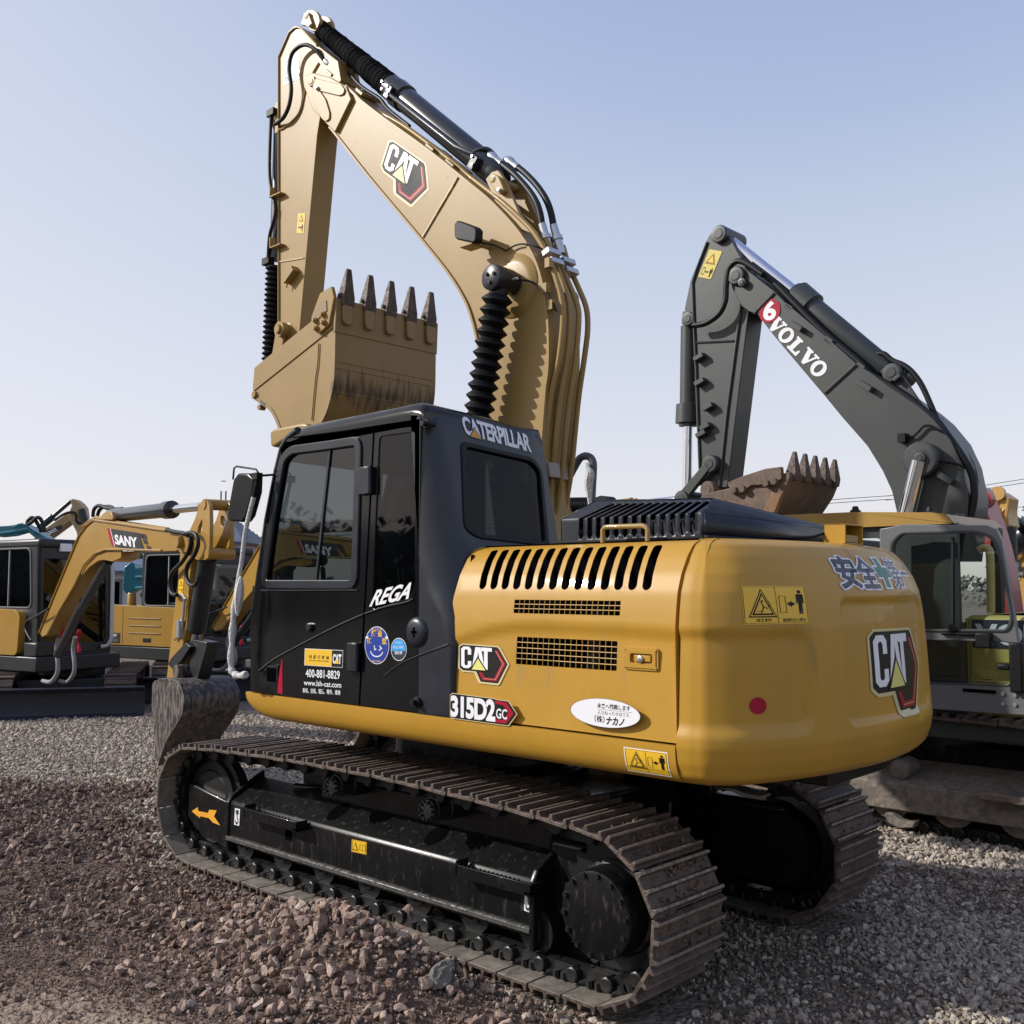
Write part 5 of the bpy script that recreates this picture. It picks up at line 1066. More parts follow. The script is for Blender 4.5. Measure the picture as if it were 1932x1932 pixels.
m.tube([hit(vG(*p),1,GY+.3) for p in ((1480,1150),(1560,1250),(1640,1370),(1670,1470),(1675,1600),(1645,1700))], .03, 8, sm=4); m.build("boom_hose", HOSE, VB, ang=60)
m = MB(); m.tube([hit(vG(*p),1,GY-.03) for p in ((175,650),(240,638),(310,590),(345,520),(350,440),(365,350),(400,312),(440,312),(490,340),(545,380))], .028, 9, sm=5); m.build("stick_hose", HOSE, VSTK, ang=60)
m = MB(); m.tube([hit(vG(*p),1,GY-.03) for p in ((1300,1245),(1340,1240),(1370,1215),(1400,1185),(1440,1185),(1500,1215))], .010, 6, sm=4); h = hit(vG(1290,1248),1,GY-.04); m.obox(h, (.03,0,0),(0,.04,0),(0,0,.035)); m.build("lamp_cable", RUB, VB, ang=60); m = MB(); m.tube([hit(vG(*p),1,GY-.06) for p in ((1430,1372),(1500,1374),(1570,1385),(1610,1400))], .010, 6, sm=4); m.build("grease_hose", RUB, VB, ang=60)
for t in (.12,.5,.8):
    h = hit(vG(640+560*t, 510+460*t), 1, GY+.1); m = MB(); m.obox(h, (.03,0,-.025), (0,.1,0), (.012,0,.02)); m.build("hose_clip", VG, VB)
# link and bucket
lk = arm([(240,1372),(268,1400),(120,1590),(88,1585),(85,1555)], GY-.02, .06, "bucket_link", VX, VG); arm([(240,1372),(268,1400),(120,1590),(88,1585),(85,1555)], GY-.02, .06, "bucket_link", VX, VG, shift=.38); vpin(105,1570,.08,GY-.05,GY+.45,lk)
kb0 = GY - .35
kq = [hit(vG(*p), 1, kb0) for p in ((190,1595),(225,1545),(360,1515),(640,1440),(682,1425),(692,1450),(660,1530),(590,1640),(500,1720),(300,1740),(200,1680))]
m = MB(); m.prism(kq, (0, .90, 0)); VBK = m.build("bucket", RST, VX, bevel=.01)
m = MB(); m.prism([hit(vG(*p),1,kb0-.03) for p in ((355,1485),(440,1448),(560,1410),(640,1400),(645,1465),(580,1495),(480,1500),(420,1548),(380,1545))], (0,.05,0)); m.build("side_wear_plate", RST, VBK, bevel=.006)
m = MB(); m.prism([hit(vG(*p),1,kb0-.02) for p in ((545,1640),(590,1535),(645,1545),(600,1660))], (0,.05,0)); m.build("corner_wear_plate", mat("orange_rust", (.21,.12,.06), .8, var=.3, bump=.3), VBK, bevel=.006)
for (x, y) in ((385,1524),(430,1518),(556,1488),(598,1478)):
    h = hit(vG(x,y),1,kb0-.06); m = MB(); m.lathe((h.x,kb0-.06,h.z),(0,1,0),[(0,.03),(.04,.035)],6); m.build("plate_bolt", RST, VBK)
for k in range(5):
    yc = kb0 + .08 + .74*k/4; b0 = kq[4]; ax = V((.10,0,1)).normalized(); nx = V((ax.z,0,-ax.x)); m = MB(); vs_ = []
    for (t, wy, wn) in ((-.07,.042,.045),(.0,.045,.05),(.05,.038,.04),(.14,.022,.022),(.175,.017,.015)):
        for (i, j) in ((-1,-1),(1,-1),(1,1),(-1,1)): vs_.append(V((b0.x, yc, b0.z)) + ax*t + V((0,wy*i,0)) + nx*(wn*j))
    fs_ = [(0,1,2,3),(16,17,18,19)] + [(i*4+j, i*4+(j+1)%4, i*4+4+(j+1)%4, i*4+4+j) for i in range(4) for j in range(4)]
    m.add(vs_, fs_); m.build("tooth", TTH, VBK, bevel=.01)
# marks
d = Decal(frp(vG, GY, (622,592), (908,884), (562,650)), lift=.004)
W_ = WHT
for i, ch in enumerate("VOLVO"):
    u0 = .20*i + (-.01 if ch in "VO" else .0); u1 = u0 + (.21 if ch == "V" else .19 if ch == "O" else .17)
    if ch == "O":
        n = 28; oc = circ((u0+u1)/2, .5, (u1-u0)/2, n, .53); ic = circ((u0+u1)/2, .5, (u1-u0)/2*.42, n, .34)
        for k in range(n): d.poly([oc[k], oc[(k+1) % n], ic[(k+1) % n], ic[k]], 0, W_)
    elif ch == "V":
        d.poly([(u0,0),(u0+.105,0),(u0+.105,.14),(u0+.085,.14),(u0+.135,.68),(u0+.125,1),(u0+.085,1),(u0+.025,.14),(u0,.14)], 0, W_); d.poly([(u0+.13,0),(u1,0),(u1,.14),(u1-.022,.14),(u0+.125,1),(u0+.105,.9),(u0+.16,.14),(u0+.13,.14)], .3, W_)
    else:
        d.poly([(u0,0),(u0+.10,0),(u0+.10,.14),(u0+.082,.14),(u0+.082,.84),(u0+.02,.84),(u0+.02,.14),(u0,.14)], 0, W_); d.poly([(u0,.84),(u0+.13,.84),(u0+.145,.60),(u1,.60),(u1,1),(u0,1)], .3, W_)
d.build("maker_lettering", VB)
h = hit(vG(582,573),1,GY); d = Decal(fr3((h.x-.2,GY,h.z+.2),(h.x+.2,GY,h.z+.2),(h.x-.2,GY,h.z-.2),(0,-1,0)), lift=.006)
ex = hit(vG(639,573),1,GY); rr_ = (ex-h).length/.4
d.poly(circ(.5,.5,rr_,36), 0, REDV); d.text("6", .5-rr_*.5, .5+rr_*.72, .5+rr_*.5, .5-rr_*.72, 1, WHT, off=.04); d.build("number_disc", VB)
d = Decal(frp(vG, GY+.08, (262,245), (330,256), (202,392)), lift=.004); d.poly([(0,0),(1,0),(1,1),(0,1)], 0, mat("faded_yellow_vinyl", (.62,.50,.08), .5)); triangle(d, .08,.10,.88,.50,1); d.line([(.12,.65),(.3,.65),(.3,.88),(.12,.88)], .03, 1, BLV, True); darrow(d, .34,.62,.78,.06,1); standing(d, .8,.62,.95,.22,1); d.build("warning_sticker", VSTK)
# cab with yellow roof
vy = 2.86
def hx(x, y, yy=vy): return hit(vH(x, y), 1, yy)
zr0 = hx(700,240).z; x0c = .10; x1c = hx(1000,240).x
m = MB(); q = [hx(*p) for p in ((240,205),(300,188),(520,180),(880,182),(955,190),(1000,236))]; q[0].x = x0c; q[1].x = x0c+.15; q[0].z = q[1].z-.05
m.prism(q[:] + [V((x1c, vy, zr0-.01)), V((x0c, vy, zr0-.01))], (0, 1.0, 0)); m.build("cab_roof", VY, VX, bevel=.03, seg=4)
for (x, y) in ((525,172),(880,176)):
    h = hx(x, y, vy+.2); m = MB(); m.box((h.x-.03,h.y-.03,h.z-.05),(h.x+.03,h.y+.03,h.z)); m.lathe((h.x,h.y,h.z),(0,0,1),[(0,.03),(.03,.02)],10); m.build("roof_clip", RUB, VX)
m = MB(); rw_ = rounded([(hx(480,280).x,1.25),(hx(480,280).x,zr0-.09),(hx(655,270).x,zr0-.09),(hx(668,400).x,1.25)], .09)
fw_ = rounded([(x0c+.12,1.0),(x0c+.12,zr0-.12),(hx(450,280).x,zr0-.12),(hx(450,280).x,1.0)], .08)
panel(m, [(x0c,.86),(x1c-.0,.86),(x1c,zr0),(x0c,zr0)], [rw_, fw_], xz(vy+.04), .04); m.box((x0c,vy+.08,.86),(x1c,vy+.95,.92)); m.box((x1c-.05,vy+.08,.92),(x1c,vy+.95,1.5))
for xx in (x0c, x1c-.07): m.box((xx,vy+.9,.9),(xx+.07,vy+.97,zr0))
VC = m.build("cab", VG, VX, bevel=.006)
m = MB(); m.add([(p[0],vy+.06,p[1]) for p in rw_], [tuple(range(len(rw_)))]); m.build("rear_side_window", GLC, VC)
m = MB(); m.box((x0c+.5,vy+.25,.95),(x0c+.95,vy+.7,1.35)); m.obox((x0c+.95,vy+.5,1.65),(.06,0,.02),(0,.22,0),(-.03,0,.36)); m.build("driver_seat", INT, VX, bevel=.04)
# open door folded back along the side
dy = 2.72
dp = [hit(vH(*p),1,dy) for p in ((640,260),(700,250),(745,238),(1150,243),(1195,262),(1222,320),(1262,560),(1300,800),(1345,1060),(1352,1150),(640,1100))]
dwn = rounded([(p.x,p.z) for p in [hit(vH(*p),1,dy) for p in ((700,420),(706,330),(745,285),(1090,280),(1168,300),(1200,370),(1264,690),(1240,738),(700,738))]], [.02,.03,.05,.05,.06,.05,.05,.03,.02])
dlo = rounded([(p.x,p.z) for p in [hit(vH(*p),1,dy) for p in ((700,785),(1262,800),(1285,960),(1250,1004),(700,985))]], .03)
m = MB(); panel(m, [(p.x,p.z) for p in dp], [dwn, dlo], xz(dy), .05); VD_ = m.build("door", VS, VX, bevel=.006)
def ringd(lp, w, y, th, mt, nm):
    c = V((sum(p[0] for p in lp)/len(lp), sum(p[1] for p in lp)/len(lp))); o_ = [tuple(V(p)+(V(p)-c).normalized()*w) for p in lp]; m = MB(); panel(m, o_, [lp], xz(y), th); return m.build(nm, mt, VD_, bevel=.004)
ringd(dwn, .022, dy-.012, .02, VG, "window_seal"); ringd(dlo, .016, dy-.008, .02, VG, "lower_seal")
m = MB(); m.add([(p[0],dy+.02,p[1]) for p in dwn], [tuple(range(len(dwn)))]); m.add([(p[0],dy+.02,p[1]) for p in dlo], [tuple(range(len(dlo)))]); m.build("door_glass", GLV, VD_)
h0, h1 = hit(vH(990,300),1,dy-.01), hit(vH(990,730),1,dy-.01); m = MB(); m.tube([h0,h1], .014, 6); m.lathe(h1+V((0,-.02,0)),(0,1,0),[(0,.03),(.04,.03)],8); m.build("window_bar", RUB, VD_)
a, b = hit(vH(930,750),1,dy-.02), hit(vH(1105,770),1,dy-.02); m = MB(); m.box((a.x,dy-.03,b.z),(b.x,dy+.01,a.z)); h = hit(vH(1145,790),1,dy); m.box((h.x-.05,dy-.06,h.z-.05),(h.x+.05,dy,h.z+.05)); m.build("window_latch", RUB, VD_, bevel=.01)
h = hit(vH(1293,920),1,dy-.03); m = MB(); m.box((h.x-.04,dy-.06,h.z-.16),(h.x+.04,dy+.02,h.z+.16)); m.box((h.x-.12,dy-.04,h.z-.02),(h.x-.04,dy,h.z+.02)); m.build("door_lock", RUB, VD_, bevel=.012)
a, b = hit(vH(1035,1018),1,dy), hit(vH(1195,1045),1,dy); m = MB(); m.box((a.x,dy-.012,b.z),(b.x,dy+.01,a.z)); m.build("door_vent", BAY, VD_, bevel=.008)
for (x, y) in ((1228,1045),(1228,1093),(1285,1052),(1285,1097),(1013,762),(962,760)):
    h = hit(vH(x,y),1,dy); m = MB(); m.lathe((h.x,dy-.012,h.z),(0,1,0),[(0,.012),(.014,.014)],8); m.build("door_bolt", STL, VD_)
# engine side, deck, counterweight
ey = 3.02; ex0 = hit(vH(1052,700),1,ey).x; ztop_ = hit(vH(1180,672),1,ey).z; zb1 = hit(vH(1180,828),1,ey).z
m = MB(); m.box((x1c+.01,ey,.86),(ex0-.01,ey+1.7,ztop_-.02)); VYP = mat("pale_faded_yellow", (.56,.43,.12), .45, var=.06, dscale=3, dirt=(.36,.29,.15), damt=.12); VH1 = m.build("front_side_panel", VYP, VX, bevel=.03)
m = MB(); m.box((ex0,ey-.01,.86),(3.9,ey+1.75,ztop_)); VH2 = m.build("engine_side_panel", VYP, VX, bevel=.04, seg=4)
d = Decal(lambda u, v, dd: V((ex0+.04+u*1.9, ey-.01-dd, ztop_-.03-(ztop_-.03-zb1)*v)), lift=.004)
tv0 = hit(vH(1105,715),1,ey); tu0 = (tv0.x-ex0-.04)/1.9; d.poly([(0,0),(1,0),(1,1),(0,1)], 0, NVY); d.text("VOLVO", tu0, .85, tu0+.36, (ztop_-.03-tv0.z)/(ztop_-.03-zb1), 1, WHT, off=.04); d.build("maker_band", VH2)
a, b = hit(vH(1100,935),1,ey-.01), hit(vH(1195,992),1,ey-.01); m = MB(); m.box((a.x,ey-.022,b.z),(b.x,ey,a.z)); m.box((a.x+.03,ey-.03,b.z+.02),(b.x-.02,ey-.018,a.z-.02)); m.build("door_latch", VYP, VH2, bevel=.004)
d = Decal(frp(vH, ey, (930,850), (1030,860), (930,960)), lift=.003)
d.poly([(.3,.0),(.75,.02),(.75,.03),(.3,.01)], 0, GREYV); d.poly([(.05,.35),(.45,.32),(.6,.38),(.5,.48),(.1,.45)], 0, GREYV); d.poly([(.1,.72),(.6,.68),(.7,.8),(.2,.85)], 0, GREYV); d.poly([(.50,-.28),(.86,-.28),(.86,-.18),(.50,-.18)], 0, WHT); d.build("instruction_sticker", VH1)
m = MB(); m.box((x0c-.2,vy+.02,.70),(3.9,4.95,.855)); m.build("main_deck", VG, VX, bevel=.03)
m = MB(); m.box((x1c+.1,ey+.1,ztop_-.02),(3.6,4.6,ztop_+.0)); m.box((3.9,2.95,.8),(4.4,4.95,1.7)); m.build("counterweight", VY, VX, bevel=.06)
# grab rail behind the door
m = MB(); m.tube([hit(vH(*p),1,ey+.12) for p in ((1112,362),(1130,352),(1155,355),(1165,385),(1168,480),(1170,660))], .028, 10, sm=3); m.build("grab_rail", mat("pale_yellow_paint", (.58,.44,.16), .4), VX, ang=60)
m = MB(); m.tube([hit(vH(*p),1,vy+.5) for p in ((1000,195),(1038,195),(1040,240))], .012, 6); m.build("roof_rail", FILM, VX)
# undercarriage
vyo = 2.80
for k, yc in enumerate((vyo+.32, vyo+2.4)):
    t = copy_tree(TRL, VX); t.location = V((1.25, yc, .42)) - ORG[VX.name]; t.scale = (1.25, 1.25, 1.12); 
fa, fb = hit(vQ(250,1160),1,vyo+.1), hit(vQ(1500,1345),1,vyo+.1); za = (fa.z+fb.z)/2
m = MB(); zt2 = hit(vQ(600,900),1,vyo+.1).z; sec = [(vyo+.08,za),(vyo+.08,zt2-.02),(vyo+.14,zt2),(vyo+.5,zt2+.10),(vyo+.5,za)]
m.prism([V((-.9,y,z)) for y, z in sec], (4.4,0,0)); VFR = m.build("track_frame", MUDS, VX, bevel=.01)
m = MB(); m.prism([V((-.9,y+2.1,z)) for y, z in sec], (4.4,0,0)); m.build("track_frame", MUDS, VX, bevel=.01)
a, b = hit(vQ(1390,1000),1,vyo+.02), hit(vQ(1390,1090),1,vyo+.02); m = MB(); m.box((a.x,vyo-.03,b.z),(a.x+.9,vyo+.08,a.z)); m.build("foot_step", MUDC, VFR, bevel=.015)
for i in range(6):
    h = hit(vQ(1100+535*i*1.0 if i else 560, 1340),1,vyo+.15); xr = hit(vQ(1100,1350),1,vyo+.15).x + (i-1)*.44
    m = MB(); m.lathe((xr, vyo+.12, .235),(0,1,0),[(0,.05),(.01,.10),(.03,.105),(.035,.15),(.06,.15),(.07,.11),(.35,.11)],22); m.build("track_roller", MUDS, VX, ang=35)
m = MB(); h = hit(vQ(590,770),1,vyo+.2); m.lathe((h.x,vyo+.12,h.z),(0,1,0),[(0,.04),(.01,.07),(.2,.075)],18); m.build("carrier_roller", MUDS, VX, ang=35)
m = MB(); q = [hit(vQ(*p),1,vyo+.06) for p in ((390,1230),(420,1330),(540,1395),(690,1390),(720,1320),(640,1330),(560,1310),(470,1240))]; m.prism(q,(0,.08,0)); m.build("track_guard", MUDS, VFR, bevel=.008)
m = MB(); m.box((.3,3.3,.35),(2.2,4.7,.6)); m.lathe((1.2,3.95,.55),(0,0,1),[(0,.7),(.2,.7)],30); m.build("car_body", FRM, VX)

# ================================================================== SMALL YELLOW EXCAVATORS IN THE LEFT ROW
FH = V((-math.cos(TH), math.sin(TH), 0)); RH = V((math.sin(TH), math.cos(TH), 0))
def wp(px, depth, z=0): return V((CAM.x, CAM.y, 0)) + FH*depth + RH*((px-HALF)/FPX*depth) + V((0,0,z))
SYEL = mat("small_machine_yellow", (.36,.20,.03), .36, coat=.35, var=.05, dscale=3, dirt=(.35,.25,.13), damt=.08)
SBLK = mat("small_machine_black", (.013,.015,.018), .42, var=.2, dirt=(.05,.042,.036), damt=.15)
BLADE = mat("blade_blue_black", (.016,.019,.030), .42, metal=.2, var=.2, dirt=(.07,.055,.045), damt=.25)
BKD = mat("small_bucket_black", (.022,.024,.028), .45, metal=.2, var=.2, dirt=(.17,.135,.11), damt=.5, dscale=11, streak=.3, bump=.2)
def small_track(name, xf, L, w, h, parent, mt=TRK):
    m = MB(xf); r = h/2; n = 40; per = 2*(L-h) + 2*math.pi*r
    def P(s):
        s %= per; a = L - h
        if s < a: return V((-a/2+s,0,0)), V((1,0,0))
        s -= a
        if s < math.pi*r: t = s/r; return V((a/2 + r*math.sin(t),0,r-r*math.cos(t))), V((math.cos(t),0,math.sin(t)))
        s -= math.pi*r
        if s < a: return V((a/2-s,0,h)), V((-1,0,0))
        s -= a; t = s/r; return V((-a/2 - r*math.sin(t),0,r+r*math.cos(t))), V((-math.cos(t),0,-math.sin(t)))
    for k in range(n):
        c, t = P(per*k/n); nn = V((t.z,0,-t.x)); m.obox(c - nn*.012, t*(per/n*.47), V((0,w/2,0)), nn*.012); m.obox(c + nn*.01, t*.012, V((0,w/2,0)), nn*.016)
    for x in (-(L-h)/2, (L-h)/2): m.lathe((x,-w*.35,r),(0,1,0),[(0,r*.78),(w*.7,r*.78)],24)
    m.box((-(L-h)/2,-w*.3,r*.6),((L-h)/2,w*.3,r*1.5))
    return m.build(name, mt, parent, ang=30)
def hitpl(fn, p, o, n): return hitp(fn(*p), o, n)
def small_excavator(pc, head, label, group):
    """pc: ground point below the front right corner of the cab; x forward, y left"""
    X = Matrix.Translation(pc) @ Matrix.Rotation(head, 4, 'Z'); g = V((X @ V((-1.2,.8,0))))
    T = thing("excavator", (g.x, g.y, 0), label, "excavator", group)
    # cab
    m = MB(X); x0, x1, y0, y1, z0, z1 = -1.45, 0, 0, 1.12, .82, 2.40
    wr = rounded([(-1.36,1.46),(-1.33,2.26),(-.26,2.26),(-.20,1.46)], .10); fr_ = rounded([(y0+.08,.95),(y0+.08,z1-.28),(y1-.08,z1-.28),(y1-.08,.95)], .07)
    panel(m, [(x0,z0),(x1,z0),(x1-.06,z1-.1),(x0+.06,z1-.1)], [wr], lambda u,v,d: V((u,y0+d,v)), .05)
    panel(m, [(x0,z0),(x1,z0),(x1-.06,z1-.1),(x0+.06,z1-.1)], [wr], lambda u,v,d: V((u,y1-d,v)), .05)
    panel(m, [(y0,z0),(y1,z0),(y1,z1-.1),(y0,z1-.1)], [fr_], lambda u,v,d: V((x1-.06*(v-z0)/(z1-.1-z0)-d,u,v)), .05)
    panel(m, [(y0,z0),(y1,z0),(y1,z1-.1),(y0,z1-.1)], [], lambda u,v,d: V((x0+d,u,v)), .05)
    m.box((x0,y0,z0-.05),(x1,y1,z0)); CB = m.build("cab", SBLK, T, bevel=.012)
    m = MB(X); m.box((x0+.02,y0-.01,z1-.13),(x1-.03,y1+.01,z1)); m.build("cab_roof", SBLK, T, bevel=.045, seg=4)
    m = MB(X); m.add([(u,y0+.02,v) for u, v in wr],[tuple(range(len(wr)))]); m.build("side_window", GLD, CB)
    m = MB(X); cc = V((-.79,1.86)); panel(m, [tuple(V(p)+(V(p)-cc).normalized()*.03) for p in wr], [wr], lambda u,v,d: V((u,y0-.012+d,v)), .02); m.build("window_frame", FILM, CB, bevel=.004)
    m = MB(X); m.box((-.80,y0+.005,1.47),(-.785,y0+.02,2.25)); m.build("window_divider", STL, CB)
    m = MB(X); m.add([(u,y1-.02,v) for u, v in wr],[tuple(range(len(wr)))]); m.build("side_window", GLC, CB)
    m = MB(X); m.add([(x1-.06*(v-z0)/(z1-.1-z0)-.02,u,v) for u, v in fr_],[tuple(range(len(fr_)))]); m.build("windscreen", GLD, CB)
    m = MB(X); m.box((-1.0,.35,.85),(-.55,.8,1.25)); m.obox((-1.02,.58,1.6),(.05,0,0),(0,.2,0),(-.05,0,.36)); m.box((-.5,.15,.85),(-.35,.3,1.4)); m.build("driver_seat", INT, T, bevel=.03)
    m = MB(X); m.box((-.09,.30,z1-.17),(-.02,.48,z1-.06)); m.build("work_lamp", WHT, CB, bevel=.006)
    m = MB(X); m.tube([(.06,1.05,2.2),(.09,1.06,1.9),(.10,1.06,1.0),(.08,1.02,.9),(.02,.95,.88)], .028, 8); m.build("wrapped_grab_rail", WRAP, T, ang=60)
    # house
    m = MB(X); q = rounded([(-2.25,.80),(-.34,.80),(-.30,1.36),(-.42,1.42),(-2.25,1.46)], [.12,.10,.16,.05,.10]); panel(m, q, [], lambda u,v,d: V((u,-.10+d,v)), .12)
    HS = m.build("side_hood", SYEL, T, bevel=.03, seg=4)
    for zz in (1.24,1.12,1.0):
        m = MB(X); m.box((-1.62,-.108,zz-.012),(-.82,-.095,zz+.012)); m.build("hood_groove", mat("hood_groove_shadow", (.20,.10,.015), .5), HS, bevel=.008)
    m = MB(X); m.box((-1.78,-.1025,.82),(-1.775,-.098,1.42)); m.build("hood_seam", BAY, HS)
    m = MB(X); m.box((-1.25,-.106,.86),(-1.05,-.095,.93)); m.build("hood_latch", RUB, HS, bevel=.006)
    m = MB(X); m.prism([V((x,y,.78)) for x, y in rounded([(-2.25,-.09),(-1.5,-.09),(-1.5,1.32),(-2.25,1.32),(-2.75,1.05),(-2.75,.2)], .2)], (0,0,.66)); CWS = m.build("counterweight", SYEL, T, bevel=.05, seg=3)
    d = Decal(lambda u,v,dd: X @ V((-2.24+.40*u, -.10-dd, .995-.17*v)), lift=.004); d.poly([(0,1),(.07,0),(.14,0),(.07,1)], 0, REDV); d.poly([(.12,1),(.17,0),(1,0),(1,1)], 0, SBLK); d.text("SANY", .40,.38,.80,.12, 1, WHT, off=.03, shear=.2); d.text("SY60", .32,.84,.86,.58, 1, GREYV, off=.03); d.build("maker_plate", HS)
    m = MB(X); m.lathe((-1.85,.12,1.44),(0,0,1),[(0,.075),(.20,.075),(.215,.065)],18); m.build("filler_neck", SYEL, T); m = MB(X); m.lathe((-1.62,.25,1.42),(0,0,1),[(0,.05),(.16,.05),(.165,.12),(.23,.12),(.24,.10)],20); m.build("air_intake", RUB, T)
    m = MB(X); m.box((-2.3,-.08,.58),(.10,1.22,.79)); m.box((-1.5,1.0,.79),(-2.2,1.3,1.35)); m.box((-.25,-.06,.79),(.06,.25,.98)); m.build("main_deck", SBLK, T, bevel=.02)
    # undercarriage
    U = X @ Matrix.Translation((-.70,.98,0)) @ Matrix.Rotation(rad(-41), 4, 'Z')
    for yy in (-.78,.78): small_track("track", U @ Matrix.Translation((0,yy,.015)), 2.45, .40, .52, T)
    m = MB(U); m.box((-.8,-.6,.22),(.8,.6,.45)); m.lathe((0,0,.42),(0,0,1),[(0,.45),(.18,.45)],26); m.box((.7,-.45,.2),(1.65,-.3,.32)); m.box((.7,.3,.2),(1.65,.45,.32)); m.build("car_body", SBLK, T, bevel=.01)
    m = MB(U); pr = [(1.75,.02),(1.70,.06),(1.68,.2),(1.70,.34),(1.75,.40),(1.72,.42),(1.66,.36),(1.63,.2),(1.66,.04),(1.71,.0)]; m.prism([V((x,-1.15,z)) for x, z in pr],(0,2.3,0)); m.build("dozer_blade", BLADE, T, bevel=.006)
    return T, X
PC1 = wp(77.7, 14.1); HD1 = rad(9)
MN, X1 = small_excavator(PC1, HD1, "yellow mini excavator at left edge, dark bucket lowered to the gravel", "small yellow excavators in the left row")
FT = wp(77.7, 13.6, 1.12); BKP = hit(vB(900,1655), 2, 0.0); hd = V((BKP.x-FT.x, BKP.y-FT.y, 0)).normalized(); nrm = V((-hd.y, hd.x, 0))   # nrm points away from the camera side
if nrm.dot(FH) < 0: nrm = -nrm
def bp(pts, off, fn=vB): return [hitp(fn(*p), FT + nrm*off, nrm) for p in pts]
def sarm(pts, off, w, name, parent, mt, bevel=.006, shift=0): m = MB(); m.prism([p + nrm*shift for p in bp(pts, off)], nrm*w); return m.build(name, mt, parent, bevel=bevel)
SB = sarm([(225,905),(300,715),(398,480),(450,355),(490,298),(530,268),(560,262),(690,290),(860,315),(950,325),(1030,340),(1062,372),(1052,412),(1000,440),(925,442),(900,434),(700,430),(600,430),(540,452),(482,512),(420,640),(340,775),(268,915),(240,930)], -.11, .21, "boom", MN, SYEL)
m = MB(); m.tube(bp([(222,905),(298,715),(396,478),(448,352),(490,294),(530,262),(690,284),(860,310),(950,322)], -.12), .012, 6); m.tube(bp([(268,915),(340,775),(420,640),(482,512),(540,452),(600,430),(700,430),(920,436)], -.12), .012, 6); m.tube(bp([(470,300),(510,265),(545,250),(690,278),(860,303),(960,318),(1045,338)], -.06), .016, 6); m.tube(bp([(500,285),(545,244),(690,272),(860,297),(960,312)], .04), .016, 6); m.build("boom_rim", SYEL, SB)
sarm([(570,245),(590,222),(610,210),(632,215),(645,250),(640,262),(575,258)], -.10, .05, "cylinder_bracket", SB, SYEL); sarm([(570,245),(590,222),(610,210),(632,215),(645,250),(640,262),(575,258)], -.10, .05, "cylinder_bracket", SB, SYEL, shift=.15)
sarm([(450,560),(470,520),(540,455),(600,440),(690,440),(690,480),(640,500),(590,490),(560,495),(510,530),(470,580)], -.10, .2, "lower_cylinder_bracket", SB, SYEL)
def srod(p0, p1, prof, name, parent, mt, off=0, n=18):
    a, b = bp([p0], off)[0], bp([p1], off)[0]; L = (b-a).length; m = MB(); m.lathe(a, b-a, [(t*L, r) for t, r in prof], n); return m.build(name, mt, parent, ang=35)
c = srod((620,240),(985,202),[(0,.05),(.04,.075),(.90,.075),(.91,.09),(.99,.09),(1,.05)],"stick_cylinder",MN,DKM); srod((980,203),(1150,185),[(0,.042),(1,.042)],"cylinder_rod",c,CHR)
c = srod((620,495),(470,760),[(0,.05),(.05,.05),(1,.05)],"boom_cylinder",MN,DKM,off=.0); srod((480,730),(330,1030),[(0,.055),(1,.055)],"cylinder_barrel",c,DKM)
pn = bp([(1005,388)], -.17)[0]; m = MB(); m.lathe(pn, nrm, [(0,.05),(.02,.06),(.05,.06),(.051,.10),(.30,.10)], 16); m.build("pivot_pin", SYEL, SB, ang=35)
SST = sarm([(1030,425),(1095,460),(1078,640),(1066,870),(1000,1170),(950,1165),(983,870),(1009,640)], -.09, .18, "stick", MN, SYEL)
for sh_ in (0, .20):
    off = -.12
    m = MB(); q = bp([(1055,345),(1078,330),(1112,255),(1140,170),(1160,148),(1182,152),(1195,180),(1197,280),(1195,400),(1190,460),(1170,490),(1130,490),(1100,480),(1050,440)], off); 
    fr_o = (FT + nrm*off); uv = [((p-fr_o).dot(hd), p.z) for p in q]; w1 = bp([(1148,265),(1155,255),(1152,330),(1125,345),(1130,300)] if sh_ == 0 else [(1140,230),(1162,240),(1166,275),(1150,300),(1138,280)], off); uh = rounded([((p-fr_o).dot(hd), p.z) for p in w1], .03)
    panel(m, uv, [uh], lambda u,v,d: fr_o + hd*u + V((0,0,v-fr_o.z)) + nrm*(d+sh_), .035); m.build("stick_head_plate", SYEL, SST, bevel=.006)
for p_ in ((1160,172),(1178,455)):
    a = bp([p_], -.13)[0]; m = MB(); m.lathe(a, nrm, [(0,.045),(.01,.05),(.255,.05)], 16); m.build("pivot_pin", SYEL, SST, ang=35)
c = srod((1190,455),(1120,905),[(0,.05),(.06,.085),(.97,.085),(1,.06)],"bucket_cylinder",MN,SBLK,off=.0); srod((1122,900),(1112,965),[(0,.045),(1,.045)],"cylinder_rod",c,CHR)
sarm([(1060,960),(1085,985),(1030,1070),(985,1115),(955,1085),(975,1050),(1020,1000)], -.11, .04, "bucket_link", MN, SBLK); sarm([(1060,960),(1085,985),(1030,1070),(985,1115),(955,1085),(975,1050),(1020,1000)], -.11, .04, "bucket_link", MN, SBLK, shift=.18)
sarm([(1062,955),(1110,945),(1180,960),(1175,1000),(1120,1190),(1085,1190),(1080,1010)], -.06, .12, "bucket_tipping_link", MN, SBLK)
m = MB(); m.tube(bp([(950,318),(1000,330),(1055,340),(1085,370),(1080,430),(1040,500),(985,560),(970,620),(980,680),(1010,690)], -.14), .020, 8, sm=5); m.tube(bp([(1050,342),(1090,335),(1120,350),(1130,400),(1110,460),(1070,520),(1062,580),(1080,625),(1110,635),(1135,600)], -.17), .020, 8, sm=5); m.build("stick_hose", HOSE, SST, ang=60)
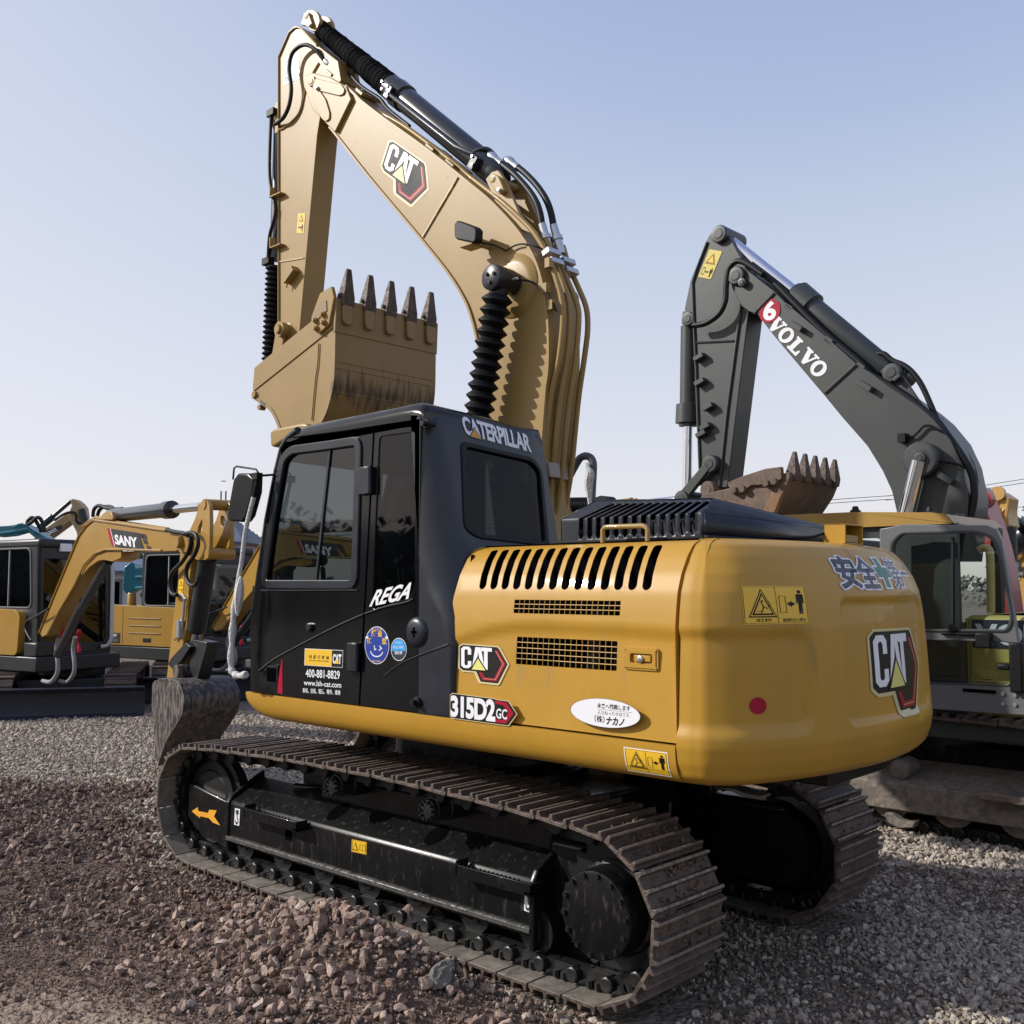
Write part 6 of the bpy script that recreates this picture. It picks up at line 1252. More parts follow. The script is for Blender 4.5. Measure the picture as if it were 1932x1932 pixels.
m = MB(); m.tube(bp([(1010,690),(1040,690),(1055,715),(1050,750),(1040,870)], -.11), .013, 6); m.tube(bp([(1035,910),(1010,930),(998,945)], -.11), .013, 6); q = bp([(1030,880)], -.11)[0]; m.obox(q, hd*.03, nrm*.03, V((0,0,.08))); m.build("steel_pipe", STL, SST)
m = MB(); m.tube(bp([(530,245),(535,205),(555,182),(580,182),(610,195),(660,200),(700,198)], .06), .022, 8, sm=4); m.tube(bp([(555,245),(565,210),(590,188),(630,186),(650,200)], .12), .022, 8, sm=4); m.build("boom_hose", HOSE, SB, ang=60)
for dx_ in (0, 95):
    m = MB(); m.tube(bp([(335+dx_,930),(322+dx_,1000),(330+dx_,1080),(325+dx_,1140),(290+dx_,1185),(245+dx_,1180)], .05+dx_*.004), .028, 8, sm=4); m.build("wrapped_hose", mat("grey_hose_wrap", (.22,.22,.225), .7, bump=.5, bscale=60), SB, ang=60)
    m = MB(); m.tube(bp([(360+dx_,890),(352+dx_,950),(358+dx_,1020)], .03+dx_*.004), lambda t: .02+.012*math.sin(9*t), 6, sm=4); m.build("red_tie", REDV, SB)
m = MB(); m.tube(bp([(275,770),(200,815),(155,840),(145,880),(160,920),(180,950)], -.2), .014, 7, sm=4); m.build("boom_cable", HOSE, SB, ang=60)
q = bp([(622,308),(790,330),(655,412)], -.11)
def snf(u, v, dd): return q[0] + (q[1]-q[0])*u + (bp([(640,410)], -.11)[0]-q[0])*v - nrm*dd
d = Decal(snf, lift=.006); d.poly([(-.05,.02),(.05,.02),(.10,1),(.0,1)], 0, REDV); d.poly([(.05,.02),(.07,.02),(.12,1),(.10,1)], 0, WHT); d.poly([(.07,.02),(1.0,.05),(1.10,1),(.12,1)], 0, SBLK); d.text("SANY", .16,.84,.90,.34, 1, WHT, off=.045, shear=.15)
for (u, v) in ((1.02,.06),(1.10,.34),(1.18,.66),(1.10,.06)): d.poly([(u,v),(u+.12,v+.02),(u+.14,v+.26),(u+.02,v+.24)], .5, SBLK)
d.build("maker_band", SB)
q_ = bp([(1022,598),(1050,600),(1018,680)], -.09); d = Decal(lambda u,v,dd: q_[0] + (q_[1]-q_[0])*u + (q_[2]-q_[0])*v - nrm*dd, lift=.004); d.poly([(0,0),(1,0),(1,1),(0,1)], 0, YLV); triangle(d,.1,.08,.9,.48,1); darrow(d,.15,.5,.75,.06,1); standing(d,.75,.6,.95,.2,1); d.build("warning_sticker", SST)
# bucket of the mini excavator
BW_ = .52
def bside(pts, off): return bp(pts, off)
sp2 = [(868,1200),(880,1180),(905,1172),(1000,1180),(1036,1230),(1050,1300),(1035,1380),(1000,1440),(960,1500),(925,1590),(905,1660),(885,1600),(878,1450),(865,1320)]
m = MB(); a = bside(sp2, -BW_/2); m.prism(a, nrm*.02); b_ = [p + nrm*(BW_-.02) for p in a]; m.prism(b_, nrm*.02)
back = spline([a[i] for i in (2,3,4,5,6,7,8,9,10)], 4); n = len(back); vs_ = []; fs_ = []
cen = sum(a, V((0,0,0)))/len(a)
for p in back:
    r_ = (p-cen).normalized()*.012
    for (o_, k) in ((-.005,1),(BW_+.005,1),(BW_+.005,-1),(-.005,-1)): vs_.append(p + nrm*o_ + r_*k)
for i in range(n-1):
    for j in range(4): fs_.append((i*4+j, i*4+(j+1)%4, (i+1)*4+(j+1)%4, (i+1)*4+j))
fs_ += [(0,1,2,3), tuple(range((n-1)*4,n*4))]; m.add(vs_, fs_); SBK = m.build("bucket", BKD, MN, bevel=.004)
for (x, y) in ((1030,1130),(1140,1130)):
    h = bp([(x,y)], -.12 if x < 1100 else .05)[0]; m = MB(); m.lathe(h - nrm*.05, nrm, [(0,.07),(.12,.07)], 16); m.obox(h - V((0,0,.08)), hd*.07, nrm*.03, V((0,0,.10))); m.build("bucket_ear", BKD, SBK, bevel=.006)
# the second one is the same model, parked further back in the row
MN2 = copy_tree(MN); dlt = wp(387, 15.7) - wp(77.7, 13.6); MN2.location = MN.location + V((dlt.x, dlt.y, -.02)); MN2.rotation_euler.z = rad(1)
MN2["label"] = "second mini excavator, boom knee showing behind the mirror of the black cab"

# ---- things further back on the left
TEAL = mat("teal_paint", (.02,.17,.22), .4, coat=.2, var=.08, dirt=(.10,.12,.12), damt=.1)
def flat_arm(pts, depth, w, name, parent, mt, fn, bevel=.01):
    o = wp(HALF, depth); q = [hitp(fn(*p), o, FH) for p in pts]; m = MB(); m.prism(q, FH*w); return m.build(name, mt, parent, bevel=bevel)
def at(fn, p, depth): return hitp(fn(*p), wp(HALF, depth), FH)
def house(pos, head, parent, paint, glassm=GLC, s=1.0, cabz=2.5):
    X = Matrix.Translation(pos) @ Matrix.Rotation(head,4,'Z') @ Matrix.Scale(s,4)
    for yy in (-.9,.9): small_track("track", X @ Matrix.Translation((0,yy,.02)), 3.0, .5, .7, parent)
    m = MB(X); m.box((-1.9,-1.1,.8),(1.2,1.1,1.0)); m.lathe((0,0,.5),(0,0,1),[(0,.5),(.3,.5)],24); m.box((-.8,-.7,.3),(.8,.7,.6)); m.build("main_deck", SBLK, parent, bevel=.02)
    m = MB(X); m.box((-1.9,-1.08,1.0),(-.1,1.08,1.75)); hd_ = m.build("engine_hood", paint, parent, bevel=.06)
    m = MB(X); m.box((-2.4,-1.1,.85),(-1.9,1.1,1.7)); m.build("counterweight", paint, parent, bevel=.08)
    m = MB(X); w = rounded([(-.0,1.5),(.0,cabz-.2),(1.05,cabz-.2),(1.1,1.5)],.08)
    for yy, sg in ((1.08,-1),(.1,1)): panel(m,[(-.1,1.0),(1.25,1.0),(1.15,cabz-.08),(-.1,cabz-.08)],[w],lambda u,v,d: V((u,yy+sg*d,v)),.05)
    m.box((-.1,.15,1.0),(-.05,1.03,cabz-.08)); m.box((-.12,.08,cabz-.1),(1.2,1.1,cabz)); c_ = m.build("cab", SBLK, parent, bevel=.02)
    for yy in (1.055,.125):
        m = MB(X); m.add([(u,yy,v) for u,v in w],[tuple(range(len(w)))]); m.build("side_window", glassm, c_)
    return X
# teal machine behind the left mini excavator
T1 = thing("excavator", wp(30, 19), "teal excavator mostly hidden behind the black cab roof at the left edge", "excavator")
house(wp(40, 20.5), rad(-8), T1, TEAL)
bb = flat_arm([(-60,470),(0,478),(130,470),(300,440),(370,470),(430,520),(560,590),(640,640),(600,700),(480,640),(380,560),(320,545),(130,600),(-60,620)], 19, .35, "boom", T1, TEAL, vL)
m = MB(); m.tube([at(vL,p,18.9) for p in ((0,580),(150,560),(390,515),(470,590))], .03, 6); m.tube([at(vL,p,18.9) for p in ((180,500),(250,460),(310,450))], .025, 6); m.build("steel_pipe", TEAL, bb)
m = MB(); m.tube([at(vL,p,18.95) for p in ((370,460),(380,400),(420,365),(460,370),(500,430),(540,500),(560,560))], .035, 7, sm=4); m.tube([at(vL,p,18.9) for p in ((370,455),(420,430),(470,380),(510,360),(550,380),(590,460),(605,560))], .035, 7, sm=4); m.build("boom_hose", HOSE, bb)
# raised tan arm beyond
T2 = thing("excavator", wp(150, 25), "distant tan excavator with a folded arm raised above the black cab roof at left", "excavator")
house(wp(60, 26.5), rad(10), T2, SYEL)
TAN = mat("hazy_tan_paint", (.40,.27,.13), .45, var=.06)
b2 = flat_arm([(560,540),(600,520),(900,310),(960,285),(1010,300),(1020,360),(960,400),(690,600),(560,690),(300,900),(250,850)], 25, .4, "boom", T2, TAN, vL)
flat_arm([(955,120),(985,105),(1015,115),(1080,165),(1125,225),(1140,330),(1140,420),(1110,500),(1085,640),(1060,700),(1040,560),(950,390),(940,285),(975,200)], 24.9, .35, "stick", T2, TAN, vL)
a, b = at(vL,(480,540),25.05), at(vL,(720,345),25.05); m = MB(); m.cyl(a,b,.09); c_ = m.build("stick_cylinder", DKM, T2); m = MB(); m.cyl(b, at(vL,(965,135),25.05), .05); m.build("cylinder_rod", DKM, c_)
a, b = at(vL,(1105,250),24.8), at(vL,(1155,430),24.8); m = MB(); m.cyl(a,b,.09); m.build("bucket_cylinder", SBLK, T2)
m = MB(); m.tube([at(vL,p,24.8) for p in ((740,400),(840,330),(920,295),(1000,290),(1035,340),(1035,400),(1070,440),(1110,430))], .03, 6, sm=4); m.build("boom_hose", HOSE, b2)
o_ = [at(vL,p,24.98) for p in ((600,590),(880,450))]
d = Decal(lambda u,v,dd: at(vL,(585,555),24.97) + (at(vL,(800,455),24.97)-at(vL,(585,555),24.97))*u + (at(vL,(680,605),24.97)-at(vL,(585,555),24.97))*v - FH*dd, lift=.01); d.poly([(0,0),(1.05,.15),(1.0,.55),(.75,.95),(.1,1)], 0, SBLK); d.text("SANY", .02,.85,.66,.25, 1, WHT, off=.03, shear=.15); d.build("maker_band", b2)
# teal machine seen through the window gap
T3 = thing("excavator", wp(300, 22), "teal excavator with white lettering seen through the second mini's window", "excavator")
house(wp(560, 26), rad(160), T3, TEAL)
b3 = flat_arm([(-160,1090),(-60,1010),(-20,1030),(0,1110),(250,1050),(500,1030),(700,1060),(720,1250),(520,1330),(430,1385),(0,1400),(-120,1480),(-180,1400)], 22, .4, "boom", T3, TEAL, vM)
m = MB(); m.tube([at(vM,p,21.95) for p in ((0,1225),(200,1225),(440,1170)) ], .025, 6); m.tube([at(vM,p,21.95) for p in ((0,1385),(200,1370),(430,1365))], .03, 6); m.build("boom_rim", mat("pale_teal_paint", (.10,.35,.42), .4), b3)
d = Decal(lambda u,v,dd: at(vM,(218,1258),21.99) + (at(vM,(520,1200),21.99)-at(vM,(218,1258),21.99))*u + (at(vM,(222,1338),21.99)-at(vM,(218,1258),21.99))*v - FH*dd, lift=.01); d.text("SUNWARD", 0,1,1,0, 0, WHT, off=.02, shear=.2); d.build("maker_lettering", b3)
m = MB(); a, b = at(vM,(1150,905),21.5), at(vM,(1340,905),21.5); m.cyl(a,b,.11,n=24); m.build("air_tank", mat("blue_grey_paint", (.13,.19,.25), .4), T3); 
# buildings
TILE = mat("blue_grey_tile", (.10,.13,.19), .6, var=.15, dscale=5); PINK = mat("pink_render", (.46,.30,.27), .9, var=.06, dscale=3); PALE = mat("pale_render", (.45,.44,.42), .9, var=.05)
def tiled_roof(q, parent, rows=11):
    o = None
    m = MB()
    for (a, b, c, d_) in q:
        for i in range(rows):
            t0, t1 = i/rows, (i+1)/rows; p0, p1 = a.lerp(d_, t0), b.lerp(c, t0); p2, p3 = b.lerp(c, t1), a.lerp(d_, t1)
            if (p2-p3).length < .02: p2 = p2 + (p1-p0).normalized()*.03
            n_ = (p1-p0).cross(p3-p0).normalized()
            if n_.z < 0: n_ = -n_
            vs_ = [p0 + n_*.0, p1 + n_*.0, p2 + n_*.07, p3 + n_*.07, p0 - n_*.10, p1 - n_*.10, p2 - n_*.05, p3 - n_*.05]
            m.add(vs_, [(0,1,2,3),(4,5,6,7),(0,1,5,4),(1,2,6,5),(2,3,7,6),(3,0,4,7)])
    return m.build("roof", TILE, parent, ang=20)
B1 = thing("house", wp(435, 46), "pink walled house with a steep blue grey tiled hip roof beyond the excavators", "house")
cB = wp(437, 46); ez = at(vM,(1250,720),44).z; tz = at(vM,(1250,335),46).z
def loc(rx, fy_, z): return cB + RH*rx + FH*fy_ + V((0,0,z))
x_l = at(vM,(1100,720),44); x_r = at(vM,(1530,650),44); hwid = ((x_r-x_l).dot(RH))/2; rx0_ = (x_l-cB).dot(RH); rx1_ = (x_r-cB).dot(RH); tx0, tx1 = (at(vM,(1170,335),46)-cB).dot(RH), (at(vM,(1275,335),46)-cB).dot(RH)
m = MB(); m.prism([loc(rx0_+.3,-1.7,0), loc(rx1_-.3,-1.7,0), loc(rx1_-.3,3.0,0), loc(rx0_+.3,3.0,0)], (0,0,ez-.05)); WL = m.build("wall", PINK, B1)
E0, E1, E2, E3 = loc(rx0_,-2,ez), loc(rx1_,-2,ez), loc(rx1_,3.3,ez), loc(rx0_,3.3,ez); T0, T1_ = loc(tx0,.6,tz), loc(tx1,.6,tz)
tiled_roof([(E0,E1,T1_,T0),(E1,E2,T1_,T1_),(E2,E3,T0,T1_),(E3,E0,T0,T0)], B1)
m = MB(); p0 = at(vM,(1222,0),46); p1 = at(vM,(1290,0),46)
for p in (p0, p1): m.cyl((p.x,p.y,tz-.3),(p.x,p.y,p.z),.035,n=6)
for z in (.3,1.5): m.cyl((p0.x,p0.y,tz+z),(p1.x,p1.y,tz+z),.02,n=6)
m.build("roof_mast", FILM, B1)
for zz in (1.2,):
    m = MB(); q = loc(rx0_+.3+(rx1_-rx0_)*.3, -1.74, zz); m.obox(q+V((0,0,.7)), RH*.6, FH*.03, V((0,0,.7))); fr0 = m.build("window", PALE, WL); m = MB(); m.obox(q+V((0,0,.7))-FH*.035, RH*.5, FH*.01, V((0,0,.6))); m.build("pane", GLR, fr0)
B2 = thing("house", wp(233, 40), "low house with a grey tiled roof seen under the yellow boom at left", "house")
cB = wp(226, 40); ez = at(vL,(1600,1090),40).z; tz = at(vL,(1620,950),41).z
m = MB(); m.prism([loc(-2.2,-1.5,0), loc(1.9,-1.5,0), loc(1.9,2.5,0), loc(-2.2,2.5,0)], (0,0,ez-.05)); W2 = m.build("wall", PALE, B2)
tiled_roof([(loc(-2.5,-1.8,ez),loc(2.2,-1.8,ez),loc(.9,.5,tz),loc(-2,.5,tz)),(loc(2.2,-1.8,ez),loc(2.2,2.8,ez),loc(.9,.5,tz),loc(.9,.5,tz)),(loc(2.2,2.8,ez),loc(-2.5,2.8,ez),loc(-2,.5,tz),loc(.9,.5,tz))], B2, 9)
m = MB(); q = loc(.2,-1.53,.8); m.obox(q+V((0,0,.6)), RH*.5, FH*.03, V((0,0,.6))); fr0 = m.build("window", GREYV, W2); m = MB(); m.obox(q+V((0,0,.6))-FH*.035, RH*.42, FH*.01, V((0,0,.5))); m.build("pane", GLR, fr0)

# ---- trees
def tree(pos, H, R, label, leaf, n=2600, dens=1.0, seedv=1, bare=False, cat="tree"):
    rr = random.Random(seedv); T = thing("tree", pos, label, cat)
    m = MB(); pos = V(pos); pos.z = 0; tops = []
    def limb(p, d, L, r, lev):
        pts = [p]; q = p; dd_ = d
        for i in range(5): dd_ = (dd_ + V((rr.uniform(-.18,.18), rr.uniform(-.18,.18), rr.uniform(-.02,.14)))).normalized(); q = q + dd_*L/5; pts.append(q)
        m.tube(pts, lambda t: r*(1-.6*t), 6 if lev > 0 else 9)
        if lev < 3:
            for i in range(5 if lev == 0 else 4):
                t = rr.uniform(.35,1); b = pts[min(5,int(t*5))]; a = rr.uniform(0,6.28); limb(b, (dd_*.55 + V((math.cos(a),math.sin(a),rr.uniform(.0,.6)))*.8).normalized(), L*rr.uniform(.5,.68), r*.45, lev+1)
        else: tops.append(pts[-1]); tops.append(pts[3])
    limb(pos, V((0,0,1)), H*.55, H*.025, 0); m.build("trunk", mat("bark", (.10,.08,.065), .9, bump=.5, var=.2), T, ang=60)
    if leaf is None: return T
    m = MB()
    for i in range(n):
        c = rr.choice(tops) + V((rr.gauss(0,R), rr.gauss(0,R), rr.gauss(0,R*.8))); s = H*.014*rr.uniform(.6,1.5); a = V((rr.gauss(0,1),rr.gauss(0,1),rr.gauss(0,1))).normalized(); b = a.orthogonal().normalized(); w = a.cross(b)
        m.add([c-b*s-w*s*.5, c+b*s-w*s*.6, c+b*s*1.1+w*s*.5, c-b*s*.9+w*s*.6],[(0,1,2,3)])
    m.build("crown", leaf, T, fix=False); return T
LF1 = mat("leaf_green", (.055,.075,.045), .6, var=.35, dscale=1.5); LF2 = mat("leaf_grey_green", (.085,.10,.075), .7, var=.3, dscale=1.5)
tree(wp(256, 52), 4.3, .30, "grey green tree beside the low tiled roof at left", LF2, 3000, seedv=3)
tree(wp(1940, 34), 5.0, .26, "leafy tree rising beyond the yellow excavators at the right edge", LF1, 3200, seedv=5)
tree(wp(1990, 42), 5.6, .30, "tall tree partly cut by the right picture edge", LF1, 2600, seedv=8)

m = MB(); rr = random.Random(77)
for k in range(20000):
    if k < 8000: px_ = rr.uniform(-500, 2450); dp_ = rr.uniform(86, 110); c = wp(px_, dp_); top = (1.4 if px_ < 900 else 2.0) + 1.1*(.5+.5*math.sin(px_*.012)*math.sin(px_*.031+1))
    else: an = rr.uniform(.62, 5.66); q_ = (-FH).copy(); dp_ = rr.uniform(48, 62); c = V((CAM.x, CAM.y, 0)) + (FH*math.cos(an) + RH*math.sin(an))*dp_; top = 4.2 + 2.2*(.5+.5*math.sin(an*9)*math.sin(an*23+1))  # belt out of view, added to darken what the windows reflect
    z = top*rr.random()**.6; s = rr.uniform(.12,.30) if k < 8000 else rr.uniform(.12,.32); a = V((rr.gauss(0,1),rr.gauss(0,1),rr.gauss(0,1))).normalized(); b = a.orthogonal().normalized(); w = a.cross(b); c.z = z
    m.add([c-b*s-w*s*.5, c+b*s-w*s*.6, c+b*s*1.1+w*s*.5, c-b*s*.9+w*s*.6],[(0,1,2,3)])
vs_ = []; nb = 420
for i in range(nb+1):
    an = .60 + (5.68-.60)*i/nb; c = V((CAM.x, CAM.y, 0)) + (FH*math.cos(an) + RH*math.sin(an))*55; tp = 4.0 + 2.0*(.5+.5*math.sin(an*9)*math.sin(an*23+1)) + rr.uniform(-.35,.35); o_ = (FH*math.cos(an) + RH*math.sin(an))
    for zf, off in ((0,-1.2),(.35,-1.6),(.75,-.9),(1,.3),(0,1.5)): vs_.append(c + o_*(off+rr.uniform(-.3,.3)) + V((0,0,max(0,tp*zf-.3))))
m.add(vs_, [(i*5+j, (i+1)*5+j, (i+1)*5+j+1, i*5+j+1) for i in range(nb) for j in range(4)])  # solid unseen band, shaped to give the glass an even dark reflection
tag(m.build("treeline", mat("far_leaf", (.11,.12,.11), .8, var=.25, dscale=.4), fix=False), "far grey green belt of trees on the horizon with an unseen ring added for reflections", "treeline", kind="stuff")
# ---- machines behind on the right
REDP = mat("red_paint", (.34,.03,.035), .4, coat=.2, var=.06, dirt=(.2,.08,.07), damt=.08)
ry = 6.6
T4 = thing("excavator", (2.6, ry+.2, 0), "red excavator whose boom rises behind the open glazed door", "excavator")
def ra(pts, y, w, name, parent, mt, bevel=.01): return arm(pts, y, w, name, parent, mt, fn=vR, bevel=bevel)
rb = ra([(300,120),(340,150),(362,215),(392,290),(430,400),(490,560),(560,800),(640,1130),(705,1600),(720,1900),(480,1900),(515,1600),(495,1250),(420,900),(335,650),(290,480),(270,300)], ry, .45, "boom", T4, REDP)
d = Decal(lambda u,v,dd: hit(vR(322,215),1,ry) + (hit(vR(362,225),1,ry)-hit(vR(322,215),1,ry))*u + (hit(vR(440,640),1,ry)-hit(vR(322,215),1,ry))*v + V((0,-dd,0)), lift=.006); d.poly([(0,0),(1,0),(1.1,1),(0,1)], 0, mat("pink_white_vinyl", (.55,.42,.45), .5)); d.build("boom_panel", rb)
d = Decal(lambda u,v,dd: hit(vR(400,365),1,ry) + (hit(vR(520,650),1,ry)-hit(vR(400,365),1,ry))*u + (hit(vR(352,385),1,ry)-hit(vR(400,365),1,ry))*v + V((0,-dd,0)), lift=.010); d.text("HITACHI", 0,.9,1.25,.1, 0, mat("maroon_vinyl", (.16,.08,.09), .5), off=.03); d.build("maker_lettering", rb)
m = MB(); m.tube([hit(vR(*p),1,ry-.05) for p in ((345,200),(320,140),(312,90),(325,50),(345,65),(365,130),(372,185),(360,220))], .03, 7, sm=4); m.build("boom_hose", HOSE, rb, ang=60)
h = hit(vR(388,285),1,ry-.1); m = MB(); m.lathe(h,(0,1,0),[(0,.09),(.14,.09)],14); m.tube([hit(vR(*p),1,ry-.1) for p in ((375,250),(390,262),(405,310),(412,350))], .05, 8); m.build("pivot_boss", REDP, rb)
hX = Matrix.Translation((3.6, ry+.3, 0))
house(V((3.4, ry+1.0, 0)), rad(180), T4, REDP)
T5 = thing("excavator", (3.3, 9.5, 0), "yellow excavator with an upright stick at the right edge behind the red boom", "excavator")
yy5 = 9.2
house(V((4.6, yy5+1.3, 0)), rad(180), T5, SYEL, cabz=2.4)
YR5 = mat("far_yellow_paint", (.46,.265,.07), .42, coat=.15, var=.05)
st5 = ra([(535,262),(538,205),(575,195),(690,272),(682,330),(672,420),(690,540),(702,590),(640,640),(622,695),(500,570),(470,450),(530,360),(560,300)], yy5, .4, "stick", T5, YR5)
m = MB(); m.tube([hit(vR(*p),1,yy5-.01) for p in ((480,440),(600,265),(690,275),(672,400),(655,520),(630,660))], .02, 6); m.tube([hit(vR(*p),1,yy5-.01) for p in ((520,545),(650,390))], .012, 6); m.build("stick_rim", YR5, st5)
h = hit(vR(560,220),1,yy5-.05); m = MB(); m.lathe(h,(0,1,0),[(0,.09),(.06,.09)],14); m.build("pivot_pin", YR5, st5)
h = hit(vR(478,460),1,yy5-.08); m = MB(); m.lathe(h,(0,1,0),[(0,.10),(.12,.15)],16); m.build("pivot_boss", YR5, st5)
a, b = hit(vR(528,255),1,yy5+.2), hit(vR(410,375),1,yy5+.2); m = MB(); m.bellows(a,b,.16,.10,7,16); m.build("rod_bellows", RUB, T5, ang=25)
m = MB(); m.cyl(hit(vR(670,610),1,yy5+.1), hit(vR(690,1000),1,yy5+.1), .11); m.build("bucket_cylinder", SBLK, T5)
m = MB(); m.tube([hit(vR(*p),1,yy5-.1) for p in ((440,390),(480,385),(515,430),(520,500),(500,560))], .03, 7, sm=4); m.build("stick_hose", HOSE, st5, ang=60)
T6 = thing("excavator", (5.2, 12.4, 0), "yellow excavator body cut by the right picture edge, with black bellows", "excavator")
y6 = 12.0
house(V((7.4, y6+2.2, 0)), rad(200), T6, YR5)
b6 = ra([(690,900),(700,870),(866,740),(1000,640),(1000,1900),(790,1900),(770,1320),(745,1130),(705,1060)], y6, .6, "boom", T6, YR5)
m = MB(); m.tube([hit(vR(*p),1,y6-.02) for p in ((715,1030),(866,900),(960,830))], .04, 6); m.build("boom_rim", YR5, b6)
a, b = hit(vR(695,790),1,y6-.2), hit(vR(900,570),1,y6-.2); m = MB(); m.bellows(a,b,.20,.15,12,16); m.build("rod_bellows", RUB, T6, ang=25)
a, b = hit(vR(690,850),1,y6-.3), hit(vR(880,690),1,y6-.3); m = MB(); m.cyl(a,b,.17); m.build("boom_cylinder", DKM, T6)
m = MB(); m.tube([hit(vR(*p),1,y6-.1) for p in ((735,1080),(760,1040),(800,1050),(795,1090),(810,1140),(866,1150))], .05, 7, sm=4); m.build("boom_hose", FILM, b6, ang=60)
d = Decal(lambda u,v,dd: hit(vR(745,1160),1,y6) + (hit(vR(822,1158),1,y6)-hit(vR(745,1160),1,y6))*u + (hit(vR(748,1212),1,y6)-hit(vR(745,1160),1,y6))*v + V((0,-dd,0)), lift=.01); d.poly([(0,0),(.45,0),(.45,1),(0,1)], 0, YLV); d.poly([(.55,0),(1,0),(1,1),(.55,1)], 0, YLV); triangle(d,.08,.1,.37,.6,1); triangle(d,.63,.1,.92,.6,1); d.build("warning_sticker", b6)
# machine behind the big excavator: stick head with a booted cylinder lying level
T7 = thing("excavator", (-.6, 7.0, 0), "tan excavator arm with black bellows behind the black engine cover", "excavator")
y7 = 6.2
def na(pts, y, w, name, parent, mt): return arm(pts, y, w, name, parent, mt, fn=vN)
s7 = na([(150,1500),(200,1290),(240,1060),(280,930),(300,895),(330,915),(375,1030),(470,1130),(500,1160),(420,1400),(420,1700),(150,1700)], y7, .4, "stick", T7, YR5)
m = MB(); m.tube([hit(vN(*p),1,y7-.02) for p in ((245,1050),(350,1105),(470,1165))], .012, 6); m.tube([hit(vN(*p),1,y7-.02) for p in ((230,1290),(310,1440))], .012, 6); m.build("stick_rim", YR5, s7)
a, b = hit(vN(345,950),1,y7+.2), hit(vN(1020,945),1,y7+.2); m = MB(); m.bellows(a,b,.13,.095,22,16); c7 = m.build("stick_cylinder", RUB, T7, ang=25)
h = hit(vN(840,930),1,y7+.05); m = MB(); m.lathe(h,(0,1,0),[(0,.13),(.2,.13)],18); m.build("rod_eye", RUB, c7)
m = MB(); m.cyl(hit(vN(1000,950),1,y7+.25), hit(vN(1290,908),1,y7+.25), .085); m.lathe(hit(vN(1275,905),1,y7+.25), (1,0,.1), [(0,.06),(.09,.06)], 10); m.build("cylinder_barrel", VY, c7)
m = MB(); m.cyl(hit(vN(1290,925),1,y7+.3), hit(vN(1960,850),1,y7+.3), .055); m.build("cylinder_rod", CHR, c7)
house(V((-2.2, y7+1.0, 0)), rad(0), T7, YR5, cabz=2.3)
# bucket lying behind, its teeth showing under the skirt
BKO = thing("excavator_bucket", hit((670,1390),2,0), "grey digging bucket standing on the gravel beyond the near track", "bucket")
o0 = hit((650,1402),2,0.0); m = MB(); pr = [(0,.0),(.02,.55),(.15,.75),(.45,.8),(.75,.6),(.8,.3),(.75,.28),(.68,.55),(.43,.72),(.2,.68),(.1,.52),(.06,.02)]
m.prism([o0 + FH*x + V((0,0,z+.14)) for x, z in pr], RH*.75); m.build("bucket_shell", mat("worn_grey_steel", (.14,.13,.12), .6, metal=.3, var=.2, dirt=(.12,.09,.07), damt=.3), BKO, bevel=.008)
for k in range(5):
    m = MB(); c = o0 + RH*(.06+.155*k); m.prism([c + RH*-.035 + V((0,0,.2)), c + RH*.035 + V((0,0,.2)), c + RH*.02 + V((0,0,.0)), c + RH*-.02 + V((0,0,.0))], FH*.06); m.build("tooth", mat("worn_grey_steel", (.14,.13,.12)), BKO, bevel=.006)
# overhead wires
WIRE = mat("wire", (.05,.05,.055), .6)
for nm, pts in (("upper", [(-2600,1830),(850,1580),(1230,1553),(1710,1500),(1932,1466),(3800,1180)]), ("lower", [(-2600,1850),(850,1598),(1230,1575),(1710,1520),(1932,1486),(3800,1200)]), ("far", [(-2600,1840),(850,1700),(1230,1672),(1850,1622),(1932,1612),(3800,1400)])):
    m = MB(); m.tube([at(vG,p,70 if nm != "far" else 85) for p in pts], .022, 5, sm=6); tag(m.build("power_line", WIRE, ang=60), {"upper":"topmost of the thin overhead wires crossing the sky at right","lower":"thin overhead wire running just under the topmost one","far":"lowest faint overhead wire above the right edge trees"}[nm], "power line")
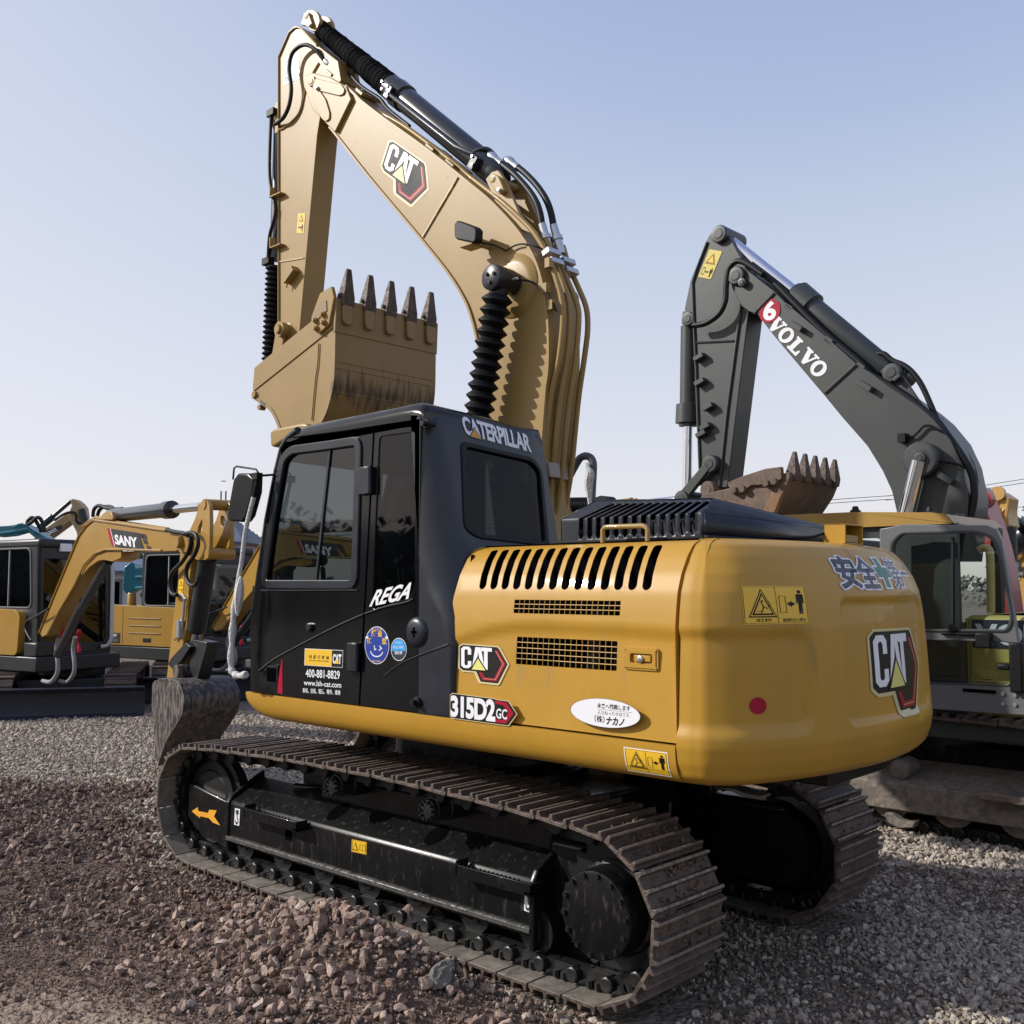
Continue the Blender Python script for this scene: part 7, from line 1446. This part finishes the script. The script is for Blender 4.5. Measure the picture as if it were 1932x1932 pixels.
# ================================================================== GROUND AND GRAVEL
def vnoise(x, y, s, seed=0):
    xi = np.floor(x/s).astype(int); yi = np.floor(y/s).astype(int); fx = x/s - xi; fy_ = y/s - yi; fx = fx*fx*(3-2*fx); fy_ = fy_*fy_*(3-2*fy_)
    def h(a, b): 
        n = (a*374761393 + b*668265263 + seed*1442695041) & 0x7fffffff; n = ((n ^ (n >> 13))*1274126177) & 0x7fffffff; return ((n ^ (n >> 16)) & 0xffff)/65535.0
    return (h(xi,yi)*(1-fx) + h(xi+1,yi)*fx)*(1-fy_) + (h(xi,yi+1)*(1-fx) + h(xi+1,yi+1)*fx)*fy_
def smooth(a, b, x): t = np.clip((x-a)/(b-a), 0, 1); return t*t*(3-2*t)
def height(x, y):
    x = np.asarray(x, float); y = np.asarray(y, float)
    heap = .26*np.exp(-((x-.52)/.52)**2 - ((y+1.42)/.30)**2) + .09*np.exp(-((x+.25)/.50)**2 - ((y+1.38)/.26)**2) + .05*np.exp(-((x-.2)/1.4)**2 - ((y+2.1)/.6)**2)
    left = .09*np.exp(-((x+3.0)/1.2)**2 - ((y+1.7)/.6)**2) + .06*np.exp(-((x+4.4)/.9)**2 - ((y+.9)/.5)**2)
    n = .05*(vnoise(x,y,.55,1)-.5) + .03*(vnoise(x,y,.21,2)-.5) + .018*(vnoise(x,y,.08,3)-.5)
    near = smooth(40, 12, np.hypot(x-4.35, y+4.4)); n = n*(.3+.7*redmask(x,y))
    und = np.minimum(smooth(-1.03,-1.16,y) + smooth(2.03,2.2,np.abs(x)) + smooth(1.06,1.2,y), 1)
    far = smooth(2.2, 2.5, y)
    return ((heap + left)*und + n*np.maximum(und,.15)*near)*(1-far*.8) - .012*(1-und)
RP = [(-5.9,-1.1),(-5.0,-.55),(-4.3,.15),(-3.4,-.35),(-2.35,-.75),(-2.05,-1.0),(1.6,-1.0),(2.05,-1.25),(2.5,-1.75),(3.2,-3.2),(4,-8),(-12,-8),(-12,-2.5)]
def redmask(x, y):
    x = np.asarray(x, float); y = np.asarray(y, float); ins = np.zeros(x.shape, bool); d = np.full(x.shape, 1e9); j = len(RP)-1
    for i in range(len(RP)):
        xi, yi = RP[i]; xj, yj = RP[j]
        c = ((yi > y) != (yj > y)) & (x < (xj-xi)*(y-yi)/(yj-yi+1e-12) + xi); ins ^= c
        t = np.clip(((x-xi)*(xj-xi)+(y-yi)*(yj-yi))/((xj-xi)**2+(yj-yi)**2), 0, 1); d = np.minimum(d, np.hypot(x-xi-t*(xj-xi), y-yi-t*(yj-yi))); j = i
    sd_ = np.where(ins, d, -d); return smooth(-.22, .22, sd_ + .30*(vnoise(x,y,.30,9)-.5) + .2*(vnoise(x,y,.1,10)-.5))
def palemask(x, y): return smooth(.25, .75, 1.25*np.exp(-((x-.55)/.75)**2 - ((y+2.65)/.40)**2) + .35*(vnoise(x,y,.25,41)-.5))
gx = np.concatenate([-9 - np.geomspace(391, .08, 40), np.arange(-9, 5.6, .05), 5.6 + np.geomspace(.08, 394, 40)])
gy = np.concatenate([-5.5 - np.geomspace(394, .08, 40), np.arange(-5.5, 6.5, .05), 6.5 + np.geomspace(.08, 393, 40)])
XX, YY = np.meshgrid(gx, gy, indexing='ij'); ZZ = height(XX, YY); co = np.stack([XX, YY, ZZ], -1).reshape(-1, 3)
nx_, ny_ = len(gx), len(gy); ii, jj = np.meshgrid(np.arange(nx_-1), np.arange(ny_-1), indexing='ij'); a = (ii*ny_+jj).ravel(); quads = np.stack([a, a+ny_, a+ny_+1, a+1], -1)
def np_mesh(name, co, faces, k):
    me = bpy.data.meshes.new(name); me.vertices.add(len(co)); me.vertices.foreach_set("co", co.astype(np.float32).ravel()); nf = len(faces)
    me.loops.add(nf*k); me.loops.foreach_set("vertex_index", faces.astype(np.int32).ravel()); me.polygons.add(nf); me.polygons.foreach_set("loop_start", np.arange(0, nf*k, k, dtype=np.int32)); me.polygons.foreach_set("loop_total", np.full(nf, k, np.int32)); me.polygons.foreach_set("use_smooth", np.zeros(nf, bool)); me.update(calc_edges=True); me.validate(); return me
gme = np_mesh("ground", co, quads, 4); at_ = gme.attributes.new("earth", 'FLOAT', 'POINT'); at_.data.foreach_set("value", redmask(XX, YY).astype(np.float32).ravel())
at_ = gme.attributes.new("pale", 'FLOAT', 'POINT'); at_.data.foreach_set("value", palemask(XX, YY).astype(np.float32).ravel())
gme.polygons.foreach_set("use_smooth", np.ones(len(quads), bool))
gm = bpy.data.materials.new("crushed_ground"); gm.use_nodes = True; nt = gm.node_tree; N = nt.nodes; L = nt.links; b = N["Principled BSDF"]; b.inputs["Roughness"].default_value = .95; b.inputs["Specular IOR Level"].default_value = .2
at2 = N.new("ShaderNodeAttribute"); at2.attribute_name = "earth"; g = N.new("ShaderNodeNewGeometry")
def ramp(sc_, cols, det=8):
    n = N.new("ShaderNodeTexNoise"); n.inputs["Scale"].default_value = sc_; n.inputs["Detail"].default_value = det; n.inputs["Roughness"].default_value = .7; L.new(g.outputs["Position"], n.inputs["Vector"])
    r = N.new("ShaderNodeValToRGB"); e = r.color_ramp.elements; e[0].position, e[1].position = .3, .7; e[0].color = (*cols[0], 1); e[1].color = (*cols[1], 1); L.new(n.outputs["Fac"], r.inputs["Fac"]); return r.outputs["Color"]
ca_ = ramp(5, ((.08,.055,.043), (.225,.163,.126)), 12); cb_ = ramp(12, ((.14,.117,.094), (.28,.24,.195)))
mx = N.new("ShaderNodeMixRGB"); L.new(at2.outputs["Fac"], mx.inputs[0]); L.new(cb_, mx.inputs[1]); L.new(ca_, mx.inputs[2])
at3 = N.new("ShaderNodeAttribute"); at3.attribute_name = "pale"; cp_ = ramp(14, ((.24,.18,.135), (.36,.285,.22))); mx3 = N.new("ShaderNodeMixRGB"); L.new(at3.outputs["Fac"], mx3.inputs[0]); L.new(mx.outputs[0], mx3.inputs[1]); L.new(cp_, mx3.inputs[2]); mx = mx3
vo = N.new("ShaderNodeTexVoronoi"); vo.inputs["Scale"].default_value = 26; L.new(g.outputs["Position"], vo.inputs["Vector"])
m2 = N.new("ShaderNodeMixRGB"); m2.blend_type = 'MULTIPLY'; m2.inputs[0].default_value = .55; L.new(mx.outputs[0], m2.inputs[1]); vr = N.new("ShaderNodeValToRGB"); vr.color_ramp.elements[0].color = (.55,.53,.52,1); vr.color_ramp.elements[1].color = (1.25,1.22,1.2,1); L.new(vo.outputs["Color"], vr.inputs["Fac"]); L.new(vr.outputs["Color"], m2.inputs[2]); L.new(m2.outputs[0], b.inputs["Base Color"])
nz = N.new("ShaderNodeTexNoise"); nz.inputs["Scale"].default_value = 55; nz.inputs["Detail"].default_value = 8; L.new(g.outputs["Position"], nz.inputs["Vector"]); ad = N.new("ShaderNodeMath"); ad.operation = 'SUBTRACT'; L.new(nz.outputs["Fac"], ad.inputs[0]); L.new(vo.outputs["Distance"], ad.inputs[1])
bp_ = N.new("ShaderNodeBump"); bp_.inputs["Strength"].default_value = .9; bp_.inputs["Distance"].default_value = .03; L.new(ad.outputs[0], bp_.inputs["Height"]); L.new(bp_.outputs[0], b.inputs["Normal"])
gme.materials.append(gm); go = bpy.data.objects.new("ground", gme); COL.objects.link(go); tag(go, kind="structure"); ORG["ground"] = V((0,0,0))
# ---- stones
def rock_shape(sub, rng, ang=0):
    bm = bmesh.new(); bmesh.ops.create_icosphere(bm, subdivisions=sub, radius=1); v = np.array([tuple(p.co) for p in bm.verts]); bm.verts.index_update(); f = np.array([[p.index for p in q.verts] for q in bm.faces]); bm.free()
    for k in range(7 + sub*3):      # slice with random planes for broken faces
        n = rng.normal(size=3); n /= np.linalg.norm(n); h = rng.uniform(.30,.72) if not ang else rng.uniform(.58,.9); dd_ = v @ n - h; v = v - np.outer(np.maximum(dd_, 0), n)
    v = v/np.abs(v).max()*np.array([1, rng.uniform(.55,1), rng.uniform(.45,.85)]) + rng.normal(scale=.03, size=v.shape); return v, f
SH1 = [rock_shape(1, RNG) for _ in range(14)]; SH2 = [rock_shape(2, RNG) for _ in range(14)]
def rotm(rng, n):
    q = rng.normal(size=(n,4)); q /= np.linalg.norm(q, axis=1)[:,None]; w,x,y,z = q.T
    return np.stack([1-2*(y*y+z*z),2*(x*y-z*w),2*(x*z+y*w),2*(x*y+z*w),1-2*(x*x+z*z),2*(y*z-x*w),2*(x*z-y*w),2*(y*z+x*w),1-2*(x*x+y*y)],-1).reshape(n,3,3)
def scatter(name, P, S, mt, shapes, rng):
    cs = []; fs = []; tn = []; base = 0; pick = rng.integers(0, len(shapes), len(P))
    for k, (v, f) in enumerate(shapes):
        idx = np.nonzero(pick == k)[0]
        if not len(idx): continue
        R = rotm(rng, len(idx)); vv = np.einsum('nij,vj->nvi', R, v)*S[idx][:,None,None] + P[idx][:,None,:]
        cs.append(vv.reshape(-1,3)); fs.append((f[None] + (np.arange(len(idx))*len(v))[:,None,None] + base).reshape(-1,3)); tn.append(np.repeat(rng.random(len(idx)), len(v))); base += len(idx)*len(v)
    me = np_mesh(name, np.concatenate(cs), np.concatenate(fs), 3); at_ = me.attributes.new("tone", 'FLOAT', 'POINT'); at_.data.foreach_set("value", np.concatenate(tn).astype(np.float32)); me.materials.append(mt)
    o = bpy.data.objects.new(name, me); COL.objects.link(o); ORG[o.name] = V((0,0,0)); return o
def stone_mat(name, cols, bump=.5):
    m = bpy.data.materials.new(name); m.use_nodes = True; nt = m.node_tree; N = nt.nodes; L = nt.links; b = N["Principled BSDF"]; b.inputs["Roughness"].default_value = .9; b.inputs["Specular IOR Level"].default_value = .25
    a = N.new("ShaderNodeAttribute"); a.attribute_name = "tone"; r = N.new("ShaderNodeValToRGB"); e = r.color_ramp.elements
    while len(e) < len(cols): e.new(.5)
    for i, c in enumerate(cols): e[i].position = i/(len(cols)-1); e[i].color = (*c, 1)
    L.new(a.outputs["Fac"], r.inputs["Fac"]); g = N.new("ShaderNodeNewGeometry"); n = N.new("ShaderNodeTexNoise"); n.inputs["Scale"].default_value = 70; n.inputs["Detail"].default_value = 7; L.new(g.outputs["Position"], n.inputs["Vector"])
    mx = N.new("ShaderNodeMixRGB"); mx.blend_type = 'MULTIPLY'; mx.inputs[0].default_value = .7; rr = N.new("ShaderNodeValToRGB"); rr.color_ramp.elements[0].position = .3; rr.color_ramp.elements[1].position = .7; rr.color_ramp.elements[0].color = (.6,.58,.56,1); rr.color_ramp.elements[1].color = (1.2,1.2,1.2,1); L.new(n.outputs["Fac"], rr.inputs["Fac"]); L.new(r.outputs["Color"], mx.inputs[1]); L.new(rr.outputs["Color"], mx.inputs[2]); L.new(mx.outputs[0], b.inputs["Base Color"])
    bp = N.new("ShaderNodeBump"); bp.inputs["Strength"].default_value = bump; bp.inputs["Distance"].default_value = .01; L.new(n.outputs["Fac"], bp.inputs["Height"]); L.new(bp.outputs[0], b.inputs["Normal"]); return m
REDS = stone_mat("red_stone", [(.075,.049,.037),(.145,.099,.075),(.225,.16,.124),(.17,.115,.086),(.38,.29,.23),(.125,.082,.062),(.28,.22,.175)])
GRYS = stone_mat("grey_stone", [(.24,.20,.158),(.39,.335,.27),(.48,.42,.34),(.32,.265,.21),(.58,.515,.42),(.28,.21,.16)])
fwd2 = np.array(FWD); rt2 = np.array(_rt); up2 = np.array(UPV); c2_ = np.array(CAM)
def seen(P, mg=40):
    d = P - c2_; z = d @ fwd2; x = HALF + FPX*(d @ rt2)/np.maximum(z,.01); y = HALF - FPX*(d @ up2)/np.maximum(z,.01); return (z > 1) & (x > -mg) & (x < 1932+mg) & (y < 1932+mg*2.5)
def field(n, dmin, dmax, rng):
    th = rng.uniform(-.52,.52,n); d = np.sqrt(rng.uniform(dmin**2, dmax**2, n)); f = np.array(_f0); P = c2_[None] + f*(d*np.cos(th))[:,None] + rt2*(d*np.sin(th))[:,None]; P[:,2] = height(P[:,0],P[:,1]); 
    ok = seen(P); x, y = P[:,0], P[:,1]; trk = (np.abs(x) < 1.9) & (((y > -1.02) & (y < -.53)) | ((y > .54) & (y < 1.03))); return P[ok & ~trk]
def lay(nm, P, smin, smax, mt, shapes, rng, sink=.25):
    S = smin*np.exp(rng.random(len(P))**1.7*np.log(smax/smin)); P = P.copy(); P[:,2] += S*(.6-sink); return scatter(nm, P, S, mt, shapes, rng)
rg = np.random.default_rng(5)
Pn = field(105000, 3.0, 7.0, rg); rm = redmask(Pn[:,0], Pn[:,1]); den = .55 + .45*smooth(.35,.6,vnoise(Pn[:,0],Pn[:,1],.5,21)); kr = (rg.random(len(Pn)) < rm) & (rg.random(len(Pn)) < den)
bare = palemask(Pn[:,0], Pn[:,1]); kr &= rg.random(len(Pn)) > bare*.85
ks = kr & (rg.random(len(Pn)) < .03 + .15*smooth(.45,.75,vnoise(Pn[:,0],Pn[:,1],.7,31))); kf = kr & ~ks
tag(lay("gravel", Pn[ks], .009, .034, REDS, SH2, rg), "reddish brown broken stone heaped along the near track", "gravel", kind="stuff")
tag(lay("gravel", Pn[kf], .004, .012, REDS, SH1, rg, .1), "fine reddish chippings between the broken stones", "gravel", kind="stuff")
kg = (rg.random(len(Pn)) > rm) & (rg.random(len(Pn)) < .6); kb_ = kg & (rg.random(len(Pn)) < .62*smooth(.35,.62,vnoise(Pn[:,0],Pn[:,1],.8,55)) + .12); kg &= ~kb_
tag(lay("gravel", Pn[kg], .009, .028, GRYS, SH2, rg), "grey crushed stone near the camera behind the rear track", "gravel", kind="stuff")
tag(lay("gravel", Pn[kb_], .006, .024, stone_mat("dusty_stone", [(.11,.087,.068),(.19,.15,.118),(.28,.225,.18),(.15,.115,.09)]), SH2, rg), "dusty brown chippings mixed into the grey stone behind the machine", "gravel", kind="stuff")
Pf = field(95000, 7.0, 15.0, rg); rm = redmask(Pf[:,0], Pf[:,1]); kr = rg.random(len(Pf)) < rm
tag(lay("gravel", Pf[kr], .010, .040, REDS, SH1, rg), "reddish soil lumps ahead of the near track", "gravel", kind="stuff")
tag(lay("gravel", Pf[~kr], .016, .036, GRYS, SH1, rg), "pale grey crushed stone between the machines", "gravel", kind="stuff")
# heap stones: bigger pieces on the berm
n = 1500; hxp = rg.normal(.45,.60,n); hyp = rg.normal(-1.55,.32,n); k = (hyp < -1.07); P = np.stack([hxp[k],hyp[k],height(hxp[k],hyp[k])],-1)
tag(lay("gravel", P, .012, .045, stone_mat("pink_stone", [(.17,.112,.086),(.29,.205,.16),(.40,.30,.24),(.26,.175,.137),(.46,.37,.30)]), SH2, rg, .1), "larger pinkish stones on the berm against the near track", "gravel", kind="stuff")
# individual boulders
BLD = [((1245,920),.135,"largest pinkish boulder on the stone heap beside the near track",0),((965,998),.080,"round pale boulder low on the front of the stone heap",0),((1372,1020),.062,"brown boulder at the right end of the heap under the frame",0),((1345,1168),.078,"grey angular boulder below the heap near the track shoes",1),((815,848),.055,"small pinkish boulder at the left crest of the stone heap",0),((735,925),.045,"flat pinkish boulder on the left slope of the stone heap",0)]
BM = [stone_mat("boulder_pink", [(.26,.185,.155)]*2, .9), stone_mat("boulder_grey", [(.17,.165,.145)]*2, .9)]
for i, (p, s, lab, kk) in enumerate(BLD):
    h = hit(vE(*p), 2, .0)
    for _ in range(12): h = hit(vE(*p), 2, float(height(h.x, h.y)) + s*.5)
    v, f = rock_shape(3, np.random.default_rng(40+i), 1); v = v*s*np.array([1.25,1,1]); me = np_mesh("boulder", v, f, 3); at_ = me.attributes.new("tone",'FLOAT','POINT'); at_.data.foreach_set("value", np.full(len(v),.5,np.float32)); me.materials.append(BM[kk])
    o = bpy.data.objects.new("boulder", me); COL.objects.link(o); o.rotation_euler = (rg.uniform(-.4,.4), rg.uniform(-.4,.4), rg.uniform(0,6)); put(o, h); tag(o, lab, "rock")
# caked soil and stones between the grousers of the tracks
SOIL = stone_mat("caked_soil", [(.10,.062,.05),(.16,.10,.08),(.22,.15,.12),(.13,.08,.062)], .8)
for trk_, yc in ((TRL, YC), (TRR, YC2)):
    P = []; S = []
    for (c, t) in SHO:
        nn = V((t.z,0,-t.x)); 
        if nn.z < -.5: continue
        am = rg.choice([0,0,.3,1,1.0]) if nn.x > .3 else rg.choice([0,.1,.3,.6])
        for _ in range(int(70*am)):
            y = yc + rg.normal(.02,.12); u = rg.choice([-.048,.046]) + rg.normal(0,.014); s = rg.uniform(.004,.016)
            if abs(y-yc) < .23: q = c + t*u + V((0, y-c.y, 0)) + nn*(.012+s*.5); P.append(tuple(q)); S.append(s)
    o = scatter("caked_soil", np.array(P), np.array(S), SOIL, SH1, rg); tag(o, kind="stuff"); o.parent = trk_; o.location = V((0,0,0)) - ORG[trk_.name]
# tidy: remove the lettering scratch object
bpy.data.objects.remove(_to, do_unlink=True)
